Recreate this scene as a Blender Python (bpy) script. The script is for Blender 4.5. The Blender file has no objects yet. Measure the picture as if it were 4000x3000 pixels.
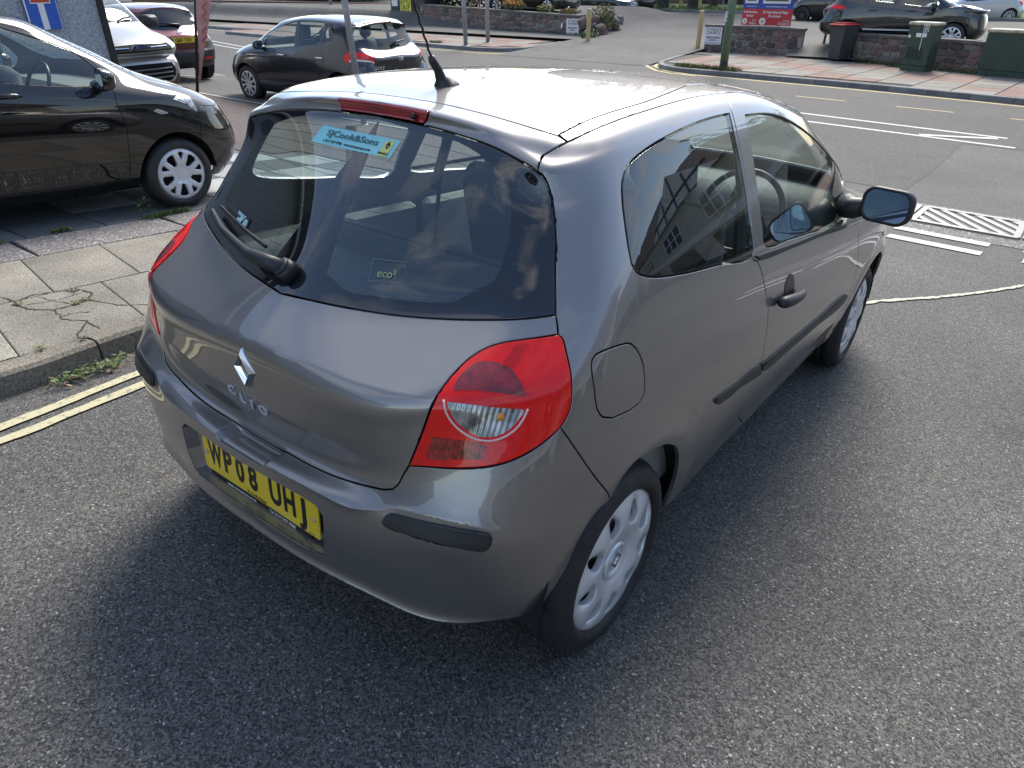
import bpy, bmesh, math, random, json
import numpy as np
from mathutils import Vector, Matrix
from mathutils.geometry import delaunay_2d_cdt
random.seed(7); np.random.seed(7)
R = math.radians
SC = bpy.context.scene
COL = SC.collection
# ---------------------------------------------------------------- camera
# world: Z is up, the side street (and the grey car) run along +Y, downhill at about 4 degrees
RW = np.array([[0.99994872, 0, 0.01012682], [-0.00073219, 0.99738276, 0.07229858], [-0.01010032, -0.07230229, 0.99733162]])
SLOPE = Matrix([list(r_) + [0] for r_ in RW] + [[0, 0, 0, 1]])       # road plane of the side street -> world
yaw, pit, rol = -.629, .474, .057
f_ = Vector((math.sin(yaw)*math.cos(pit), math.cos(yaw)*math.cos(pit), -math.sin(pit)))
r_ = Vector((math.cos(yaw), -math.sin(yaw), 0)); u_ = r_.cross(f_)
r2 = r_*math.cos(rol)+u_*math.sin(rol); u2 = r2.cross(f_)
cd = bpy.data.cameras.new('camera'); cam = bpy.data.objects.new('camera', cd); COL.objects.link(cam)
cam.matrix_world = SLOPE @ Matrix(((r2.x, u2.x, -f_.x, 1.473), (r2.y, u2.y, -f_.y, -1.437), (r2.z, u2.z, -f_.z, 1.618), (0, 0, 0, 1)))
cd.sensor_width = 36; cd.lens = 36*2748.6/4000; cd.clip_start = .02; cd.clip_end = 3000
SC.camera = cam
# ---------------------------------------------------------------- light
SUN_EL, SUN_AZ = R(44), R(-20)          # azimuth from +Y towards +X
wd = bpy.data.worlds.new('World'); SC.world = wd; wd.use_nodes = True
nt = wd.node_tree; N = nt.nodes; L = nt.links
bg = N['Background']
sky = N.new('ShaderNodeTexSky'); sky.sky_type = 'NISHITA'; sky.sun_disc = False
sky.sun_elevation = SUN_EL; sky.sun_rotation = SUN_AZ; sky.air_density = 1.0; sky.dust_density = .8
tc = N.new('ShaderNodeTexCoord')
sep = N.new('ShaderNodeSeparateXYZ'); L.new(tc.outputs['Generated'], sep.inputs[0])
mx = N.new('ShaderNodeMath'); mx.operation = 'MAXIMUM'; mx.inputs[1].default_value = .06; L.new(sep.outputs['Z'], mx.inputs[0])
ad = N.new('ShaderNodeMath'); ad.operation = 'ADD'; ad.inputs[1].default_value = .12; L.new(mx.outputs[0], ad.inputs[0])
dv = N.new('ShaderNodeVectorMath'); dv.operation = 'DIVIDE'; L.new(tc.outputs['Generated'], dv.inputs[0])
cmb = N.new('ShaderNodeCombineXYZ')
for k in range(3): L.new(ad.outputs[0], cmb.inputs[k])
L.new(cmb.outputs[0], dv.inputs[1])
nz = N.new('ShaderNodeTexNoise'); nz.inputs['Scale'].default_value = 1.7; nz.inputs['Detail'].default_value = 9; nz.inputs['Roughness'].default_value = .58
nz.inputs['Distortion'].default_value = .35
L.new(dv.outputs[0], nz.inputs['Vector'])
cr = N.new('ShaderNodeValToRGB'); cr.color_ramp.elements[0].position = .50; cr.color_ramp.elements[1].position = .66
L.new(nz.outputs['Fac'], cr.inputs[0])
nz2 = N.new('ShaderNodeTexNoise'); nz2.inputs['Scale'].default_value = 4.5; nz2.inputs['Detail'].default_value = 6
L.new(dv.outputs[0], nz2.inputs['Vector'])
cl = N.new('ShaderNodeMix'); cl.data_type = 'RGBA'; cl.blend_type = 'MIX'
cl.inputs['A'].default_value = (2.9, 3.1, 3.5, 1); cl.inputs['B'].default_value = (5.0, 4.8, 4.5, 1)
L.new(nz2.outputs['Fac'], cl.inputs['Factor'])
glow = N.new('ShaderNodeMix'); glow.data_type = 'RGBA'; glow.blend_type = 'ADD'; glow.inputs['Factor'].default_value = .22   # cloud lit through by the sky behind it
L.new(cl.outputs['Result'], glow.inputs['A']); L.new(sky.outputs[0], glow.inputs['B'])
mxs = N.new('ShaderNodeMix'); mxs.data_type = 'RGBA'
L.new(cr.outputs[0], mxs.inputs['Factor']); L.new(sky.outputs[0], mxs.inputs['A']); L.new(glow.outputs['Result'], mxs.inputs['B'])
L.new(mxs.outputs['Result'], bg.inputs['Color']); bg.inputs['Strength'].default_value = .15
sd = bpy.data.lights.new('sun', 'SUN'); sd.energy = 3.0; sd.angle = R(28); sd.color = (1, .93, .82)
so = bpy.data.objects.new('sun', sd); COL.objects.link(so)
sv = Vector((math.sin(SUN_AZ)*math.cos(SUN_EL), math.cos(SUN_AZ)*math.cos(SUN_EL), math.sin(SUN_EL)))
so.rotation_euler = sv.to_track_quat('Z', 'Y').to_euler()
vs_ = SC.view_settings; vs_.view_transform = 'Standard'; vs_.look = 'None'; vs_.exposure = 0.85; vs_.gamma = 1; vs_.use_curve_mapping = False
SC.cycles.max_bounces = 8; SC.cycles.glossy_bounces = 4; SC.cycles.transparent_max_bounces = 10; SC.cycles.caustics_reflective = False; SC.cycles.caustics_refractive = False

# ---------------------------------------------------------------- materials
MATS = {}
def mat(name, col=(.5, .5, .5), rough=.6, metal=0., coat=0., coat_rough=.03, noise=None, bump=None, emit=None, spec=None):
    """noise=(scale, amount[, detail]) mottles the colour; bump=(scale, strength, distance)"""
    if name in MATS: return MATS[name]
    m = bpy.data.materials.new(name); m.use_nodes = True; MATS[name] = m
    n = m.node_tree.nodes; l = m.node_tree.links; b = n['Principled BSDF']
    b.inputs['Base Color'].default_value = (*col, 1); b.inputs['Roughness'].default_value = rough; b.inputs['Metallic'].default_value = metal
    b.inputs['Coat Weight'].default_value = coat; b.inputs['Coat Roughness'].default_value = coat_rough; b.inputs['Coat IOR'].default_value = 1.5
    if spec is not None: b.inputs['Specular IOR Level'].default_value = spec
    t = None
    if noise or bump:
        t = n.new('ShaderNodeTexCoord')
    if noise:
        x = n.new('ShaderNodeTexNoise'); x.inputs['Scale'].default_value = noise[0]; x.inputs['Detail'].default_value = noise[2] if len(noise) > 2 else 5
        l.new(t.outputs['Object'], x.inputs['Vector'])
        h = n.new('ShaderNodeMapRange'); h.inputs['From Min'].default_value = .3; h.inputs['From Max'].default_value = .7
        h.inputs['To Min'].default_value = 1-noise[1]; h.inputs['To Max'].default_value = 1+noise[1]; l.new(x.outputs['Fac'], h.inputs['Value'])
        v = n.new('ShaderNodeVectorMath'); v.operation = 'SCALE'; v.inputs[0].default_value = col; l.new(h.outputs[0], v.inputs['Scale'])
        l.new(v.outputs[0], b.inputs['Base Color'])
    if bump:
        x = n.new('ShaderNodeTexNoise'); x.inputs['Scale'].default_value = bump[0]; x.inputs['Detail'].default_value = 4
        l.new(t.outputs['Object'], x.inputs['Vector'])
        q = n.new('ShaderNodeBump'); q.inputs['Strength'].default_value = bump[1]; q.inputs['Distance'].default_value = bump[2]
        l.new(x.outputs['Fac'], q.inputs['Height']); l.new(q.outputs[0], b.inputs['Normal'])
    if emit:
        b.inputs['Emission Color'].default_value = (*emit[0], 1); b.inputs['Emission Strength'].default_value = emit[1]
    return m

def paint(name, col, metal=.8, rough=.36):
    """two-layer car paint: flake base under clear coat, with faint dust"""
    if name in MATS: return MATS[name]
    m = mat(name, col, rough, metal, 1.0, .015); m.node_tree.nodes['Principled BSDF'].inputs['Coat IOR'].default_value = 1.65
    n = m.node_tree.nodes; l = m.node_tree.links; b = n['Principled BSDF']
    t = n.new('ShaderNodeTexCoord')
    x = n.new('ShaderNodeTexNoise'); x.inputs['Scale'].default_value = 900; x.inputs['Detail'].default_value = 1
    l.new(t.outputs['Object'], x.inputs['Vector'])
    h = n.new('ShaderNodeMapRange'); h.inputs['To Min'].default_value = .86; h.inputs['To Max'].default_value = 1.14; l.new(x.outputs['Fac'], h.inputs['Value'])
    v = n.new('ShaderNodeVectorMath'); v.operation = 'SCALE'; v.inputs[0].default_value = col; l.new(h.outputs[0], v.inputs['Scale']); l.new(v.outputs[0], b.inputs['Base Color'])
    y = n.new('ShaderNodeTexNoise'); y.inputs['Scale'].default_value = 5; y.inputs['Detail'].default_value = 7; l.new(t.outputs['Object'], y.inputs['Vector'])
    g = n.new('ShaderNodeMapRange'); g.inputs['From Min'].default_value = .45; g.inputs['From Max'].default_value = .8; g.inputs['To Min'].default_value = .012; g.inputs['To Max'].default_value = .06
    l.new(y.outputs['Fac'], g.inputs['Value']); l.new(g.outputs[0], b.inputs['Coat Roughness'])
    return m

def glass(name, tint=(.62, .68, .66), f0=.075):
    if name in MATS: return MATS[name]
    m = bpy.data.materials.new(name); m.use_nodes = True; MATS[name] = m
    n = m.node_tree.nodes; l = m.node_tree.links; n.remove(n['Principled BSDF']); o = n['Material Output']
    tr = n.new('ShaderNodeBsdfTransparent'); tr.inputs['Color'].default_value = (*tint, 1)
    gl = n.new('ShaderNodeBsdfGlossy'); gl.inputs['Roughness'].default_value = .004; gl.inputs['Color'].default_value = (1, 1, 1, 1)
    ge = n.new('ShaderNodeNewGeometry'); dt = n.new('ShaderNodeVectorMath'); dt.operation = 'DOT_PRODUCT'; l.new(ge.outputs['Normal'], dt.inputs[0]); l.new(ge.outputs['Incoming'], dt.inputs[1])
    def mth(op, a_, b_=None):
        q = n.new('ShaderNodeMath'); q.operation = op; q.use_clamp = op == 'MULTIPLY_ADD'
        for i_, z_ in enumerate((a_, b_)):
            if z_ is None: continue
            if isinstance(z_, (int, float)): q.inputs[i_].default_value = z_
            else: l.new(z_, q.inputs[i_])
        return q
    f5 = mth('POWER', mth('SUBTRACT', 1., mth('ABSOLUTE', dt.outputs['Value']).outputs[0]).outputs[0], 5.)     # Schlick: both faces of the pane reflect
    sc = mth('MULTIPLY_ADD', f5.outputs[0], .92); sc.inputs[2].default_value = f0
    mi = n.new('ShaderNodeMixShader'); l.new(sc.outputs[0], mi.inputs[0]); l.new(tr.outputs[0], mi.inputs[1]); l.new(gl.outputs[0], mi.inputs[2]); l.new(mi.outputs[0], o.inputs['Surface'])
    return m

# ---------------------------------------------------------------- object helpers
def link(name, me, m=None, parent=None, smooth=False):
    o = bpy.data.objects.new(name, me); COL.objects.link(o)
    if m is not None:
        for q in (m if isinstance(m, (list, tuple)) else [m]): me.materials.append(q)
    if parent is not None: o.parent = parent
    if smooth and hasattr(me, 'polygons'):
        me.polygons.foreach_set('use_smooth', [True]*len(me.polygons))
    return o
def tag(o, label=None, cat=None, group=None, kind=None):
    if label: o['label'] = label
    if cat: o['category'] = cat
    if group: o['group'] = group
    if kind: o['kind'] = kind
    return o
def thing(name, label, cat, loc=(0, 0, 0), rz=0., group=None, mtx=None):
    o = bpy.data.objects.new(name, None); COL.objects.link(o); o.empty_display_size = .1
    if mtx is not None: o.matrix_world = mtx
    else: o.location = loc; o.rotation_euler = (0, 0, rz)
    return tag(o, label, cat, group)
class MB:
    def __init__(s): s.v = []; s.f = []
    def add(s, v, f, M=None):
        b = len(s.v)
        s.v += [tuple(M @ Vector(p)) for p in v] if M is not None else [tuple(p) for p in v]
        s.f += [tuple(b+i for i in q) for q in f]; return s
    def box(s, a, b, M=None, taper=None):
        x0, y0, z0 = a; x1, y1, z1 = b; t = taper or 0
        v = [(x0, y0, z0), (x1, y0, z0), (x1, y1, z0), (x0, y1, z0), (x0+t, y0+t, z1), (x1-t, y0+t, z1), (x1-t, y1-t, z1), (x0+t, y1-t, z1)]
        return s.add(v, [(3, 2, 1, 0), (4, 5, 6, 7), (0, 1, 5, 4), (1, 2, 6, 5), (2, 3, 7, 6), (3, 0, 4, 7)], M)
    def bbox(s, a, b, r=.01, M=None):
        """box with chamfered edges"""
        x0, y0, z0 = a; x1, y1, z1 = b; v = []; 
        for z, i in ((z0, r), (z0+r, 0), (z1-r, 0), (z1, r)):
            j = i
            q = r if i == 0 else r*1.0
            xa, xb, ya, yb = x0+j, x1-j, y0+j, y1-j
            v += [(xa+q*(1 if j == 0 else .6), ya, z), (xb-q*(1 if j == 0 else .6), ya, z), (xb, ya+q*(1 if j == 0 else .6), z), (xb, yb-q*(1 if j == 0 else .6), z), (xb-q*(1 if j == 0 else .6), yb, z), (xa+q*(1 if j == 0 else .6), yb, z), (xa, yb-q*(1 if j == 0 else .6), z), (xa, ya+q*(1 if j == 0 else .6), z)]
        f = [tuple(range(7, -1, -1)), tuple(range(24, 32))]
        for k in range(3):
            for i in range(8): f.append((k*8+i, k*8+(i+1) % 8, k*8+8+(i+1) % 8, k*8+8+i))
        return s.add(v, f, M)
    def tube(s, pts, rad, n=10, cap=True):
        pts = [Vector(p) for p in pts]; rad = rad if isinstance(rad, (list, tuple)) else [rad]*len(pts)
        b = len(s.v); up = None
        for i, p in enumerate(pts):
            t = (pts[min(i+1, len(pts)-1)]-pts[max(i-1, 0)]).normalized()
            if up is None:
                up = Vector((0, 0, 1)) if abs(t.z) < .9 else Vector((1, 0, 0))
            x = t.cross(up).normalized(); y = x.cross(t).normalized(); up = y
            for k in range(n):
                a = 2*math.pi*k/n; s.v.append(tuple(p+(x*math.cos(a)+y*math.sin(a))*rad[i]))
        for i in range(len(pts)-1):
            for k in range(n): s.f.append((b+i*n+k, b+i*n+(k+1) % n, b+(i+1)*n+(k+1) % n, b+(i+1)*n+k))
        if cap:
            s.f.append(tuple(b+k for k in range(n-1, -1, -1))); e = b+(len(pts)-1)*n; s.f.append(tuple(e+k for k in range(n)))
        return s
    def cyl(s, a, b, r0, r1=None, n=16): return s.tube([a, b], [r0, r0 if r1 is None else r1], n)
    def lathe(s, prof, n=32, M=None, close=False):
        """profile of (radius, height) turned about local Z"""
        b = len(s.v); v = []
        for r, z in prof:
            for k in range(n):
                a = 2*math.pi*k/n; v.append((r*math.cos(a), r*math.sin(a), z))
        f = []
        m = len(prof)
        for i in range(m if close else m-1):
            j = (i+1) % m
            for k in range(n): f.append((i*n+k, i*n+(k+1) % n, j*n+(k+1) % n, j*n+k))
        return s.add(v, f, M)
    def prism(s, poly, z0, z1, M=None):
        n = len(poly); v = [(x, y, z0) for x, y in poly]+[(x, y, z1) for x, y in poly]
        f = [tuple(range(n-1, -1, -1)), tuple(range(n, 2*n))]+[(i, (i+1) % n, n+(i+1) % n, n+i) for i in range(n)]
        return s.add(v, f, M)
    def mesh(s, name):
        me = bpy.data.meshes.new(name); me.from_pydata(s.v, [], s.f); me.update(); return me
    def build(s, name, m=None, parent=None, smooth=False): return link(name, s.mesh(name), m, parent, smooth)
def frame(o, x, y, z=None):
    """matrix with origin o, local X along x, local Y near y"""
    o, x, y = Vector(o), Vector(x).normalized(), Vector(y); z = x.cross(y).normalized(); y = z.cross(x)
    return Matrix(((x.x, y.x, z.x, o.x), (x.y, y.y, z.y, o.y), (x.z, y.z, z.z, o.z), (0, 0, 0, 1)))
def text(name, body, size, m, parent, M, ext=.0004, off=0., xs=1., align='CENTER', shear=0., space=1., bevel=0.):
    c = bpy.data.curves.new(name, 'FONT'); c.body = body; c.size = size; c.align_x = align; c.align_y = 'CENTER'; c.extrude = ext; c.offset = off; c.shear = shear; c.space_character = space
    c.resolution_u = 3; c.bevel_depth = bevel; c.bevel_resolution = 1
    t = bpy.data.objects.new(name, c); me = bpy.data.meshes.new_from_object(t); bpy.data.objects.remove(t); bpy.data.curves.remove(c)
    me.name = name; me.materials.clear(); me.transform(M @ Matrix.Diagonal((xs, 1, 1, 1)))
    return link(name, me, m, parent)
def rrect(w, h, r, n=5):
    p = []
    for cx, cy, a0 in ((w/2-r, h/2-r, 0), (-w/2+r, h/2-r, 90), (-w/2+r, -h/2+r, 180), (w/2-r, -h/2+r, 270)):
        for k in range(n+1):
            a = R(a0+90*k/n); p.append((cx+r*math.cos(a), cy+r*math.sin(a)))
    return p

T = '''
0 -.50 .25|.25 -.49 .25|.45 -.45 .24|0.57 -0.42 0.25|0.66 -0.36 0.25|0.71 -0.29 0.24|.73 -.1 .22|.73 .4 .19|.72 .8 .18|.72 1.3 .18|.72 1.8 .18|.73 2.2 .19|.74 2.55 .2|.68 2.95 .2|.55 3.15 .2|.3 3.27 .2|0 3.3 .2
0 -.572 .335|.25 -.562 .33|.45 -.527 .32|0.588 -0.497 0.314|0.69 -0.415 0.307|0.76 -0.315 0.297|.795 -.12 .275|.80 .4 .25|.79 .8 .245|.785 1.3 .245|.785 1.8 .25|.79 2.2 .26|.80 2.55 .28|.77 2.9 .28|.62 3.18 .27|.35 3.32 .27|0 3.37 .27
0 -.600 .39|.25 -.591 .385|.45 -.556 .38|0.6 -0.523 0.378|0.71 -0.448 0.374|0.783 -0.345 0.368|.82 -.15 .355|.825 .4 .335|.81 .8 .33|.805 1.3 .33|.807 1.8 .335|.815 2.2 .35|.83 2.55 .37|.80 2.92 .36|.65 3.22 .35|.38 3.37 .35|0 3.42 .35
0 -.608 .48|.25 -.60 .48|.45 -.572 .48|0.605 -0.538 0.478|0.715 -0.472 0.474|0.793 -0.368 0.47|.832 -.15 .46|.84 .4 .435|.832 .8 .43|.829 1.3 .43|.831 1.8 .44|.838 2.2 .45|.845 2.55 .47|.815 2.93 .46|.67 3.24 .44|.4 3.39 .44|0 3.44 .44
0 -.604 .57|.25 -.597 .57|.45 -.569 .574|0.602 -0.549 0.578|0.716 -0.494 0.582|0.797 -0.385 0.585|.838 -.15 .56|.849 .4 .53|.845 .8 .52|.843 1.3 .52|.844 1.8 .53|.846 2.2 .54|.85 2.55 .56|.82 2.92 .55|.67 3.23 .53|.4 3.38 .53|0 3.43 .53
0 -.587 .602|.25 -.58 .604|.45 -.554 .612|0.596 -0.537 0.617|0.703 -0.489 0.628|0.788 -0.39 0.635|.840 -.15 .62|.852 .4 .59|.850 .8 .58|.848 1.3 .58|.849 1.8 .59|.85 2.2 .60|.85 2.55 .62|.82 2.91 .60|.67 3.21 .59|.4 3.36 .59|0 3.41 .59
0 -.530 .608|.25 -.524 .618|.45 -.520 .65|0.58 -0.502 0.708|0.7 -0.455 0.73|0.785 -0.358 0.738|.839 -.15 .69|.853 .4 .65|.853 .8 .635|.852 1.3 .635|.852 1.8 .645|.852 2.2 .655|.85 2.55 .675|.815 2.89 .66|.66 3.18 .65|.4 3.32 .65|0 3.37 .66
0 -.543 .69|.25 -.536 .695|.45 -.520 .725|0.58 -0.489 0.785|0.688 -0.432 0.8|0.774 -0.335 0.81|.834 -.12 .77|.852 .4 .73|.854 .8 .715|.853 1.3 .71|.852 1.8 .715|.850 2.2 .73|.845 2.55 .75|.80 2.88 .73|.65 3.15 .71|.4 3.28 .71|0 3.33 .71
0 -.555 .80|.25 -.548 .80|.45 -.525 .815|0.584 -0.475 0.86|0.681 -0.405 0.873|0.757 -0.305 0.885|.822 -.12 .85|.846 .4 .81|.851 .8 .79|.850 1.3 .785|.848 1.8 .79|.845 2.2 .805|.83 2.55 .83|.77 2.87 .80|.62 3.12 .77|.38 3.25 .76|0 3.30 .76
0 -.542 .885|.25 -.533 .883|.45 -.505 .89|0.59 -0.443 0.92|0.68 -0.368 0.932|0.747 -0.268 0.945|.808 -.11 .92|.836 .4 .88|.843 .8 .855|.843 1.3 .845|.839 1.8 .845|.832 2.2 .86|.80 2.55 .88|.71 2.86 .85|.56 3.08 .81|.34 3.2 .80|0 3.25 .80
0 -.430 .977|.25 -.388 .984|.45 -.322 1.002|.600 -.265 1.03|.672 -.212 1.045|.722 -.155 1.05|.780 -.05 1.037|.805 .4 1.005|.815 .8 .975|.818 1.3 .945|.816 1.8 .925|.80 2.2 .92|.74 2.5 .925|.60 2.75 .92|.44 2.9 .90|.22 2.98 .90|0 3.0 .90
0 -.325 1.09|.25 -.295 1.094|.45 -.243 1.105|.58 -.196 1.125|.640 -.155 1.135|.685 -.105 1.138|.748 -.01 1.13|.766 .4 1.11|.776 .8 1.08|.778 1.3 1.045|.768 1.8 1.0|.735 2.1 1.0|.66 2.35 1.0|.53 2.44 1.01|.38 2.49 1.015|.2 2.51 1.02|0 2.52 1.02
0 -.20 1.23|.25 -.185 1.232|.43 -.15 1.235|.55 -.117 1.24|.60 -.095 1.242|.648 -.045 1.243|.693 .06 1.245|.709 .4 1.24|.714 .8 1.22|0.722 1.3 1.19|0.715 1.75 1.16|0.677 2.0 1.14|0.590 2.12 1.14|0.475 2.19 1.145|0.330 2.23 1.15|0.165 2.25 1.155|0 2.26 1.155
0 -.075 1.37|.25 -.079 1.363|.42 -.090 1.346|.535 -.105 1.322|.578 -.082 1.322|.612 -.02 1.328|.643 .10 1.342|.655 .4 1.348|.66 .8 1.34|0.675 1.25 1.315|0.680 1.6 1.255|0.630 1.79 1.255|0.540 1.89 1.265|0.420 1.94 1.27|0.290 1.965 1.275|0.140 1.98 1.28|0 1.985 1.28
0 -.072 1.400|.25 -.070 1.392|.42 -.068 1.372|.528 -.070 1.347|.570 -.045 1.347|.598 .01 1.355|.622 .11 1.372|.633 .4 1.382|.637 .8 1.378|0.651 1.22 1.365|0.652 1.52 1.315|0.602 1.70 1.315|0.512 1.79 1.32|0.391 1.835 1.325|0.271 1.86 1.33|0.131 1.87 1.335|0 1.875 1.335
0 -.060 1.416|.25 -.055 1.407|.41 -.052 1.387|.515 -.048 1.366|.555 -.02 1.368|.580 .03 1.378|.600 .12 1.394|.610 .4 1.408|.612 .8 1.41|0.626 1.18 1.40|0.625 1.46 1.362|0.572 1.62 1.365|0.482 1.69 1.372|0.372 1.73 1.378|0.251 1.75 1.38|0.120 1.76 1.385|0 1.765 1.385
0 .02 1.424|.25 .014 1.416|.40 .002 1.403|.487 -.005 1.394|.520 .03 1.398|.538 .075 1.404|.551 .15 1.414|.560 .4 1.433|.557 .8 1.444|0.568 1.14 1.435|0.556 1.38 1.41|0.501 1.50 1.412|0.416 1.56 1.418|0.327 1.59 1.422|0.218 1.61 1.425|0.109 1.62 1.428|0 1.625 1.43
0 .12 1.441|.2 .12 1.437|.31 .125 1.430|.36 .135 1.428|.385 .155 1.429|.40 .19 1.433|.406 .26 1.442|.407 .45 1.456|.40 .8 1.466|0.405 1.08 1.462|0.380 1.25 1.45|0.323 1.35 1.448|0.255 1.40 1.452|0.195 1.43 1.455|0.130 1.445 1.457|0.065 1.455 1.459|0 1.46 1.46
0 .26 1.459|0 .27 1.460|0 .285 1.461|0 .305 1.462|0 .325 1.464|0 .36 1.466|0 .43 1.470|0 .58 1.477|0 .8 1.48|0 .97 1.479|0 1.10 1.475|0 1.16 1.472|0 1.2 1.471|0 1.23 1.47|0 1.245 1.469|0 1.255 1.468|0 1.26 1.468
'''

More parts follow.
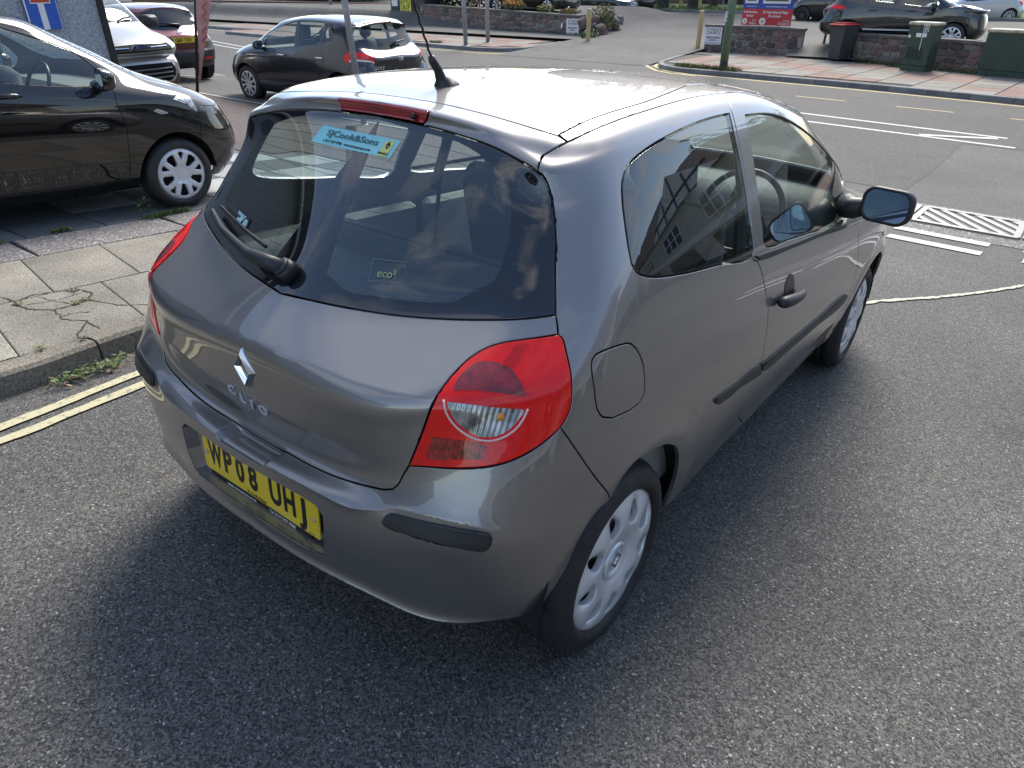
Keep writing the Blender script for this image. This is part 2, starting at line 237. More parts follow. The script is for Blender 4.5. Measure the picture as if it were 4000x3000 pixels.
CURVES = '''{"tgbot":[[0.0,5.745],[0.235,5.743],[0.346,5.731],[0.459,5.713],[0.571,5.691],[0.68,5.669],[0.786,5.651],[0.887,5.64],[1.001,5.634],[1.111,5.633],[1.218,5.636],[1.327,5.646],[1.445,5.662],[1.58,5.687],[1.718,5.711],[1.848,5.728],[1.989,5.737],[2.064,5.74],[2.244,5.823],[2.333,5.975],[2.363,6.078],[2.39,6.197],[2.422,6.31],[2.476,6.45],[2.532,6.582]],"inlight":[[2.532,6.582],[2.558,6.692],[2.586,6.803],[2.613,6.914],[2.639,7.022],[2.663,7.128],[2.685,7.23],[2.705,7.328],[2.743,7.533],[2.76,7.64],[2.776,7.745],[2.791,7.855],[2.807,7.972],[2.827,8.129],[2.842,8.294],[2.85,8.447],[2.851,8.576],[2.849,8.698],[2.844,8.798],[2.832,8.949],[2.824,9.063],[2.816,9.206],[2.829,9.344],[2.865,9.462],[2.943,9.553],[3.033,9.607],[3.125,9.637],[3.241,9.658],[3.374,9.671],[3.452,9.674],[3.532,9.677],[3.614,9.68],[3.699,9.682],[3.787,9.682],[3.877,9.682],[3.971,9.68],[4.067,9.679],[4.167,9.678],[4.267,9.677],[4.369,9.677],[4.473,9.677],[4.577,9.678]],"tgR1":[[4.577,9.678],[4.506,9.752],[4.433,9.83],[4.34,9.917],[4.242,10.008]],"glR":[[4.242,10.008],[4.159,10.144],[4.091,10.292],[4.044,10.447],[4.015,10.605],[4.002,10.757],[3.996,10.898],[3.989,11.049],[3.981,11.204],[3.969,11.345],[3.946,11.482],[3.908,11.628],[3.865,11.772],[3.819,11.914],[3.768,12.064],[3.717,12.215],[3.655,12.378],[3.619,12.468],[3.577,12.558],[3.525,12.647],[3.45,12.751],[3.361,12.855],[3.264,12.943],[3.051,13.044]],"tgR2":[[3.051,13.044],[3.046,13.247],[3.021,13.512],[3.001,13.883],[3.025,14.335]],"tgR3":[[3.025,14.335],[3.15,14.641],[3.294,14.88],[3.453,15.061],[3.641,15.205],[3.846,15.311],[4.059,15.4]],"tgR4":[[4.059,15.4],[3.825,15.636],[3.566,15.815]],"roofgap":[[3.566,15.815],[3.388,15.882],[3.217,15.933],[3.052,15.971],[2.893,15.996],[2.744,16.009],[2.604,16.013],[2.474,16.012],[2.351,16.008],[2.237,16.002],[2.13,15.993],[2.031,15.984],[1.938,15.975],[1.843,15.965],[1.753,15.958],[1.671,15.952],[1.592,15.947],[1.516,15.944],[1.444,15.941],[1.372,15.939],[1.234,15.936],[1.106,15.935],[0.985,15.936],[0.864,15.941],[0.748,15.949],[0.636,15.959],[0.533,15.97],[0.439,15.977],[0.33,15.972],[0.234,15.955],[0.14,15.94],[0.0,15.939]],"glbot":[[4.242,10.008],[4.135,10.008],[4.03,10.007],[3.926,10.006],[3.822,10.006],[3.716,10.006],[3.628,10.007],[3.543,10.007],[3.46,10.008],[3.376,10.009],[3.293,10.01],[3.208,10.012],[3.121,10.014],[2.996,10.018],[2.869,10.022],[2.741,10.027],[2.615,10.032],[2.493,10.036],[2.376,10.039],[2.265,10.042],[2.161,10.044],[2.06,10.046],[1.961,10.047],[1.864,10.048],[1.769,10.048],[1.675,10.048],[1.582,10.048],[1.49,10.048],[1.399,10.048],[1.308,10.049],[1.218,10.049],[1.128,10.05],[1.04,10.05],[0.952,10.05],[0.865,10.05],[0.776,10.049],[0.679,10.048],[0.579,10.047],[0.478,10.044],[0.381,10.04],[0.29,10.033],[0.21,10.025],[0.115,10.014],[0.0,9.999]],"gltop":[[3.051,13.044],[2.924,13.062],[2.807,13.073],[2.697,13.081],[2.594,13.087],[2.495,13.09],[2.402,13.095],[2.312,13.099],[2.225,13.103],[2.141,13.107],[2.06,13.111],[1.981,13.115],[1.905,13.119],[1.831,13.122],[1.748,13.123],[1.669,13.126],[1.592,13.127],[1.517,13.127],[1.446,13.128],[1.376,13.128],[1.244,13.13],[1.121,13.136],[0.995,13.144],[0.88,13.15],[0.767,13.154],[0.65,13.156],[0.556,13.157],[0.459,13.155],[0.359,13.153],[0.258,13.151],[0.155,13.153],[0.052,13.157],[0.0,13.161]],"brR":[[0.618,13.154],[0.632,13.513],[0.66,14.17],[0.645,14.761]],"brT":[[0.645,14.761],[0.543,14.761],[0.44,14.767],[0.34,14.76],[0.243,14.742],[0.142,14.725],[0.0,14.721]],"outlight":[[4.577,9.678],[4.72,9.622],[4.794,9.572],[4.868,9.506],[4.943,9.433],[5.01,9.36],[5.069,9.298],[5.124,9.231],[5.176,9.161],[5.261,9.007],[5.32,8.822],[5.342,8.716],[5.358,8.6],[5.367,8.477],[5.372,8.33],[5.372,8.182],[5.364,8.04],[5.35,7.907],[5.33,7.802],[5.304,7.704],[5.275,7.609],[5.246,7.518],[5.218,7.427]],"botlight":[[5.218,7.427],[5.131,7.291],[5.042,7.156],[4.95,7.032],[4.856,6.924],[4.758,6.827],[4.656,6.741],[4.55,6.666],[4.439,6.602],[4.323,6.551],[4.196,6.51],[4.064,6.479],[3.925,6.452],[3.796,6.433],[3.659,6.418],[3.52,6.407],[3.383,6.401],[3.303,6.402],[3.222,6.407],[3.141,6.415],[3.06,6.429],[2.979,6.445],[2.9,6.465],[2.804,6.491],[2.713,6.52],[2.623,6.551],[2.532,6.582]],"bseam":[[5.218,7.427],[5.258,7.336],[5.296,7.245],[5.335,7.153],[5.374,7.059],[5.412,6.959],[5.452,6.856],[5.491,6.758],[5.53,6.653],[5.571,6.544],[5.613,6.434],[5.653,6.32],[5.693,6.205],[5.732,6.092],[5.777,5.945],[5.82,5.788],[5.86,5.624],[5.895,5.449],[5.924,5.27],[5.965,4.951],[6.0,4.634],[6.036,4.296]],"flap":[[6.039,9.436],[5.936,9.44],[5.836,9.423],[5.733,9.394],[5.628,9.347],[5.584,9.263],[5.597,9.151],[5.621,9.05],[5.649,8.927],[5.668,8.826],[5.686,8.71],[5.701,8.581],[5.711,8.442],[5.717,8.294],[5.723,8.15],[5.73,7.984],[5.741,7.842],[5.776,7.643],[5.81,7.545],[5.919,7.421],[6.019,7.441],[6.107,7.455],[6.183,7.53],[6.232,7.703],[6.245,7.821],[6.249,7.94],[6.251,8.08],[6.251,8.232],[6.251,8.369],[6.25,8.507],[6.248,8.637],[6.242,8.752],[6.234,8.866],[6.222,8.965],[6.182,9.17],[6.153,9.27],[6.09,9.398],[6.039,9.436]],"doorR":[[8.296,16.312],[8.201,16.082],[8.145,15.855],[8.103,15.614],[8.063,15.343],[8.029,15.042],[7.999,14.651],[7.988,14.423],[7.978,14.153],[7.968,13.833],[7.96,13.527],[7.955,13.294],[7.952,13.114],[7.95,12.969],[7.948,12.844],[7.947,12.732],[7.945,12.629],[7.941,12.445],[7.936,12.299],[7.93,12.154],[7.923,12.01],[7.915,11.867],[7.906,11.725],[7.895,11.584],[7.884,11.444],[7.871,11.306],[7.848,11.133],[7.815,10.935],[7.798,10.831],[7.781,10.725],[7.767,10.622],[7.757,10.523],[7.749,10.354],[7.765,10.239],[7.846,10.153],[7.889,9.992],[7.908,9.88],[7.927,9.757],[7.945,9.628],[7.963,9.497],[7.981,9.369],[7.997,9.252],[8.014,9.119],[8.03,8.985],[8.043,8.835],[8.056,8.656],[8.068,8.426],[8.078,8.208],[8.088,7.973],[8.097,7.743],[8.106,7.523],[8.114,7.31],[8.123,7.103],[8.131,6.904],[8.14,6.713],[8.149,6.53],[8.16,6.315],[8.17,6.088],[8.181,5.842],[8.19,5.577],[8.198,5.308],[8.201,5.06],[8.197,4.8],[8.185,4.61],[8.172,4.411],[8.162,4.215],[8.151,4.013],[8.141,3.818],[8.133,3.633],[8.128,3.463],[8.122,3.285],[8.117,3.11],[8.12,2.933],[8.138,2.747],[8.233,2.275],[8.45,1.553]],"doorB":[[8.45,1.553],[8.527,1.505],[8.607,1.445],[8.686,1.387],[8.77,1.319],[8.851,1.263],[8.921,1.211],[8.988,1.17],[9.116,1.125],[9.25,0.875],[9.25,1.125],[9.375,0.875],[9.375,1.125],[9.5,0.875],[9.5,1.125],[9.625,1.0],[9.625,1.125],[9.75,1.0],[9.875,0.875],[9.875,1.125],[10.0,1.0],[10.0,1.25],[10.25,0.875],[10.25,1.125],[10.375,1.125],[10.5,1.0],[10.625,1.0],[10.625,1.125],[10.75,1.125],[10.875,1.125]],"doorF":[[10.875,1.125],[10.989,1.174],[10.857,1.665],[10.814,1.969],[10.787,2.221],[10.795,2.438],[10.828,2.607],[10.848,2.811],[10.847,3.0],[10.85,3.199],[10.855,3.408],[10.862,3.624],[10.87,3.852],[10.878,4.089],[10.885,4.357],[10.885,4.672],[10.875,5.047],[10.853,5.466],[10.83,5.81],[10.804,6.13],[10.778,6.422],[10.749,6.7],[10.719,6.966],[10.688,7.224],[10.656,7.475],[10.615,7.792],[10.575,8.134],[10.543,8.502],[10.523,8.848],[10.512,9.145]],"dwin":[[8.22,14.573],[8.289,14.565],[8.363,14.565],[8.439,14.571],[8.515,14.573],[8.592,14.566],[8.664,14.542],[8.752,14.483],[8.838,14.41],[8.922,14.318],[9.007,14.214],[9.085,14.125],[9.164,14.027],[9.246,13.927],[9.336,13.834],[9.431,13.745],[9.54,13.653],[9.657,13.557],[9.78,13.449],[9.902,13.324],[10.009,13.179],[10.088,13.02],[10.135,12.859],[10.171,12.704],[10.206,12.56],[10.247,12.43],[10.329,12.289],[10.44,12.156],[10.589,12.029],[10.823,11.896],[10.875,11.75],[11.25,11.5],[10.897,11.501],[10.752,11.43],[10.647,11.346],[10.561,11.253],[10.487,11.152],[10.442,11.041],[10.397,10.904],[10.344,10.745],[10.28,10.57],[10.21,10.397],[10.136,10.247],[10.055,10.146],[9.959,10.11],[9.848,10.122],[9.727,10.165],[9.603,10.222],[9.479,10.278],[9.363,10.323],[9.258,10.349],[9.158,10.363],[9.06,10.374],[8.965,10.384],[8.873,10.393],[8.783,10.402],[8.695,10.41],[8.61,10.418],[8.524,10.419],[8.432,10.411],[8.341,10.4],[8.254,10.394],[8.175,10.398],[8.061,10.46],[8.024,10.618],[8.028,10.72],[8.039,10.828],[8.051,10.936],[8.058,11.039],[8.063,11.19],[8.071,11.346],[8.081,11.504],[8.091,11.66],[8.101,11.813],[8.11,11.962],[8.12,12.115],[8.13,12.274],[8.14,12.439],[8.148,12.611],[8.155,12.795],[8.158,12.909],[8.161,13.036],[8.164,13.185],[8.168,13.367],[8.174,13.612],[8.186,13.932],[8.201,14.265]],"qwin":[[7.967,14.879],[7.891,14.841],[7.818,14.808],[7.746,14.778],[7.675,14.748],[7.604,14.711],[7.532,14.666],[7.459,14.611],[7.394,14.55],[7.327,14.481],[7.259,14.403],[7.19,14.318],[7.122,14.226],[7.054,14.131],[6.988,14.028],[6.923,13.924],[6.861,13.822],[6.791,13.712],[6.723,13.61],[6.657,13.518],[6.592,13.436],[6.53,13.358],[6.469,13.288],[6.41,13.22],[6.351,13.154],[6.293,13.094],[6.183,12.978],[6.089,12.863],[6.04,12.789],[5.964,12.637],[5.914,12.48],[5.894,12.317],[5.889,12.154],[5.892,12.012],[5.906,11.87],[5.923,11.726],[5.941,11.589],[5.96,11.447],[5.98,11.309],[6.004,11.159],[6.029,10.996],[6.09,10.819],[6.143,10.735],[6.241,10.642],[6.334,10.584],[6.414,10.548],[6.502,10.516],[6.594,10.486],[6.684,10.459],[6.774,10.438],[6.867,10.423],[6.967,10.412],[7.073,10.401],[7.191,10.382],[7.331,10.337],[7.406,10.312],[7.481,10.291],[7.555,10.277],[7.682,10.29],[7.764,10.379],[7.804,10.534],[7.821,10.732],[7.824,10.837],[7.826,10.942],[7.827,11.043],[7.831,11.23],[7.844,11.387],[7.856,11.53],[7.867,11.675],[7.876,11.821],[7.883,11.968],[7.888,12.117],[7.893,12.269],[7.897,12.427],[7.899,12.594],[7.9,12.782],[7.9,12.887],[7.901,13.007],[7.902,13.153],[7.905,13.337],[7.911,13.588],[7.921,13.929],[7.933,14.278],[7.947,14.591]],"ditchA":[[3.593,15.886],[3.767,15.957],[3.952,16.023],[4.15,16.088],[4.363,16.151],[4.593,16.209],[4.837,16.26],[5.096,16.298],[5.341,16.325],[5.554,16.344],[5.733,16.359],[5.883,16.37],[6.012,16.378],[6.128,16.384],[6.231,16.39],[6.327,16.397],[6.418,16.404],[6.499,16.411],[6.576,16.416],[6.651,16.42],[6.722,16.425],[6.86,16.438],[6.995,16.463],[7.076,16.486],[7.157,16.512],[7.24,16.54],[7.326,16.572],[7.414,16.608],[7.507,16.644],[7.605,16.683],[7.711,16.728],[7.828,16.775],[7.961,16.828],[8.116,16.887],[8.318,16.955]],"ditchB":[[4.086,15.389],[4.256,15.445],[4.431,15.498],[4.613,15.549],[4.801,15.595],[4.994,15.638],[5.189,15.674],[5.369,15.705],[5.525,15.735],[5.658,15.761],[5.803,15.791],[5.925,15.82],[6.032,15.847],[6.129,15.872],[6.218,15.894],[6.305,15.915],[6.38,15.932],[6.452,15.947],[6.522,15.961],[6.657,15.988],[6.786,16.015],[6.856,16.032],[6.991,16.067],[7.125,16.103],[7.257,16.137],[7.391,16.174],[7.46,16.193],[7.53,16.211],[7.601,16.227],[7.672,16.241],[7.809,16.255],[7.88,16.259],[7.954,16.264],[8.03,16.269],[8.111,16.278],[8.2,16.292],[8.296,16.312]],"rarch":[[6.859,1.755],[6.863,1.931],[6.868,2.093],[6.87,2.258],[6.868,2.423],[6.864,2.591],[6.856,2.773],[6.846,2.942],[6.834,3.121],[6.821,3.302],[6.806,3.476],[6.782,3.731],[6.75,4.006],[6.714,4.308],[6.672,4.629],[6.588,5.088],[6.543,5.245],[6.499,5.358],[6.448,5.455],[6.362,5.557],[6.291,5.582],[6.221,5.551],[6.166,5.43],[6.126,5.231],[6.106,5.104],[6.094,4.985],[6.084,4.839],[6.074,4.678],[6.064,4.521],[6.052,4.389],[6.012,4.243],[5.913,4.208],[5.857,4.101],[5.808,3.951],[5.763,3.786],[5.72,3.611],[5.69,3.457],[5.666,3.286],[5.645,3.107],[5.622,2.933],[5.59,2.771],[5.547,2.612],[5.497,2.461],[5.437,2.3],[5.371,2.123],[5.33,2.012],[5.287,1.889],[5.242,1.747],[5.196,1.554],[5.161,1.268],[5.125,1.0],[5.125,0.75],[5.0,0.875]],"farch":[[13.068,0.145],[13.159,0.679],[13.176,1.218],[13.129,1.727],[13.071,2.173],[13.016,2.564],[12.961,2.924],[12.904,3.266],[12.841,3.604],[12.77,3.956],[12.69,4.344],[12.6,4.738],[12.503,5.059],[12.398,5.284],[12.287,5.425],[12.171,5.488],[12.052,5.478],[11.934,5.396],[11.818,5.239],[11.706,5.003],[11.599,4.702],[11.498,4.36],[11.405,4.011],[11.321,3.67],[11.247,3.33],[11.184,2.981],[11.132,2.621],[11.093,2.241],[11.066,1.834],[11.052,1.387],[11.052,0.882],[11.067,0.304]],"mould1":[[7.175,5.492],[7.175,5.689],[7.246,5.741],[7.386,5.703],[7.471,5.666],[7.557,5.627],[7.637,5.596],[7.715,5.584],[7.8,5.588],[7.887,5.594],[7.97,5.59],[8.045,5.562],[8.109,5.495],[8.157,5.37],[8.241,4.632],[8.158,4.562],[8.077,4.63],[7.98,4.735],[7.877,4.853],[7.775,4.958],[7.688,5.027],[7.609,5.058],[7.527,5.07],[7.447,5.074],[7.372,5.082],[7.256,5.15],[7.175,5.492]],"mould2":[[8.196,5.305],[8.331,5.258],[8.399,5.232],[8.468,5.205],[8.536,5.176],[8.605,5.147],[8.674,5.116],[8.743,5.085],[8.811,5.053],[8.88,5.021],[8.948,4.989],[9.021,4.953],[9.095,4.916],[9.168,4.877],[9.242,4.839],[9.317,4.8],[9.393,4.762],[9.472,4.724],[9.553,4.688],[9.637,4.654],[9.73,4.63],[9.834,4.624],[9.947,4.628],[10.066,4.634],[10.188,4.633],[10.308,4.618],[10.421,4.578],[10.52,4.506],[10.599,4.397],[10.702,4.12],[10.705,3.915],[10.629,3.758],[10.511,3.661],[10.434,3.643],[10.338,3.65],[10.23,3.679],[10.115,3.723],[9.998,3.779],[9.884,3.841],[9.776,3.902],[9.676,3.958],[9.586,4.001],[9.502,4.035],[9.422,4.065],[9.344,4.092],[9.268,4.117],[9.194,4.142],[9.121,4.167],[9.05,4.193],[8.979,4.22],[8.908,4.25],[8.833,4.274],[8.754,4.286],[8.672,4.292],[8.59,4.299],[8.512,4.314],[8.438,4.343],[8.372,4.393],[8.316,4.473],[8.273,4.589],[8.196,5.305]],"strip":[[2.28,4.234],[2.283,4.596],[2.311,4.843],[2.362,5.019],[2.451,5.073],[2.557,5.087],[2.635,5.101],[2.719,5.109],[2.816,5.118],[2.945,5.13],[3.018,5.134],[3.095,5.137],[3.174,5.138],[3.253,5.138],[3.332,5.135],[3.41,5.131],[3.484,5.125],[3.559,5.115],[3.637,5.104],[3.717,5.09],[3.796,5.074],[3.874,5.057],[3.947,5.037],[4.076,4.995],[4.215,4.936],[4.28,4.887],[4.337,4.711],[4.328,4.543],[4.297,4.358],[4.226,4.113],[4.127,4.014],[4.008,4.036],[3.939,4.066],[3.869,4.095],[3.733,4.133],[3.661,4.152],[3.584,4.171],[3.501,4.192],[3.382,4.215],[3.246,4.231],[3.174,4.232],[3.102,4.232],[3.03,4.227],[2.959,4.218],[2.829,4.195],[2.691,4.164],[2.615,4.149],[2.484,4.125],[2.317,4.121],[2.28,4.234]],"dome":[[3.045,8.932],[2.991,9.088],[2.966,9.21],[3.008,9.339],[3.099,9.389],[3.25,9.394],[3.344,9.384],[3.426,9.372],[3.516,9.356],[3.611,9.333],[3.707,9.305],[3.827,9.259],[3.946,9.2],[4.058,9.135],[4.16,9.06],[4.252,8.975],[4.335,8.88],[4.419,8.755],[4.489,8.611],[4.506,8.511],[4.377,8.553],[4.27,8.626],[4.163,8.683],[4.086,8.717],[4.003,8.752],[3.917,8.78],[3.829,8.807],[3.741,8.832],[3.655,8.853],[3.573,8.871],[3.492,8.883],[3.415,8.893],[3.338,8.902],[3.263,8.909],[3.19,8.916],[3.116,8.924],[3.045,8.932]],"clearhalf":[[3.068,8.669],[3.118,8.527],[3.168,8.358],[3.209,8.223],[3.256,8.079],[3.309,7.946],[3.365,7.833],[3.426,7.734],[3.493,7.648],[3.561,7.573],[3.629,7.51],[3.713,7.444],[3.796,7.392],[3.88,7.359],[4.016,7.348],[4.147,7.375],[4.263,7.444],[4.361,7.547],[4.412,7.631],[4.454,7.728],[4.489,7.826],[4.532,7.94],[4.542,8.046],[4.432,8.133],[4.346,8.167],[4.258,8.209],[4.125,8.283],[4.051,8.319],[3.975,8.356],[3.897,8.39],[3.818,8.42],[3.74,8.45],[3.665,8.477],[3.59,8.504],[3.514,8.528],[3.439,8.552],[3.363,8.576],[3.289,8.6],[3.215,8.625],[3.141,8.646],[3.068,8.669]],"trap":[[2.963,7.447],[2.945,7.318],[2.927,7.188],[2.899,7.046],[2.882,6.912],[2.905,6.784],[3.013,6.691],[3.139,6.664],[3.218,6.664],[3.3,6.669],[3.384,6.678],[3.464,6.689],[3.537,6.697],[3.615,6.7],[3.697,6.698],[3.778,6.696],[3.852,6.697],[3.951,6.735],[3.972,6.89],[3.984,7.087],[3.848,7.188],[3.767,7.221],[3.674,7.254],[3.577,7.279],[3.45,7.303],[3.312,7.327],[3.174,7.364],[3.103,7.388],[3.034,7.416],[2.963,7.447]],"lring":[[2.997,8.728],[3.045,8.609],[3.087,8.47],[3.129,8.311],[3.174,8.156],[3.224,8.0],[3.281,7.863],[3.341,7.746],[3.407,7.646],[3.477,7.558],[3.55,7.481],[3.621,7.418],[3.688,7.367],[3.755,7.325],[3.822,7.291],[3.962,7.26],[4.036,7.26],[4.109,7.271],[4.178,7.29],[4.305,7.367],[4.413,7.479],[4.489,7.615],[4.544,7.773],[4.58,7.967],[4.594,8.073]],"crease":[[0.0,9.026],[0.537,9.034],[0.632,9.051],[0.728,9.064],[0.827,9.073],[0.929,9.078],[1.034,9.08],[1.142,9.079],[1.247,9.073],[1.357,9.063],[1.468,9.051],[1.577,9.04],[1.687,9.031],[1.796,9.022],[1.906,9.012],[2.019,8.999],[2.135,8.981],[2.253,8.958],[2.371,8.931],[2.444,8.912],[2.516,8.892],[2.589,8.87],[2.661,8.844],[2.735,8.816]],"ledge":[[0.0,4.599],[0.531,4.6],[0.659,4.599],[0.738,4.6],[0.833,4.596],[0.936,4.586],[1.043,4.569],[1.148,4.546],[1.244,4.52],[1.355,4.474],[1.462,4.421],[1.567,4.385],[1.671,4.392],[1.789,4.463],[1.905,4.586],[1.962,4.663],[2.019,4.746],[2.076,4.837],[2.131,4.936],[2.188,5.03],[2.246,5.114],[2.311,5.178],[2.379,5.229],[2.447,5.258],[2.516,5.277],[2.587,5.289],[2.661,5.295],[2.738,5.301],[2.819,5.302],[2.903,5.305],[3.038,5.305],[3.11,5.303],[3.184,5.299],[3.259,5.295],[3.335,5.288],[3.41,5.28],[3.485,5.271],[3.559,5.259],[3.63,5.247],[3.765,5.216],[3.907,5.174],[3.983,5.147],[4.055,5.117],[4.125,5.084],[4.193,5.047],[4.262,5.01],[4.331,4.964]],"seal":[[7.793,10.318],[7.866,10.317],[7.94,10.315],[8.014,10.312],[8.088,10.309],[8.163,10.304],[8.237,10.299],[8.311,10.294],[8.384,10.289],[8.456,10.284],[8.528,10.279],[8.598,10.274],[8.679,10.271],[8.758,10.268],[8.837,10.266],[8.916,10.264],[8.996,10.262],[9.077,10.26],[9.161,10.257],[9.247,10.253],[9.354,10.25],[9.475,10.251],[9.606,10.251],[9.739,10.243],[9.863,10.222],[9.966,10.183],[10.029,10.124],[10.049,9.898],[9.887,9.89],[9.757,9.929],[9.615,9.977],[9.474,10.022],[9.344,10.058],[9.232,10.078],[9.145,10.086],[9.062,10.092],[8.981,10.096],[8.901,10.099],[8.823,10.102],[8.745,10.105],[8.666,10.109],[8.587,10.115],[8.511,10.118],[8.427,10.119],[8.34,10.118],[8.252,10.116],[8.164,10.116],[8.081,10.117],[8.005,10.122],[7.883,10.149],[7.793,10.318]],"clear":[[0.0,13.048],[0.187,13.015],[0.356,12.99],[0.522,12.972],[0.68,12.958],[0.824,12.947],[1.004,12.943],[1.176,12.935],[1.366,12.888],[1.574,12.823],[1.773,12.742],[1.976,12.647],[2.155,12.522],[2.298,12.351],[2.409,12.158],[2.481,11.972],[2.522,11.792],[2.549,11.605],[2.562,11.411],[2.559,11.22],[2.551,11.023],[2.515,10.836],[2.405,10.696],[2.251,10.601],[2.145,10.456],[2.025,10.361],[1.894,10.333],[1.746,10.323],[1.603,10.317],[1.467,10.315],[1.331,10.32],[1.196,10.326],[1.057,10.326],[0.909,10.321],[0.776,10.322],[0.662,10.361],[0.539,10.458],[0.392,10.559]]}'''

# ---------------------------------------------------------------- car body surfaces
GRID = np.array([[[float(a) for a in p.split()] for p in l.split('|')] for l in T.strip().split('\n')])
class Surf:
    """uniform bicubic B-spline through a grid of section points (half car, mirrored across x=0)"""
    def __init__(s, D, iters=2):
        s.nv, s.nu = D.shape[:2]; s.disp = None
        P = D.copy(); vv, uu = np.meshgrid(np.arange(s.nv), np.arange(s.nu), indexing='ij')
        for k in range(iters):
            s.setP(P); P = P+(D-s.raw(uu.ravel(), vv.ravel()).reshape(D.shape)); P[:, 0, 0] = 0; P[:, -1, 0] = 0; P[-1, :, 0] = 0
        s.setP(P)
    def setP(s, P):
        M = np.array([-1, 1, 1.]); G = np.zeros((s.nv+2, s.nu+2, 3)); G[1:-1, 1:-1] = P
        G[1:-1, 0] = P[:, 1]*M; G[1:-1, -1] = P[:, -2]*M; G[0] = 2*G[1]-G[2]; G[-1] = G[-3]*M; s.G = G
    def raw(s, u, v):
        u = np.clip(np.asarray(u, float), 0, s.nu-1); v = np.clip(np.asarray(v, float), 0, s.nv-1)
        iu = np.minimum(u.astype(int), s.nu-2); iv = np.minimum(v.astype(int), s.nv-2); fu = u-iu; fv = v-iv
        b = lambda t: np.stack([(1-t)**3, 3*t**3-6*t*t+4, -3*t**3+3*t*t+3*t+1, t**3], -1)/6
        bu, bv = b(fu), b(fv); X = np.zeros((len(u), 3))
        for a in range(4):
            for c in range(4): X += s.G[iv+a, iu+c]*(bv[:, a]*bu[:, c])[:, None]
        return X
    def pos(s, u, v):
        X = s.raw(u, v)
        return X if s.disp is None else s.disp(X, u, v)
    def ev(s, u, v):
        u = np.asarray(u, float); v = np.asarray(v, float); e = 2e-3
        X = s.pos(u, v)
        u0, u1, v0, v1 = np.clip(u-e, 0, s.nu-1), np.clip(u+e, 0, s.nu-1), np.clip(v-e, 0, s.nv-1), np.clip(v+e, 0, s.nv-1)
        n = np.cross(s.pos(u1, v)-s.pos(u0, v), s.pos(u, v1)-s.pos(u, v0))
        l = np.linalg.norm(n, axis=1, keepdims=True); n = n/np.maximum(l, 1e-15)
        seam = v > s.nv-1-1e-6; n[seam] = (0, 0, 1)
        n[(u < 1e-6) | (u > s.nu-1-1e-6), 0] = 0; n /= np.maximum(np.linalg.norm(n, axis=1, keepdims=True), 1e-9)
        return X, n
    def tess(s, k=5):
        if not hasattr(s, '_t'):
            us = np.linspace(0, s.nu-1, (s.nu-1)*k+1); vs = np.linspace(0, s.nv-1, (s.nv-1)*k+1)
            uu, vv = np.meshgrid(us, vs); s._t = (uu.ravel(), vv.ravel(), s.raw(uu.ravel(), vv.ravel()))
        return s._t
    def solve(s, pts, ax, umin=0, umax=99, vmin=0, vmax=99):
        """(u, v) of surface points whose two coordinates ax equal pts (side view: ax=(1,2), rear or front view: ax=(0,2))"""
        u, v, X = s.tess(); ok = (u >= umin) & (u <= umax) & (v >= vmin) & (v <= vmax); u, v, X = u[ok], v[ok], X[ok]
        out = []
        for p in np.asarray(pts, float):
            i = ((X[:, ax]-p)**2).sum(1).argmin(); a = np.array([u[i], v[i]])
            for _ in range(6):
                q = s.raw([a[0], a[0]+1e-3, a[0]], [a[1], a[1], a[1]+1e-3])[:, ax]
                J = np.stack([(q[1]-q[0])/1e-3, (q[2]-q[0])/1e-3], 1); d = p-q[0]
                st = np.linalg.lstsq(J.T@J+1e-7*np.eye(2), J.T@d, rcond=None)[0]; st = np.clip(st, -.3, .3)
                a = a+st; a[0] = min(max(a[0], umin), min(umax, s.nu-1)); a[1] = min(max(a[1], vmin), min(vmax, s.nv-1))
            out.append(a)
        return np.array(out)
def densify(P, step=.12, closed=True):
    P = np.asarray(P, float); out = []
    n = len(P)
    for i in range(n if closed else n-1):
        a, b = P[i], P[(i+1) % n]; m = max(1, int(np.linalg.norm(b-a)/step))
        for k in range(m): out.append(a+(b-a)*k/m)
    if not closed: out.append(P[-1])
    return np.array(out)
def inpoly(P, poly):
    x, y = P[:, 0], P[:, 1]; c = np.zeros(len(P), bool); n = len(poly)
    for i in range(n):
        x0, y0 = poly[i]; x1, y1 = poly[(i+1) % n]
        if y0 == y1: continue
        c ^= ((y0 > y) != (y1 > y)) & (x < (x1-x0)*(y-y0)/(y1-y0)+x0)
    return c
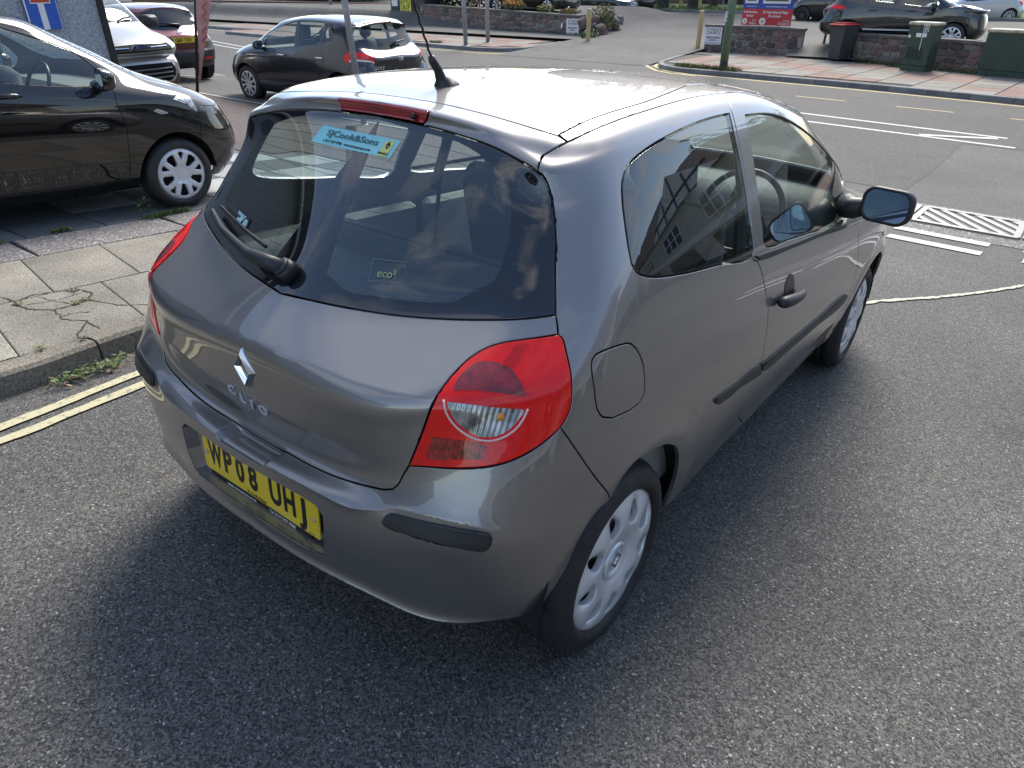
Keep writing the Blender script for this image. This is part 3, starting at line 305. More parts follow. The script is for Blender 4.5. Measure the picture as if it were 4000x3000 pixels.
def cut(S, regions, k=7, extra=()):
    """triangulate the (u,v) sheet along every region outline; returns uv and {region: triangles}"""
    U, V = S.nu-1, S.nv-1
    us = np.linspace(0, U, U*k+1); vs = np.linspace(0, V, V*k+1)
    uu, vv = np.meshgrid(us, vs); G = np.stack([uu.ravel(), vv.ravel()], 1)
    if len(extra): G = np.concatenate([G]+[np.asarray(e, float) for e in extra])
    border = (G[:, 0] == 0) | (G[:, 0] == U) | (G[:, 1] == 0) | (G[:, 1] == V)
    pts = []; edges = []
    for nm, poly in regions:
        b = len(pts); pts += [tuple(p) for p in poly]; n = len(poly); edges += [(b+i, b+(i+1) % n) for i in range(n)]
    Q = np.array(pts)
    keep = np.ones(len(G), bool)
    for i in range(0, len(G), 4000):
        d = G[i:i+4000, None, :]-Q[None]; m = (d**2).sum(2).min(1); keep[i:i+4000] = (m > (.42/k)**2) | border[i:i+4000]
        keep[i:i+4000] &= ~(border[i:i+4000] & (m < 1e-6))
    G = G[keep]
    # outer border as constraint so that the sheet is a full rectangle
    allp = [Vector(p) for p in pts]+[Vector(p) for p in G]
    vo, eo, fo, *_ = delaunay_2d_cdt(allp, edges, [], 0, 1e-5)
    uv = np.array([(p.x, p.y) for p in vo]); F = np.array([q for q in fo if len(q) == 3])
    uv[np.abs(uv[:, 0]) < 2e-4, 0] = 0; uv[np.abs(uv[:, 0]-U) < 2e-4, 0] = U; uv[np.abs(uv[:, 1]-V) < 2e-4, 1] = V
    cen = uv[F].mean(1)
    a = uv[F]; ar = (a[:, 1, 0]-a[:, 0, 0])*(a[:, 2, 1]-a[:, 0, 1])-(a[:, 1, 1]-a[:, 0, 1])*(a[:, 2, 0]-a[:, 0, 0])
    ok = np.abs(ar) > 1e-7; F, cen, ar = F[ok], cen[ok], ar[ok]; F[ar < 0] = F[ar < 0][:, ::-1]
    lab = np.full(len(F), len(regions)); 
    for i in range(len(regions)-1, -1, -1): lab[inpoly(cen, regions[i][1])] = i
    res = {}
    for i in range(len(regions)+1):
        nm = regions[i][0] if i < len(regions) else 'body'
        t = F[lab == i]
        if len(t): res[nm] = np.concatenate([res[nm], t]) if nm in res else t
    return uv, res
def panel(S, uv, tris, name, m, parent, sides=(1, -1), gap=.002, depth=.012, lift=0., bev=.0015, seam=True, mats=None):
    """one body panel: outer skin with exact surface normals, a small rolled edge and an inward flange"""
    idx = np.unique(tris); remap = -np.ones(len(uv), int); remap[idx] = np.arange(len(idx)); t = remap[tris]
    X, nn = S.ev(uv[idx, 0], uv[idx, 1]); n0 = len(idx)
    sm = (uv[idx, 0] == 0) | (uv[idx, 0] == S.nu-1) | (uv[idx, 1] == S.nv-1)
    ec = {}
    for a, b, c in t:
        for e in ((a, b), (b, c), (c, a)): ec[e] = ec.get(e, 0)+1
    bd = [e for e in ec if (e[1], e[0]) not in ec and not (sm[e[0]] and sm[e[1]])]
    inw = np.zeros((n0, 3))
    for a, b in bd:
        d = X[b]-X[a]; l = np.linalg.norm(d)
        if l < 1e-9: continue
        q = np.cross(nn[a]+nn[b], d/l); q /= max(np.linalg.norm(q), 1e-9); inw[a] += q; inw[b] += q
    l = np.linalg.norm(inw, axis=1); bi = l > 1e-6
    inw[bi] /= np.maximum(l[bi], .8)[:, None]*1.0
    inw[bi & sm, 0] = 0
    X = X+nn*lift; X[bi] += inw[bi]*(gap+bev)
    isb = sorted({i for e in bd for i in e}); bm_ = {i: j for j, i in enumerate(isb)}; nb = len(isb)
    B = X[isb]; Nb = nn[isb]; I = inw[isb]
    if depth > 0:
        r1 = B-I*bev-Nb*bev; r2_ = r1-Nb*depth
        Vx = np.concatenate([X, r1, r1, r2_]); n1 = Nb-I*.9; n1 /= np.linalg.norm(n1, axis=1, keepdims=True)
        Nx = np.concatenate([nn, n1, -I, -I])
        fl = []
        for a, b in bd:
            i, j = bm_[a], bm_[b]
            fl += [(b, a, n0+i, n0+j), (n0+nb+j, n0+nb+i, n0+2*nb+i, n0+2*nb+j)]
    else: Vx, Nx, fl = X, nn, []
    faces = [tuple(q) for q in t]+fl
    outs = []
    mid = sm.any() and seam and len(sides) == 2
    M = np.array([-1, 1, 1.])
    def mk(Vv, Nv, ff):
        me = bpy.data.meshes.new(name); me.from_pydata(Vv.tolist(), [], ff); me.update()
        me.polygons.foreach_set('use_smooth', [True]*len(me.polygons))
        Nv = np.where(np.linalg.norm(Nv, axis=1, keepdims=True) < 1e-6, np.array([0, 0, 1.]), Nv)
        me.normals_split_custom_set_from_vertices(Nv.tolist())
        outs.append(link(name, me, m, parent))
    if mid:
        smv = np.concatenate([sm, np.zeros(len(Vx)-n0, bool)])
        mp = np.where(smv, np.arange(len(Vx)), np.arange(len(Vx))+len(Vx))
        # compact the mirrored vertices
        new = np.cumsum(~smv)-1+len(Vx); mp = np.where(smv, np.arange(len(Vx)), new)
        V2 = np.concatenate([Vx, (Vx*M)[~smv]]); N2 = np.concatenate([Nx, (Nx*M)[~smv]])
        mk(V2, N2, faces+[tuple(int(mp[i]) for i in reversed(q)) for q in faces])
    else:
        for sgn in sides:
            if sgn > 0: mk(Vx, Nx, faces)
            else: mk(Vx*M, Nx*M, [tuple(reversed(q)) for q in faces])
    return outs
def patch(S, poly, name, m, parent, side=1, lift=.0012, step=.06, depth=0.):
    """a thin piece laid on the body surface (badge, sticker, trim)"""
    P = densify(poly, step); lo, hi = P.min(0), P.max(0)
    g = np.array([(a, b) for a in np.arange(lo[0]+step/2, hi[0], step) for b in np.arange(lo[1]+step/2, hi[1], step)])
    if len(g):
        g = g[inpoly(g, P)]
    if len(g):
        d = ((g[:, None]-P[None])**2).sum(2).min(1); g = g[d > (.5*step)**2]
    n = len(P); vo, eo, fo, *_ = delaunay_2d_cdt([Vector(p) for p in P]+[Vector(p) for p in g], [(i, (i+1) % n) for i in range(n)], [], 1, 1e-6)
    uv = np.array([(p.x, p.y) for p in vo]); t = np.array([q for q in fo if len(q) == 3])
    a = uv[t]; ar = (a[:, 1, 0]-a[:, 0, 0])*(a[:, 2, 1]-a[:, 0, 1])-(a[:, 1, 1]-a[:, 0, 1])*(a[:, 2, 0]-a[:, 0, 0]); t[ar < 0] = t[ar < 0][:, ::-1]
    return panel(S, uv, t, name, m, parent, sides=(side,), gap=0, bev=.0005 if depth else 0, depth=depth, lift=lift, seam=False)[0]

# ---------------------------------------------------------------- wheels
def polar_holes(kind):
    H = []
    if kind == 'oval':        # nine leaf-shaped vents near the rim
        for i in range(9):
            a0 = 2*math.pi*(i+.35)/9
            H.append([(.715+.155*math.cos(t), a0+.165*math.sin(t)*(1-.45*math.cos(t))) for t in np.linspace(0, 2*math.pi, 17)[:-1]])
    elif kind == 'y5':        # five split spokes: large and small openings
        for i in range(5):
            a0 = 2*math.pi*(i+.25)/5
            H.append([(.42, a0-.20), (.80, a0-.24), (.86, a0-.12), (.86, a0+.12), (.80, a0+.24), (.42, a0+.20), (.36, a0)])
            b0 = a0+math.pi/5
            H.append([(.55, b0), (.84, b0-.15), (.88, b0), (.84, b0+.15)])
    elif kind.startswith('s'):
        n = int(kind[1:])
        for i in range(n):
            a0 = 2*math.pi*(i+.5)/n; w = math.pi/n*.62
            H.append([(.34, a0-w*.55), (.85, a0-w), (.9, a0), (.85, a0+w), (.34, a0+w*.55)])
    return H
WHEELS = {}
def wheel(name, parent, x, y, z, side, Rt, Rc, w=.185, kind='oval', face=None, rot=0., steer=0., parts=True, capcol=(.62, .63, .66), dish=.02):
    """tyre, slotted cover or alloy face, hub emblem and dark rim well; x is the outer face of the cover"""
    root = bpy.data.objects.new(name, None); COL.objects.link(root); root.parent = parent; root.empty_display_size = .05
    root.matrix_local = Matrix.Translation((x, y, z)) @ Matrix.Rotation(steer, 4, 'Z') @ Matrix(((0, 0, side, 0), (1, 0, 0, 0), (0, 1, 0, 0), (0, 0, 0, 1)) if side > 0 else ((0, 0, -1, 0), (-1, 0, 0, 0), (0, 1, 0, 0), (0, 0, 0, 1)))
    key = (Rt, Rc, w, kind, capcol)
    if key not in WHEELS:
        s = Rc+.004; o = .012   # sidewall bulges a little beyond the cover
        prof = [(s-.012, -.03), (s, -.004), (s+.012, .004), (s+(Rt-s)*.3, .004), (s+(Rt-s)*.55, -.001), (s+(Rt-s)*.8, -.013), (Rt-.010, -.026), (Rt-.003, -.036), (Rt, -.046)]
        for q in (.25, .5, .75):
            g = -.046-(w-.060)*q; prof += [(Rt+.0005, g+.006), (Rt-.007, g+.0045), (Rt-.007, g-.0045), (Rt+.0005, g-.006)]
        prof += [(Rt, -w+.018), (Rt-.02, -w+.006), (Rt-(Rt-s)*.5, -w), (s, -w+.02)]
        tm = MB().lathe(prof, 72).mesh('tyre')
        # cover
        H = polar_holes(kind); pts = []; ed = []
        def ring(r, n): return [(r*math.cos(2*math.pi*i/n), r*math.sin(2*math.pi*i/n)) for i in range(n)]
        outer = ring(1, 90); pts += outer; ed += [(i, (i+1) % 90) for i in range(90)]
        hol = []
        for h in H:
            p = [(r*math.cos(a), r*math.sin(a)) for r, a in h]; p = densify(p, .05).tolist(); b = len(pts); pts += [tuple(q) for q in p]; ed += [(b+i, b+(i+1) % len(p)) for i in range(len(p))]; hol.append(np.array(p))
        Q = np.array(pts)
        for r in np.linspace(.06, .96, 16):
            for p in ring(r, max(8, int(70*r))):
                if ((Q-p)**2).sum(1).min() > .0009: pts.append(p)
        vo, eo, fo, *_ = delaunay_2d_cdt([Vector(p) for p in pts], ed, [], 0, 1e-6)
        P = np.array([(p.x, p.y) for p in vo]); t = np.array([q for q in fo if len(q) == 3]); c = P[t].mean(1)
        ok = np.ones(len(t), bool)
        for h in hol: ok &= ~inpoly(c, h)
        t = t[ok]; a = P[t]; ar = (a[:, 1, 0]-a[:, 0, 0])*(a[:, 2, 1]-a[:, 0, 1])-(a[:, 1, 1]-a[:, 0, 1])*(a[:, 2, 0]-a[:, 0, 0]); t[ar < 0] = t[ar < 0][:, ::-1]
        r = np.hypot(P[:, 0], P[:, 1]); zz = np.interp(r, [0, .14, .2, .28, .33, .55, .8, .93, 1], [-.010, -.010, -.012, -.016, -.006, .004, .002, -.004, -.012])*(Rc/.2)*1.0
        if kind == 'oval' :
            th = np.arctan2(P[:, 1], P[:, 0]); zz = zz-.016*np.exp(-((r-.76)/.15)**2)*(.5+.5*np.cos(9*(th-2*math.pi*.35/9)))**3
        elif dish: zz = zz-.010*np.clip((r-.3)/.6, 0, 1)*(0)
        V = np.stack([P[:, 0]*Rc, P[:, 1]*Rc, zz], 1).tolist(); F = [tuple(q) for q in t]
        ec = {}
        for q in F:
            for e in ((q[0], q[1]), (q[1], q[2]), (q[2], q[0])): ec[e] = 1
        bd = [e for e in ec if (e[1], e[0]) not in ec]; n0 = len(V); mp = {}
        for e in bd:
            for i in e:
                if i not in mp: mp[i] = len(V); V.append((V[i][0], V[i][1], V[i][2]-.018))
        F += [(b, a_, mp[a_], mp[b]) for a_, b in bd]
        cm = bpy.data.meshes.new('wheel_cover'); cm.from_pydata(V, [], F); cm.update()
        for pl in cm.polygons: pl.use_smooth = len(pl.vertices) == 3
        wm = MB().lathe([(Rc-.005, -.025), (Rc-.02, -.05), (Rc-.03, -.11), (.07, -.075), (.001, -.07)], 40).mesh('rim_well')
        WHEELS[key] = (tm, cm, wm)
        tm.materials.append(mat('tyre_rubber', (.018, .018, .019), .62, noise=(30, .35), bump=(260, .12, .002)))
        cm.materials.append(mat('cover_silver_%.2f' % capcol[0], capcol, .30, .35, .3, .12, noise=(9, .05)))
        wm.materials.append(mat('rim_black', (.02, .02, .022), .5))
        for q in (tm, wm): q.polygons.foreach_set('use_smooth', [True]*len(q.polygons))
    tm, cm, wm = WHEELS[key]
    for nm, me in (('tyre', tm), ('wheel_cover', cm), ('rim_well', wm)):
        o = bpy.data.objects.new(nm, me); COL.objects.link(o); o.parent = root
        if nm == 'wheel_cover': o.rotation_euler = (0, 0, rot)
    return root

# ---------------------------------------------------------------- ground levels
def zg(x, y):
    """side street slopes down to the level main road"""
    a = np.minimum(-.0101*x-.07245*y, .9-.01*y); b = -.78
    return .5*(a+b+np.sqrt((a-b)**2+.05**2))
ss = lambda x, a, b: np.clip((x-a)/(b-a), 0, 1)**2*(3-2*np.clip((x-a)/(b-a), 0, 1))
def zl(x, y):
    """church car park beyond the main road"""
    z = np.minimum(-.775+.045*(y-20.5), -.2+.004*(y-34)) 
    z = z+.20*ss(x, -9, -6.5)*ss(y, 24.6, 26)*(1-ss(y, 27, 34))
    return z+.55*ss(x, -16.6, -18.)*ss(y, 27.4, 28.4)*(1-ss(y, 34, 40))
def sheet(name, xs, ys, off, m, zf=zg, parent=None, mask=None, jit=0):
    xs, ys = np.asarray(xs, float), np.asarray(ys, float); X, Y = np.meshgrid(xs, ys); Z = zf(X, Y)+off
    n = len(xs); v = np.stack([X.ravel(), Y.ravel(), Z.ravel()], 1)
    f = [(j*n+i, j*n+i+1, (j+1)*n+i+1, (j+1)*n+i) for j in range(len(ys)-1) for i in range(n-1)]
    if mask: 
        c = v[np.array(f)].mean(1); f = [q for q, k in zip(f, mask(c[:, 0], c[:, 1])) if k]
    me = bpy.data.meshes.new(name); me.from_pydata(v.tolist(), [], f); me.update()
    return link(name, me, m, parent, True)
def ribbon(name, pts, w, off, m, parent=None, zf=zg, step=.25, rough=0.):
    """painted line of width w following the ground"""
    P = densify(pts, step, False); t = np.gradient(P, axis=0); t /= np.linalg.norm(t, axis=1, keepdims=True); nn = np.stack([-t[:, 1], t[:, 0]], 1)
    rn = np.random.RandomState(len(P))
    wa = w/2*(1+rough*rn.uniform(-1, 1, len(P))); wb = w/2*(1+rough*rn.uniform(-1, 1, len(P)))
    A, B = P+nn*wa[:, None], P-nn*wb[:, None]; k = len(P)
    V = np.concatenate([np.column_stack([A, zf(A[:, 0], A[:, 1])+off]), np.column_stack([B, zf(B[:, 0], B[:, 1])+off])])
    me = bpy.data.meshes.new(name); me.from_pydata(V.tolist(), [], [(k+i, k+i+1, i+1, i) for i in range(k-1)]); me.update()
    return link(name, me, m, parent)
def asphalt(name, dark, light, stone=150., tint=(1, .97, .93), rough=.85, patch=.22):
    """aggregate: every chipping has its own grey, dark binder between them, wide mottling"""
    m = bpy.data.materials.new(name); m.use_nodes = True; MATS[name] = m
    n = m.node_tree.nodes; l = m.node_tree.links; b = n['Principled BSDF']; b.inputs['Roughness'].default_value = rough
    t = n.new('ShaderNodeTexCoord')
    w = n.new('ShaderNodeTexNoise'); w.inputs['Scale'].default_value = stone*.5; w.inputs['Detail'].default_value = 2; l.new(t.outputs['Object'], w.inputs['Vector'])
    dist = n.new('ShaderNodeMix'); dist.data_type = 'VECTOR'; dist.inputs['Factor'].default_value = .006*150/stone
    l.new(t.outputs['Object'], dist.inputs['A']); l.new(w.outputs['Color'], dist.inputs['B'])
    v = n.new('ShaderNodeTexVoronoi'); v.inputs['Scale'].default_value = stone; l.new(dist.outputs['Result'], v.inputs['Vector'])
    e = n.new('ShaderNodeTexVoronoi'); e.feature = 'DISTANCE_TO_EDGE'; e.inputs['Scale'].default_value = stone; l.new(dist.outputs['Result'], e.inputs['Vector'])
    sp = n.new('ShaderNodeSeparateColor'); l.new(v.outputs['Color'], sp.inputs[0])
    r = n.new('ShaderNodeValToRGB'); el = r.color_ramp.elements
    el[0].position = 0; el[0].color = (*[dark*c for c in (1, 1, 1.02)], 1); el[1].position = 1; el[1].color = (*[light*3.4*c for c in (1, .97, .9)], 1)
    for p, k, c in ((.35, light*.62, (1, .98, .95)), (.7, light, (.94, .98, 1.03)), (.9, light*1.3, (1.08, .98, .84)), (.975, light*1.55, (1, 1, 1))):
        q = el.new(p); q.color = (*[k*x*y for x, y in zip(c, tint)], 1)
    l.new(sp.outputs[0], r.inputs[0])
    em = n.new('ShaderNodeMapRange'); em.inputs['From Max'].default_value = .10; em.inputs['To Min'].default_value = .45; l.new(e.outputs['Distance'], em.inputs['Value'])
    big = n.new('ShaderNodeTexNoise'); big.inputs['Scale'].default_value = .55; big.inputs['Detail'].default_value = 6; l.new(t.outputs['Object'], big.inputs['Vector'])
    bm = n.new('ShaderNodeMapRange'); bm.inputs['From Min'].default_value = .3; bm.inputs['From Max'].default_value = .7; bm.inputs['To Min'].default_value = 1-patch; bm.inputs['To Max'].default_value = 1+patch; l.new(big.outputs['Fac'], bm.inputs['Value'])
    oil = n.new('ShaderNodeTexNoise'); oil.inputs['Scale'].default_value = 1.9; oil.inputs['Detail'].default_value = 8; oil.inputs['Roughness'].default_value = .65; l.new(t.outputs['Object'], oil.inputs['Vector'])
    om = n.new('ShaderNodeMapRange'); om.inputs['From Min'].default_value = .62; om.inputs['From Max'].default_value = .72; om.inputs['To Min'].default_value = 1; om.inputs['To Max'].default_value = .62; l.new(oil.outputs['Fac'], om.inputs['Value'])
    m0 = n.new('ShaderNodeMath'); m0.operation = 'MULTIPLY'; l.new(om.outputs[0], m0.inputs[0]); l.new(bm.outputs[0], m0.inputs[1])
    mu = n.new('ShaderNodeMath'); mu.operation = 'MULTIPLY'; l.new(em.outputs[0], mu.inputs[0]); l.new(m0.outputs[0], mu.inputs[1])
    s = n.new('ShaderNodeVectorMath'); s.operation = 'SCALE'; l.new(r.outputs[0], s.inputs[0]); l.new(mu.outputs[0], s.inputs['Scale']); l.new(s.outputs[0], b.inputs['Base Color'])
    bp = n.new('ShaderNodeBump'); bp.inputs['Strength'].default_value = .55; bp.inputs['Distance'].default_value = .0035*150/stone
    hh = n.new('ShaderNodeMath'); hh.operation = 'MULTIPLY_ADD'; hh.inputs[1].default_value = .35; l.new(sp.outputs[1], hh.inputs[0]); l.new(e.outputs['Distance'], hh.inputs[2])
    l.new(hh.outputs[0], bp.inputs['Height']); l.new(bp.outputs[0], b.inputs['Normal'])
    return m
def worn(name, col, under, wear=.5, scale=26., rough=.65):
    """road paint worn through to the stone"""
    m = mat(name, col, rough); n = m.node_tree.nodes; l = m.node_tree.links; b = n['Principled BSDF']
    t = n.new('ShaderNodeTexCoord'); x = n.new('ShaderNodeTexNoise'); x.inputs['Scale'].default_value = scale; x.inputs['Detail'].default_value = 9; x.inputs['Roughness'].default_value = .75; l.new(t.outputs['Object'], x.inputs['Vector'])
    r = n.new('ShaderNodeValToRGB'); r.color_ramp.elements[0].position = wear-.06; r.color_ramp.elements[1].position = wear+.05; r.color_ramp.elements[0].color = (*under, 1); r.color_ramp.elements[1].color = (*col, 1)
    l.new(x.outputs['Fac'], r.inputs[0]); l.new(r.outputs[0], b.inputs['Base Color'])
    return m
def concrete(name, col, var=.25, fine=120., spk=.35):
    m = mat(name, col, .88); n = m.node_tree.nodes; l = m.node_tree.links; b = n['Principled BSDF']
    t = n.new('ShaderNodeTexCoord'); oi = n.new('ShaderNodeObjectInfo')
    x = n.new('ShaderNodeTexNoise'); x.inputs['Scale'].default_value = 2.2; x.inputs['Detail'].default_value = 8; x.noise_dimensions = '4D'; l.new(t.outputs['Object'], x.inputs['Vector'])
    mm = n.new('ShaderNodeMath'); mm.operation = 'MULTIPLY'; mm.inputs[1].default_value = 50; l.new(oi.outputs['Random'], mm.inputs[0]); l.new(mm.outputs[0], x.inputs['W'])
    y = n.new('ShaderNodeTexNoise'); y.inputs['Scale'].default_value = fine; y.inputs['Detail'].default_value = 3; l.new(t.outputs['Object'], y.inputs['Vector'])
    a = n.new('ShaderNodeMapRange'); a.inputs['From Min'].default_value = .3; a.inputs['From Max'].default_value = .7; a.inputs['To Min'].default_value = 1-var; a.inputs['To Max'].default_value = 1+var; l.new(x.outputs['Fac'], a.inputs['Value'])
    c = n.new('ShaderNodeMapRange'); c.inputs['From Min'].default_value = .35; c.inputs['From Max'].default_value = .65; c.inputs['To Min'].default_value = 1-spk; c.inputs['To Max'].default_value = 1+spk; l.new(y.outputs['Fac'], c.inputs['Value'])
    o = n.new('ShaderNodeMapRange'); o.inputs['To Min'].default_value = .86; o.inputs['To Max'].default_value = 1.12; l.new(oi.outputs['Random'], o.inputs['Value'])
    p = n.new('ShaderNodeMath'); p.operation = 'MULTIPLY'; l.new(a.outputs[0], p.inputs[0]); l.new(c.outputs[0], p.inputs[1])
    q = n.new('ShaderNodeMath'); q.operation = 'MULTIPLY'; l.new(p.outputs[0], q.inputs[0]); l.new(o.outputs[0], q.inputs[1])
    s = n.new('ShaderNodeVectorMath'); s.operation = 'SCALE'; s.inputs[0].default_value = col; l.new(q.outputs[0], s.inputs['Scale']); l.new(s.outputs[0], b.inputs['Base Color'])
    bp = n.new('ShaderNodeBump'); bp.inputs['Strength'].default_value = .35; bp.inputs['Distance'].default_value = .003; l.new(y.outputs['Fac'], bp.inputs['Height']); l.new(bp.outputs[0], b.inputs['Normal'])
    return m
def struct(o): o['kind'] = 'structure'; return o
ASPH = asphalt('asphalt', .024, .130, 185., (1.02, 1, .95))
far = lambda a, b, k: np.sign(np.linspace(a, b, k))*0+np.linspace(a, b, k)
gx = np.unique(np.concatenate([np.linspace(-600, -80, 14), np.linspace(-80, 40, 80), np.linspace(40, 600, 14)])); gy = np.unique(np.concatenate([np.linspace(-300, -20, 10), np.linspace(-20, 20, 81), np.linspace(20, 80, 16), np.linspace(80, 900, 12)]))
road = struct(sheet('road', gx, gy, 0, ASPH))
MAINM = asphalt('asphalt_worn', .028, .105, 120., (1.03, .98, .90), patch=.12)
mr = struct(sheet('main_road', np.linspace(-70, 45, 116), np.linspace(8.6, 20.4, 40), .004, MAINM, mask=lambda x, y: (x < .03-.05*(y-8.6)) | (y > 13.25)))

# ---------------------------------------------------------------- the grey hatchback
CU = {k: np.array(v) for k, v in json.loads(CURVES).items()}
cat_ = lambda *a: np.concatenate([np.atleast_2d(np.asarray(x, float)) for x in a])
def dedupe(P):
    out = [P[0]]
    for p in P[1:]:
        if np.abs(p-out[-1]).max() > 1e-3: out.append(p)
    if np.abs(out[0]-out[-1]).max() < 1e-3: out.pop()
    return np.array(out)
PAINT = paint('grey_paint', (.265, .250, .240), .80, .38)
BLACK = mat('black_plastic', (.022, .023, .025), .48, bump=(420, .10, .001))
SATIN = mat('satin_black', (.012, .012, .013), .35)
GAP = mat('gap_black', (.006, .006, .006), .9)
RUBBER = mat('rubber_seal', (.014, .014, .015), .55)
GLASS = glass('tinted_glass', (.74, .82, .80), .105)
GLASSC = glass('clear_glass', (.84, .91, .87))
FRIT = mat('frit_black', (.008, .009, .012), .03, coat=1., coat_rough=.005)
CHROME = mat('chrome', (.82, .83, .85), .06, 1.)
TRIM = mat('cabin_trim', (.16, .17, .17), .75, noise=(40, .2))
SEAT = mat('seat_cloth', (.085, .095, .105), .9, noise=(160, .35), bump=(300, .2, .002))
LINER = mat('arch_liner', (.01, .01, .011), .9)
PALE = mat('pale_trim', (.34, .36, .34), .7)

S = Surf(GRID)
def clio_disp(X, u, v):
    X = X.copy()
    st = lambda x, a, b: np.clip((x-a)/(b-a), 0, 1)**2*(3-2*np.clip((x-a)/(b-a), 0, 1))
    h = st(u, .44, .32)*st(v, 4.15, 4.7)*st(v, 5.9, 5.6)          # finger recess in the bumper ledge
    X[:, 2] -= .026*h; X[:, 1] += .012*h
    dr_ = np.stack([np.clip(X[:, 0]/.74, 0, 1)**3, -np.ones(len(X)), np.zeros(len(X))], 1); dr_ /= np.linalg.norm(dr_, axis=1, keepdims=True)
    vc = np.interp(u, CU['crease'][:, 0], CU['crease'][:, 1]); k = .013*st(u, 3.4, 2.2)*np.exp(-np.abs(v-vc)/.42)      # tailgate crease
    vl = np.interp(u, CU['ledge'][:, 0], CU['ledge'][:, 1]); k = k+.010*st(u, 5.0, 3.6)*np.exp(-np.abs(v-vl)/.40)       # bumper step
    lp = np.where(v > 1.25, np.exp(-(v-1.25)/.36), np.exp(-(1.25-v)/.8)); k = k+.027*lp*st(u, 5.3, 3.2)              # bottom lip
    X += dr_*k[:, None]
    side = X[:, 0] > .6
    for yc, zc, rr in ((.03, .265, .40), (2.59, .272, .41)):
        r = np.hypot(X[:, 1]-yc, X[:, 2]-zc); X[:, 0] += np.where(side, .007*np.exp(-((r-rr)/.035)**2), 0)
    return X
S.disp = clio_disp
car = thing('parked_hatchback', 'grey metallic three-door hatchback with yellow rear plate filling the foreground', 'car', mtx=SLOPE)
tail = dedupe(cat_(CU['tgbot'], CU['inlight'], CU['tgR1'], CU['glR'], CU['tgR2'], CU['tgR3'], CU['tgR4'], CU['roofgap'], densify([CU['roofgap'][-1], CU['tgbot'][0]], .15, False)))
rwin = dedupe(cat_(CU['glR'], CU['gltop'], densify([CU['gltop'][-1], CU['glbot'][-1]], .15, False), CU['glbot'][::-1]))
clear = dedupe(cat_(CU['clear'], densify([CU['clear'][-1], CU['clear'][0]], .15, False)))
brk = dedupe(cat_(densify([(0, 13.2), (.6, 13.2)], .1, False), CU['brR'][1:], CU['brT'], densify([CU['brT'][-1], (0, 13.2)], .15, False)))
lamp = dedupe(cat_(CU['outlight'], CU['botlight'], CU['inlight']))
ra = CU['rarch']; ra = np.array([p for i, p in enumerate(ra) if i < 6 or p[1] > 1.75])
arch = densify(cat_(ra, (5.2, 1.3), (5.12, .7), (5.08, 0), (6.8, 0), (6.84, .8)), .12)
farch = densify(cat_(CU['farch'], (11.05, 0), (13.1, 0)), .12)
bump = dedupe(densify(cat_(CU['tgbot'], CU['botlight'][::-1], CU['bseam'], (6.02, 3.9), (5.9, 0), (0, 0)), .16))
recess = densify([(0, 3.77), (.5, 3.79), (.95, 3.79), (1.18, 3.70), (1.28, 3.45), (1.26, 2.75), (1.18, 2.06), (.8, 1.98), (0, 1.98)], .12)
apil = [(10.8, 10), (11.0, 11), (11.1, 12), (11.08, 13), (11.02, 14), (10.75, 15.2), (10.0, 15.95), (9.2, 16.2)]
door = dedupe(densify(cat_(CU['doorR'], CU['doorB'], CU['doorF'], apil), .14))
wscr = densify([(16, 11.3), (14, 11.3), (12.3, 11.36), (11.8, 11.8), (11.68, 13), (11.62, 14.5), (11.7, 15.6), (12.2, 16.0), (14, 16.2), (16, 16.25)], .15)
roof = dedupe(densify(cat_(CU['roofgap'][::-1], CU['ditchA'], (9.5, 17.05), (10.8, 17.0), (11.6, 16.85), (12.2, 16.5), (14, 16.5), (16, 16.5), (16, 18), (0, 18)), .16))
rstr = dedupe(densify(cat_(CU['ditchA'], (9.5, 17.05), (10.8, 17.0), (11.5, 16.8), (11.2, 16.3), (10, 16.45), (9.2, 16.45), CU['ditchB'][::-1]), .14))
bonnet = densify([(16, 9.6), (13.6, 9.6), (12.7, 10), (12.25, 10.6), (12.2, 11.15), (16, 11.1)], .16)
hlamp = densify([(12.9, 8.1), (14.3, 8.1), (14.4, 9.2), (12.6, 9.75)], .16)
fbump = densify([(12.7, 4.6), (12.9, 7.6), (14.4, 7.9), (16, 7.9), (16, 0), (12.5, 0)], .16)
regs = [('arch', arch), ('farch', farch), ('recess', recess), ('brake_light', brk), ('clear', clear), ('rear_window', rwin), ('tailgate', tail),
        ('lamp_dome', CU['dome']), ('lamp_clear', CU['clearhalf']), ('lamp_fog', CU['trap']), ('lamp', lamp), ('flap', CU['flap'][:-1]),
        ('door_window', CU['dwin']), ('quarter_window', CU['qwin']), ('mould_rear', CU['mould1'][:-1]), ('mould_front', CU['mould2'][:-1]), ('strip', CU['strip'][:-1]),
        ('belt_seal', CU['seal'][:-1]), ('roof_strip', rstr), ('roof', roof), ('windscreen', wscr), ('bonnet', bonnet), ('headlamp', hlamp), ('door', door), ('bumper', bump), ('front_bumper', fbump)]
regs = [(n, dedupe(np.asarray(p, float))) for n, p in regs]
ex = [np.array([(a, b) for a in np.arange(.04, .6, .07) for b in np.arange(4.05, 6.0, .08)]),
      np.array([(a, b) for a in np.arange(2.2, 5.6, .16) for b in np.arange(4.0, 9.9, .16)])+.037]
for cn in ('crease', 'ledge'):
    for o_ in (0, .035, -.035, .1, -.1, .2, -.2): q = CU[cn].copy(); q[:, 1] += o_; ex.append(q[1:])
for vv_ in (1.1, 1.18, 1.25, 1.3, 1.38, 1.5, 1.65, 1.85): ex.append(np.array([(a, vv_) for a in np.arange(.05, 5.0, .12)]))
uv, tr = cut(S, regs, 7, ex)
cc = lambda *n: np.concatenate([tr[k] for k in n if k in tr])
P_ = lambda *a, **k: panel(S, uv, *a, **k)
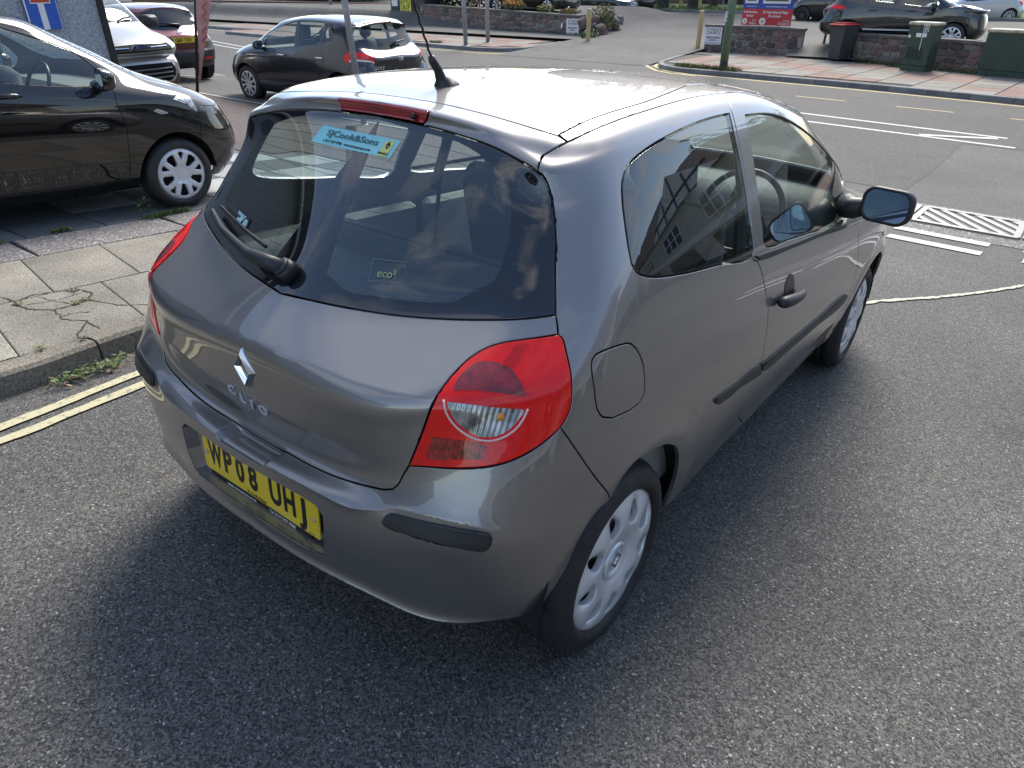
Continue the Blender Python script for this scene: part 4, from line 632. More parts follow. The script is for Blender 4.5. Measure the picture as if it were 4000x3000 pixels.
P_(tr['tailgate'], 'tailgate', PAINT, car, gap=.0026)
rw = P_(cc('rear_window', 'clear'), 'rear_window', GLASS, car, gap=.003, depth=.006)[0]
me = rw.data; me.materials.append(FRIT)
# the printed black border of the rear window
cpoly = np.array(clear)
cl3 = S.raw(cpoly[:, 0], cpoly[:, 1]); 
cx = np.concatenate([cl3[:, [0, 2]], (cl3[:, [0, 2]]*[-1, 1])[::-1]])
cen = np.array([(p.center.x, p.center.z) for p in me.polygons]); ins = inpoly(np.stack([np.abs(cen[:, 0]), cen[:, 1]], 1), cl3[:, [0, 2]])
me.polygons.foreach_set('material_index', (~ins).astype(int).tolist())
P_(tr['brake_light'], 'brake_light', mat('dark_red_lens', (.30, .008, .014), .12, coat=1., coat_rough=.02, noise=(12, .25)), car, gap=.001, lift=.004, depth=.02)
BODY = cc('body')
P_(np.concatenate([BODY, tr['mould_rear']]), 'body', PAINT, car, sides=(1,))
P_(np.concatenate([BODY, tr['mould_rear'], tr['flap']]), 'body', PAINT, car, sides=(-1,))
P_(tr['flap'], 'fuel_flap', PAINT, car, sides=(1,), gap=.0025)
P_(tr['roof'], 'roof', PAINT, car, gap=.0032); P_(tr['roof_strip'], 'roof_strip', PAINT, car, gap=.0030)
P_(tr['windscreen'], 'windscreen', GLASSC, car, depth=.006); P_(tr['bonnet'], 'bonnet', PAINT, car)
P_(tr['headlamp'], 'headlight', mat('lamp_glass', (.6, .62, .64), .12, .6, 1.), car); P_(tr['front_bumper'], 'front_bumper', PAINT, car)
doors = P_(cc('door', 'mould_front', 'belt_seal'), 'door', PAINT, car, gap=.0024)
for q, sg in zip(doors, (1, -1)):
    w = panel(S, uv, tr['door_window'], 'window', GLASSC, q, sides=(sg,), gap=.004, depth=.006, lift=-.004)
    panel(S, uv, tr['mould_front'], 'side_moulding', BLACK, q, sides=(sg,), gap=.001, lift=.009, bev=.004, depth=.012)
    panel(S, uv, tr['belt_seal'], 'window_seal', RUBBER, q, sides=(sg,), gap=.001, lift=.006, bev=.003, depth=.01)
for sg, o in zip((1, -1), P_(tr['quarter_window'], 'quarter_window', GLASS, car, gap=.004, depth=.006, lift=-.001)): pass
P_(tr['mould_rear'], 'side_moulding', BLACK, car, gap=.001, lift=.009, bev=.004, depth=.012)
bmp = P_(cc('bumper', 'strip'), 'rear_bumper', PAINT, car)[0]
for sg in (1, -1): panel(S, uv, tr['strip'], 'rub_strip', BLACK, bmp, sides=(sg,), gap=.001, lift=.010, bev=.005, depth=.014)
# tail lamps: red lens, smoked dome, clear reversing segment with bulb, fog segment
REDL = mat('red_lens', (.80, .010, .008), .22, coat=.7, coat_rough=.01, noise=(60, .10, 2), bump=(500, .06, .001), spec=.2)
DOME = mat('smoked_red', (.24, .012, .014), .1, coat=1., coat_rough=.01, noise=(45, .5), bump=(220, .15, .001))
FOG = mat('fog_red', (.30, .014, .010), .12, coat=1., coat_rough=.01, noise=(70, .7, 2), bump=(160, .35, .002))
CLR = mat('clear_lens', (.36, .37, .37), .10, .6, 1., .01, noise=(26, .75, 2))
def ribs(m, sc_, st_, col=None):
    n = m.node_tree.nodes; l = m.node_tree.links; b = n['Principled BSDF']; t = n.new('ShaderNodeTexCoord'); w = n.new('ShaderNodeTexWave'); w.inputs['Scale'].default_value = sc_; w.inputs['Distortion'].default_value = .6; w.inputs['Detail'].default_value = 1
    l.new(t.outputs['Object'], w.inputs['Vector']); q = n.new('ShaderNodeBump'); q.inputs['Strength'].default_value = st_; q.inputs['Distance'].default_value = .003; l.new(w.outputs['Fac'], q.inputs['Height']); l.new(q.outputs[0], b.inputs['Normal'])
ribs(CLR, 34, .8); ribs(FOG, 38, .7); ribs(DOME, 60, .35)
for sg in (1, -1):
    lp = panel(S, uv, cc('lamp', 'lamp_dome', 'lamp_clear', 'lamp_fog'), 'taillight', REDL, car, sides=(sg,), gap=.003, lift=.003, bev=.002, depth=.02)[0]
    for nm, k, m in (('brake_dome', 'lamp_dome', DOME), ('reversing_lens', 'lamp_clear', CLR), ('fog_lens', 'lamp_fog', FOG)):
        panel(S, uv, tr[k], nm, m, lp, sides=(sg,), gap=.0008, lift=.0037, bev=0, depth=0)
    for j in range(7):       # ribbed reflector at the top of the dome
        q0, q1 = CU['dome'].mean(0)+np.array([.02+.05*j-.10, .62]), CU['dome'].mean(0)+np.array([.02+.05*j-.10, .30])
        pts = [(lambda Xn: tuple((Xn[0][0]+Xn[1][0]*.0042)*[sg, 1, 1]))(S.ev([w_[0]], [w_[1]])) for w_ in (q0, q1)]
        MB().tube(pts, .0016, 4).build('lens_rib', mat('rib_red', (.75, .02, .02), .3), lp)
    b = S.raw([4.3], [8.0])[0]*[sg, 1, 1]; 
    ring = S.ev(CU['lring'][:, 0], CU['lring'][:, 1]); rp = (ring[0]+ring[1]*.005)*[sg, 1, 1]
    MB().tube([tuple(p) for p in rp], .0028, 6).build('lens_rim', mat('lens_rim_pink', (.82, .50, .48), .2, coat=1.), lp, True)
    bb = S.ev([4.12], [7.95]); c0 = (bb[0][0]+bb[1][0]*.004)*[sg, 1, 1]; nn_ = Vector((bb[1][0]*[sg, 1, 1]).tolist())
    M = Matrix.Translation(c0) @ nn_.to_track_quat('Z', 'Y').to_matrix().to_4x4()
    MB().lathe([(.009, 0), (.0085, .002), (.006, .004), (.0005, .005)], 16, M).build('amber_bulb', mat('amber', (.75, .26, .01), .15, coat=1.), lp, True)
# shell added behind the panels, coloured black so the gaps read as shaded
holes = ('arch', 'farch', 'recess', 'clear', 'rear_window', 'door_window', 'quarter_window', 'windscreen')
shell = np.concatenate([t for k, t in tr.items() if k not in holes]); c_ = uv[shell].mean(1); shell = shell[~((c_[:, 0] < .62) & (c_[:, 1] > 3.7) & (c_[:, 1] < 6.0))]
IFR = mat('inner_frame', (.12, .125, .125), .85); n = IFR.node_tree.nodes; l = IFR.node_tree.links     # gap shade put into the black outer face, grey cabin lining inside
ge = n.new('ShaderNodeNewGeometry'); mxc = n.new('ShaderNodeMix'); mxc.data_type = 'RGBA'; mxc.inputs['A'].default_value = (.004, .004, .004, 1); mxc.inputs['B'].default_value = (.22, .225, .215, 1)
l.new(ge.outputs['Backfacing'], mxc.inputs['Factor']); l.new(mxc.outputs['Result'], n['Principled BSDF'].inputs['Base Color'])
P_(shell, 'inner_frame', IFR, car, gap=.004, bev=0, depth=0, lift=-.017)
# plate recess and number plate
rb = dedupe(densify(recess, .12)); rX = S.raw(rb[:, 0], rb[:, 1]); rX = rX[rb[:, 0] > 1e-6]; 
order = rX  # runs from the top centre out and down to the bottom centre
top0, bot0 = S.raw([0], [3.77])[0], S.raw([0], [1.98])[0]
half = np.concatenate([[top0], order, [bot0]]); full = np.concatenate([half, (half*[-1, 1, 1])[::-1][1:-1]])
back = np.stack([full[:, 0]*.93, np.full(len(full), -.553), np.where(full[:, 2] > .48, full[:, 2]-.003, full[:, 2]+.006)], 1)
m_ = MB(); n_ = len(full); ringm = full*.35+back*.65; ringm[:, 1] = full[:, 1]*.15+back[:, 1]*.85
m_.add((full+[0, .002, 0]).tolist()+ringm.tolist()+back.tolist(), [(i, (i+1) % n_, n_+(i+1) % n_, n_+i) for i in range(n_)]+[(n_+i, n_+(i+1) % n_, 2*n_+(i+1) % n_, 2*n_+i) for i in range(n_)]+[tuple(range(2*n_, 3*n_))])
m_.build('plate_recess', PAINT, bmp)
YEL = mat('plate_yellow', (.83, .60, .02), .32, coat=.4, coat_rough=.1); INK = mat('plate_black', (.008, .008, .009), .35)
PY = -.567
pm = frame((0, PY, .4605), (1, 0, 0), (0, 0, 1))
plate = MB().prism(rrect(.52, .111, .008), -.004, 0, pm).build('number_plate', YEL, car)
xs_ = [-.2225, -.1625, -.1025, -.0425, .0575, .1175, .1775]
for ch, x in zip('WP08UHJ', xs_):
    ww = {'W': .56, 'P': .78, '0': .74, '8': .76, 'U': .74, 'H': .72, 'J': .92}[ch]
    text('plate_letter', ch, .108, INK, plate, pm @ Matrix.Translation((x+.0225, .0055, .0004)), .0003, .0042, ww*.96)
for x in (-.242, .242):
    MB().cyl(pm @ Vector((x, .004, .0)), pm @ Vector((x, .004, .004)), .0072).build('screw', mat('screw_cap', (.62, .50, .38), .4), plate, True)
text('plate_print', 'S J Cook & Sons', .013, INK, plate, pm @ Matrix.Translation((-.012, -.048, .0004)), .0002, .0004)
text('plate_print', 'BS AU 145d', .005, INK, plate, pm @ Matrix.Translation((.225, -.050, .0004)), .0002)
sur = MB().prism(rrect(.455, .022, .002), -.006, .001, frame((-.005, PY, .393), (1, 0, 0), (0, .15, 1))).build('plate_surround', SATIN, car)
WH = mat('print_white', (.75, .75, .73), .5)
fs = frame((-.085, PY-.0012, .3935), (1, 0, 0), (0, .15, 1))
text('surround_print', 'www.carcogroup.co.uk', .0145, WH, sur, fs, .0002, .0003)
text('surround_print', 'Tel: 0117 957 9700', .0145, WH, sur, frame((.10, PY-.0012, .3935), (1, 0, 0), (0, .15, 1)), .0002, .0003)
# maker's emblem (a hollow rhombus) and the model lettering
e0 = Vector((.004, -.557, .812)); em = frame(e0, (1, 0, 0), (0, -.06, 1)); o4 = [(0, .057), (-.042, 0), (0, -.057), (.042, 0)]; i4 = [(0, .026), (-.018, 0), (0, -.028), (.019, .001)]; r4 = [(.001, .043), (-.033, .001), (0, -.044), (.027, -.004)]
v = [(x, y, -.006) for x, y in o4]+[(x*.98, y*.98, .004) for x, y in o4]+[(x, y, .013) for x, y in r4]+[(x, y, .004) for x, y in i4]+[(x, y, -.006) for x, y in i4]
f = [(a*4+i, a*4+(i+1) % 4, a*4+4+(i+1) % 4, a*4+4+i) for a in range(4) for i in range(4)]
eb = MB().add(v, f, em).build('emblem', CHROME, car); MB().add([(x, y, -.001) for x, y in i4], [(0, 1, 2, 3)], em).build('emblem_hollow', PAINT, eb)
for ch, p, w in (('C', (-.095, -.547, .711), 1.1), ('L', (-.049, -.5465, .7005), 1.1), ('I', (-.009, -.5455, .697), 1.1), ('O', (.038, -.545, .6965), 1.15)):
    text('model_letter', ch, .041, mat('letter_silver', (.78, .79, .80), .22, .6), car, frame(p, (1, 0, 0), (0, -.18, 1)), .0018, .0013, w)
# rear wiper
ng = Vector((-.12, -.74, .66)).normalized(); pv = Vector((-.012, -.392, 1.022))
wp = MB(); wp.tube([pv-ng*.005, pv+ng*.028], [.030, .026], 20); wp.tube([pv+ng*.028, pv+ng*.034], [.026, .018], 20)
wp.tube([pv+ng*.020, Vector((-.075, -.392, 1.018))+ng*.040, Vector((-.15, -.380, 1.013))+ng*.042, Vector((-.231, -.357, 1.016))+ng*.040, Vector((-.38, -.318, 1.028))+ng*.030, Vector((-.525, -.262, 1.050))+ng*.022], [.021, .020, .016, .0125, .011, .008], 10)
wip = wp.build('rear_wiper', BLACK, car, True)
bl = MB(); bl.tube([Vector((-.15, -.352, 1.045))+ng*.010, Vector((-.30, -.312, 1.052))+ng*.010, Vector((-.515, -.248, 1.070))+ng*.010], .0055, 6)
bl.build('wiper_blade', RUBBER, wip, True)
# washer nozzle on the brake light, aerial
MB().tube([(.126, -.062, 1.392), (.126, -.078, 1.394), (.128, -.083, 1.390)], [.009, .008, .004], 10).build('washer_nozzle', SATIN, car, True)
MB().tube([(.112, -.072, 1.366), (.112, -.078, 1.358)], [.006, .005], 8).build('washer_stub', SATIN, car, True)
ab = MB().tube([(0, .180, 1.430), (0, .179, 1.443), (0, .172, 1.452), (0, .163, 1.466), (0, .150, 1.490), (0, .129, 1.512), (0, .122, 1.524)], [.046, .044, .030, .016, .0125, .0115, .009], 18).build('aerial_base', BLACK, car, True)
wpt = [Vector((0, .122, 1.522)).lerp(Vector((-.004, -.03, 1.84)), t) for t in np.linspace(0, 1, 60)]
MB().tube([p+Vector((math.cos(i*1.05), math.sin(i*1.05), 0))*.0014 for i, p in enumerate(wpt)], .0034, 6).build('aerial_whip', SATIN, car, True)
# door handle: shade of the scoop as a flat patch, and pull (right door, and its mirror image)
for sg, q in zip((1, -1), doors):
    def hp(y, z, off):
        uvp = S.solve([(y, z)], (1, 2), 7, 11, 4, 10)[0]; X, n = S.ev([uvp[0]], [uvp[1]]); return Vector(((X[0]+n[0]*off)*[sg, 1, 1]).tolist()), Vector((n[0]*[sg, 1, 1]).tolist())
    pl = [(1.045+.055*math.cos(t), .838+.050*math.sin(t)) for t in np.linspace(0, 2*math.pi, 25)[:-1]]
    o = patch(S, S.solve(pl, (1, 2), 7, 11, 4, 10), 'scoop_shade', SATIN, q, sg, .0015, .03)  # flat black patch on the skin stands in for the shaded hollow
    hb = MB(); ys = [.905, .93, .98, 1.04, 1.10, 1.145, 1.16]; rr = [.012, .021, .021, .018, .0165, .014, .008]
    hb.tube([hp(y, .822-.085*(y-.905), .016+.016*math.sin(math.pi*(y-.9)/.27))[0] for y in ys], rr, 12); hb.build('handle', BLACK, q, True)
# door mirrors
for sg in (1, -1):
    mh = MB(); c0 = Vector((.972*sg, 1.735, 1.045))
    prof = []
    for i in range(9):
        a = math.pi/2*i/8; prof.append((math.cos(a)**.7, math.sin(a)**.8))
    base = rrect(.200, .138, .048, 6); nb = len(base)
    rot = Matrix.Translation(c0) @ Matrix.Rotation(R(-14*sg), 4, 'Z') @ Matrix.Rotation(R(-90), 4, 'X')   # local z -> +y
    vv = []
    for s_, h in prof: vv += [rot @ Vector((x*max(s_, .02), y*max(s_, .02), -.03+.095*h)) for x, y in base]
    ff = [(a*nb+i, a*nb+(i+1) % nb, (a+1)*nb+(i+1) % nb, (a+1)*nb+i) for a in range(8) for i in range(nb)]
    vv += [rot @ Vector((x*.90, y*.87, -.036)) for x, y in base]; k9 = 9*nb; ff += [(i, k9+i, k9+(i+1) % nb, (i+1) % nb) for i in range(nb)]
    vv += [rot @ Vector((x*.87, y*.84, -.028)) for x, y in base]; k10 = 10*nb; ff += [(k9+i, k10+i, k10+(i+1) % nb, k9+(i+1) % nb) for i in range(nb)]
    mh.add(vv, ff)
    mh.tube([Vector((.80*sg, 1.80, 1.005)), Vector((.84*sg, 1.775, 1.005)), Vector((.88*sg, 1.785, 1.018)), Vector((.93*sg, 1.80, 1.035))], [.052, .044, .036, .034], 12)
    mo = mh.build('door_mirror', BLACK, car, True)
    mg = MB(); mg.add([rot @ Vector((x*.87, y*.84, -.0285)) for x, y in base], [tuple(range(nb))]); mg.build('mirror_glass', mat('mirror_blue', (.42, .55, .72), .02, 1.), mo)
    st_ = MB(); st_.add([(.795*sg, 1.70, .945), (.765*sg, 1.80, 1.03), (.735*sg, 1.98, 1.03), (.79*sg, 1.95, .93)], [(0, 1, 2, 3)]); st_.build('mirror_sail', SATIN, car)
# wheels, arches, underside
for nm, x, y, sd, st in (('wheel', .830, 0, 1, 0), ('wheel', .830, 2.575, 1, R(.8)), ('wheel', -.830, 0, -1, 0), ('wheel', -.830, 2.575, -1, R(.8))):
    w = wheel(nm, car, x, y, .286, sd, .293, .216, .185, 'oval', rot=.25+y, steer=st, capcol=(.74, .75, .77))
    if sd > 0: text('wheel_emblem', '\u25c7', .055, CHROME, w, Matrix.Translation((0, 0, -.008)), .003, .002)
    hub = MB(); hub.lathe([(.058, -.012), (.056, -.006), (.046, -.005), (.040, -.012)], 32); hub.build('hub_ring', MATS['cover_silver_0.74'], w, True)
for sx in (1, -1):
    for yc in (0.02, 2.585):
        m = MB(); q = []; an = [R(2+176*k/32) for k in range(33)]
        for t in an:
            for dx, r_q in ((.812, .386), (.79, .376), (.50, .372)): q.append((sx*dx, yc+r_q*math.cos(t), .272+r_q*math.sin(t)))
        m.add(q, [(3*i+j, 3*i+j+1, 3*i+j+4, 3*i+j+3) for i in range(32) for j in (0, 1)]); m.add([(sx*.5, yc+.372*math.cos(t), .272+.372*math.sin(t)) for t in an[::2]], [tuple(range(17))])
        m.build('arch_liner', LINER, car)
m = MB(); m.box((-.48, -.36, .20), (.48, 3.05, .24)); m.box((-.74, .46, .21), (.74, 2.14, .30)); m.build('underbody', LINER, car)
# cabin
m = MB()
m.bbox((-.62, .30, .42), (.62, .80, .60), .06); B_ = Matrix.Translation((0, .30, .52)) @ Matrix.Rotation(R(18), 4, 'X')
m.bbox((-.62, -.10, 0), (.62, .05, .50), .05, B_); m.build('rear_seat', SEAT, car, True)
for x in (-.36, .36):
    B2 = Matrix.Translation((x, 1.12, .40)) @ Matrix.Rotation(R(14), 4, 'X'); m = MB()
    m.bbox((x-.25, 1.05, .38), (x+.25, 1.60, .54), .06); m.bbox((-.24, -.08, .05), (.24, .08, .70), .06, B2); m.bbox((-.13, -.06, .72), (.13, .05, .92), .05, B2); m.build('front_seat', SEAT, car, True)
MB().bbox((-.60, -.30, .905), (.60, .10, .925), .008).build('parcel_shelf', mat('shelf_grey', (.12, .13, .145), .8, noise=(60, .2)), car)
m = MB(); m.bbox((-.70, 1.95, .62), (.70, 2.5, .97), .08); m.build('dashboard', TRIM, car, True)
sw = Matrix.Translation((.36, 1.80, .90)) @ Matrix.Rotation(R(68), 4, 'X')
MB().lathe([(.185+.014*math.cos(a), .014*math.sin(a)) for a in np.linspace(0, 2*math.pi, 9)[:-1]], 32, sw, True).box((-.18, -.02, -.01), (.18, .02, .01), sw).build('steering_wheel', SATIN, car, True)
for sx in (1, -1):
    for q in (0, 1):
        m = MB(); y0, y1 = ((.86, 2.1), (-.2, .80))[q]; m.bbox((sx*.745-.03, y0, .35), (sx*.745+.03, y1, .90), .02); m.build('door_card', mat('door_card', (.30, .32, .30), .7), car)
    m = MB(); m.tube([(sx*.60, .95, 1.32), (sx*.66, .92, 1.15), (sx*.70, .88, .95)], .022, 8); m.tube([(sx*.655, .90, 1.20), (sx*.55, .70, .62)], .012, 4); m.build('seat_belt', SATIN, car)
MB().bbox((-.20, -.03, 1.215), (-.165, -.02, 1.27), .003).tube([(-.18, -.02, 1.33), (-.182, -.024, 1.27)], .016, 6).build('belt_buckle', CHROME, car)
MB().bbox((-.70, -.4, .30), (.70, 2.4, .36), .02).build('cabin_floor', mat('carpet', (.06, .06, .062), .95), car)
# stickers on the rear window
CY = mat('sticker_cyan', (.22, .62, .66), .35, coat=.6); SG_ = mat('sticker_grey', (.06, .13, .15), .4); SY = mat('sticker_yellow', (.66, .68, .20), .35)
nrm = Vector((0, -.765, .645)).normalized()
a, b, c, d = [Vector(p)+nrm*.0035 for p in ((-.1945, -.102, 1.335), (.1125, -.106, 1.333), (.106, -.142, 1.292), (-.2105, -.137, 1.293))]
stk = MB().add([d, c, b, a], [(0, 1, 2, 3)]).build('dealer_sticker', CY, rw)
sm_ = lambda s, t, e=.001: frame(a.lerp(b, s).lerp(d.lerp(c, s), t)+nrm*e, b-a, a-d)
text('sticker_print', 'SJCook&Sons', .0250, SG_, stk, sm_(.45, .36), .0002, .0006, 1.5)
text('sticker_print', 't: 0117 957 9700   www.carcogroup.co.uk', .0110, INK, stk, sm_(.44, .80), .0002, .0002, 1.02)
y_ = MB(); q = [sm_(s, t).translation for s, t in ((.855, .98), (.955, .98), (.955, .12), (.855, .12))]; y_.add(q, [(0, 1, 2, 3)]); y_.build('sticker_logo', SY, stk)
text('sticker_print', '\u25ca', .030, INK, stk, sm_(.905, .42, .0016), .0002, .0002, 1.1); text('sticker_print', 'RENAULT', .0085, INK, stk, sm_(.905, .84, .0016), .0002, .0003)
EL = mat('sticker_pale', (.52, .78, .82), .4)
ne = Vector((-.195, -.795, .57)).normalized(); a, b, c, d = [Vector(p)+ne*.003 for p in ((-.411, -.261, 1.089), (-.309, -.292, 1.081), (-.309, -.311, 1.053), (-.413, -.284, 1.055))]
sm_ = lambda s, t, e=.001: frame(a.lerp(b, s).lerp(d.lerp(c, s), t)+ne*e, b-a, a-d)
es = MB().add([d, c, b, a], [(0, 1, 2, 3)]).build('oil_sticker', mat('sticker_dark', (.02, .03, .035), .3), rw)
text('sticker_print', 'RENAULT', .013, EL, es, sm_(.42, .2), .0002, .0005, 1.15); text('sticker_print', 'elf', .032, EL, es, sm_(.36, .66), .0002, .0016, 1.2)
dm = sm_(.80, .64); MB().lathe([(.015, 0), (.012, .0004), (.0095, 0)], 20, dm).add([(0, .010, .0006), (-.007, 0, .0006), (.002, -.013, .0006), (.008, .002, .0006)], [(0, 1, 2, 3)], dm).build('sticker_emblem', EL, es)
n3 = Vector((.16, -.78, .61)).normalized(); a, b, c, d = [Vector(p)+n3*.0025 for p in ((.214, -.305, 1.088), (.303, -.283, 1.095), (.321, -.311, 1.050), (.227, -.337, 1.044))]
ET = mat('etched_print', (.20, .27, .30), .4); EG = mat('etched_green', (.33, .40, .20), .4)
eo = MB().tube([a, b, c, d, a], .0007, 4).build('eco_outline', ET, rw)
sm_ = lambda s, t, e=.001: frame(a.lerp(b, s).lerp(d.lerp(c, s), t)+n3*e, b-a, a-d)
text('eco_print', 'eco\u00b2', .030, EG, eo, sm_(.48, .62), .0001, .0001)
# heater lines in the rear window
hl = MB()
for k in range(12):
    v0 = 10.75+k*.18
    uu = np.linspace(0, 2.75+.1*math.sin(k), 16); X, n = S.ev(uu, np.full(16, v0)); X = X-n*.001
    pts = [tuple(p*[-1, 1, 1]) for p in X[::-1]]+[tuple(p) for p in X[1:]]; hl.tube(pts, .0007, 3, False)
hl.build('heater_lines', mat('heater_brown', (.03, .022, .02), .6), rw)
# registration window dirt specks are left to the glass

# ---------------------------------------------------------------- the other vehicles: same section grid, re-proportioned
def warp(W, wb, ro, fo, H, belt=.97, sill=.22, nose=None, cowl=0., tail=0., hood=0., roofy=0.):
    D = GRID.copy(); x, y, z = D[..., 0], D[..., 1], D[..., 2]
    D[..., 0] = x*W/1.707
    D[..., 1] = np.interp(y, [-.62, 0, 2.575, 3.44], [-ro, 0, wb, wb+fo])
    D[..., 2] = np.interp(z, [.18, .62, .97, 1.48], [sill-.02, .62*belt/.97, belt, H])
    t = np.clip((z-.95)/.5, 0, 1)
    fr = ss(y, 1.2, 2.0)*(z > .9); D[..., 1] += cowl*fr
    re = (1-ss(y, -.1, .9)); D[..., 1] += tail*re*t                       # more upright (negative) tail glass
    hd = ss(y, 2.25, 2.7)*ss(z, .6, .8)*(z < 1.06); D[..., 2] += hood*hd
    return D
def P4(S, kind, pts):
    a = np.asarray(pts, float)
    if kind == 'uv': return a
    if kind == 'side': return S.solve(a, (1, 2), 4.5, 12.8, 0, 18)
    if kind == 'rear': return S.solve(a, (0, 2), 0, 5.6, 0, 15.5)
    if kind == 'front': return S.solve(a, (0, 2), 12.2, 16, 0, 11.2)
def make_car(name, label, D, pm, M, wb, Rt, Rc, wk, group=None, k=5, windows='5', extra=(), tailpoly=None, wx=.0, glassm=None, capcol=(.62, .63, .66), lower=None, W=1.7, detail=True, lampr='clio', wrot=.2, hl=None, arch=1.22):
    S = Surf(D); t = thing(name, label, 'car' if name != 'parked_van' else 'van', mtx=M, group=group)
    GL = glassm or GLASSC
    ra_ = Rt*arch
    circ = lambda yc: S.solve([(yc+ra_*math.cos(a), Rt*.98+ra_*math.sin(a)) for a in np.linspace(R(-30), R(210), 30)], (1, 2), 4.2, 13.4, 0, 9)
    def arcpoly(c, ): 
        c = np.asarray(c); return dedupe(densify(cat_(c, (c[-1][0], 0), (c[0][0], 0)), .14))
    regs = [('arch', arcpoly(circ(0))), ('arch', arcpoly(circ(wb)))]
    mats = {}
    for nm, kind, pts, mt in extra: regs.append((nm, dedupe(densify(P4(S, kind, pts), .14)))); mats[nm] = mt
    regs.append(('windscreen', wscr))
    if windows == '5':
        fw = [(8.62, 10.55), (8.70, 12.4), (8.85, 14.4), (9.6, 14.2), (10.3, 13.4), (10.75, 12.4), (10.85, 11.4), (10.5, 10.45), (9.6, 10.4)]
        rw_ = [(7.2, 10.7), (7.15, 12), (7.3, 14.4), (8.1, 14.6), (8.62, 14.5), (8.48, 12.4), (8.40, 10.6)]
        qw = [(6.55, 11.2), (6.6, 12.6), (6.85, 14.0), (7.12, 14.3), (6.98, 12), (7.02, 10.8)]
        regs += [('front_window', dedupe(densify(fw, .14))), ('rear_side_window', dedupe(densify(rw_, .14))), ('quarter_window', dedupe(densify(qw, .14)))]
        regs += [('front_door', dedupe(densify([(8.52, 1.3), (8.45, 6), (8.50, 10.3), (8.72, 14.9), (9.7, 14.8), (10.5, 14), (10.95, 12.4), (11.0, 11.2), (10.7, 10.1), (10.85, 6), (10.8, 1.3)], .14))),
                 ('rear_door', dedupe(densify([(7.35, 1.3), (7.3, 4), (6.95, 6), (6.85, 8.5), (7.05, 10.4), (7.05, 12), (7.2, 14.9), (8.72, 15.0), (8.50, 10.3), (8.45, 6), (8.52, 1.3)], .14)))]
    rq = rwin if tailpoly is None else dedupe(densify(tailpoly, .14))
    regs += [('rear_window', rq), ('taillight', lamp if lampr == 'clio' else dedupe(densify(P4(S, 'uv', lampr), .14))), ('tailgate', tail), ('roof', roof), ('bonnet', bonnet), ('headlight', hlamp if hl is None else dedupe(densify(np.asarray(hl, float), .14))), ('rear_bumper', bump), ('front_bumper', fbump)]
    uv_, tr_ = cut(S, regs, k)
    for nm, tt in tr_.items():
        if nm == 'arch': continue
        m_, kw = pm, {}
        if nm in ('windscreen', 'front_window', 'rear_side_window', 'quarter_window', 'rear_window'): m_ = GL; kw = dict(depth=.006, gap=.004, lift=-.002)
        if nm == 'taillight': m_ = REDL
        if nm == 'headlight': m_ = MATS['lamp_glass']
        if lower and nm in ('rear_bumper', 'front_bumper') and nm in lower: m_ = lower[nm]
        if nm in mats: m_ = mats[nm]; kw = dict(lift=.003, gap=.001)
        panel(S, uv_, tt, nm, m_, t, **kw)
    hs = ('arch', 'windscreen', 'front_window', 'rear_side_window', 'quarter_window', 'rear_window')
    panel(S, uv_, np.concatenate([v for q, v in tr_.items() if q not in hs]), 'inner_frame', MATS['inner_frame'], t, gap=.004, bev=0, depth=0, lift=-.015)  # same added shell, its black outer face darkens the panel gaps
    xw = W/2-.02+wx
    for x, y, sd in ((xw, 0, 1), (xw, wb, 1), (-xw, 0, -1), (-xw, wb, -1)): wheel('wheel', t, x, y, Rt-.006, sd, Rt, Rc, .2, wk, rot=wrot+y, capcol=capcol)
    for sx in (1, -1):
        for yc in (0, wb):
            m = MB(); an = [R(2+176*j/20) for j in range(21)]
            m.add([(sx*q, yc+(ra_+.01)*math.cos(a), Rt+(ra_+.01)*math.sin(a)) for a in an for q in (W/2-.06, W/2-.34)], [(2*j, 2*j+1, 2*j+3, 2*j+2) for j in range(20)]); m.add([(sx*(W/2-.34), yc+(ra_+.01)*math.cos(a), Rt+(ra_+.01)*math.sin(a)) for a in an[::2]], [tuple(range(11))]); m.build('arch_liner', LINER, t)
    MB().box((-W*.42, ra_+.02, .2), (W*.42, wb-ra_-.02, .32)).build('underbody', LINER, t)
    if detail:
        b_ = S.raw([9.5], [10.2])[0]; z0 = b_[2]
        for x in (-.36, .36):
            for y in (.55, 1.35): m = MB(); m.bbox((x-.23, y-.08, .4), (x+.23, y+.1, z0+.12), .05); m.bbox((x-.12, y-.06, z0+.16), (x+.12, y+.06, z0+.36), .04); m.build('seat', SEAT, t, True)
        m = MB(); m.bbox((-W*.40, wb-.65, .5), (W*.40, wb-.1, z0-.02), .05); m.build('dashboard', TRIM, t)
        m = MB(); m.box((-W*.40, -.3, .34), (W*.40, wb-.2, .38)); m.build('cabin_floor', MATS['carpet'], t)
        sw = Matrix.Translation((.36, wb-.78, z0-.04)) @ Matrix.Rotation(R(68), 4, 'X'); MB().lathe([(.185+.014*math.cos(a), .014*math.sin(a)) for a in np.linspace(0, 2*math.pi, 9)[:-1]], 24, sw, True).build('steering_wheel', SATIN, t, True)
    return t, S, uv_, tr_
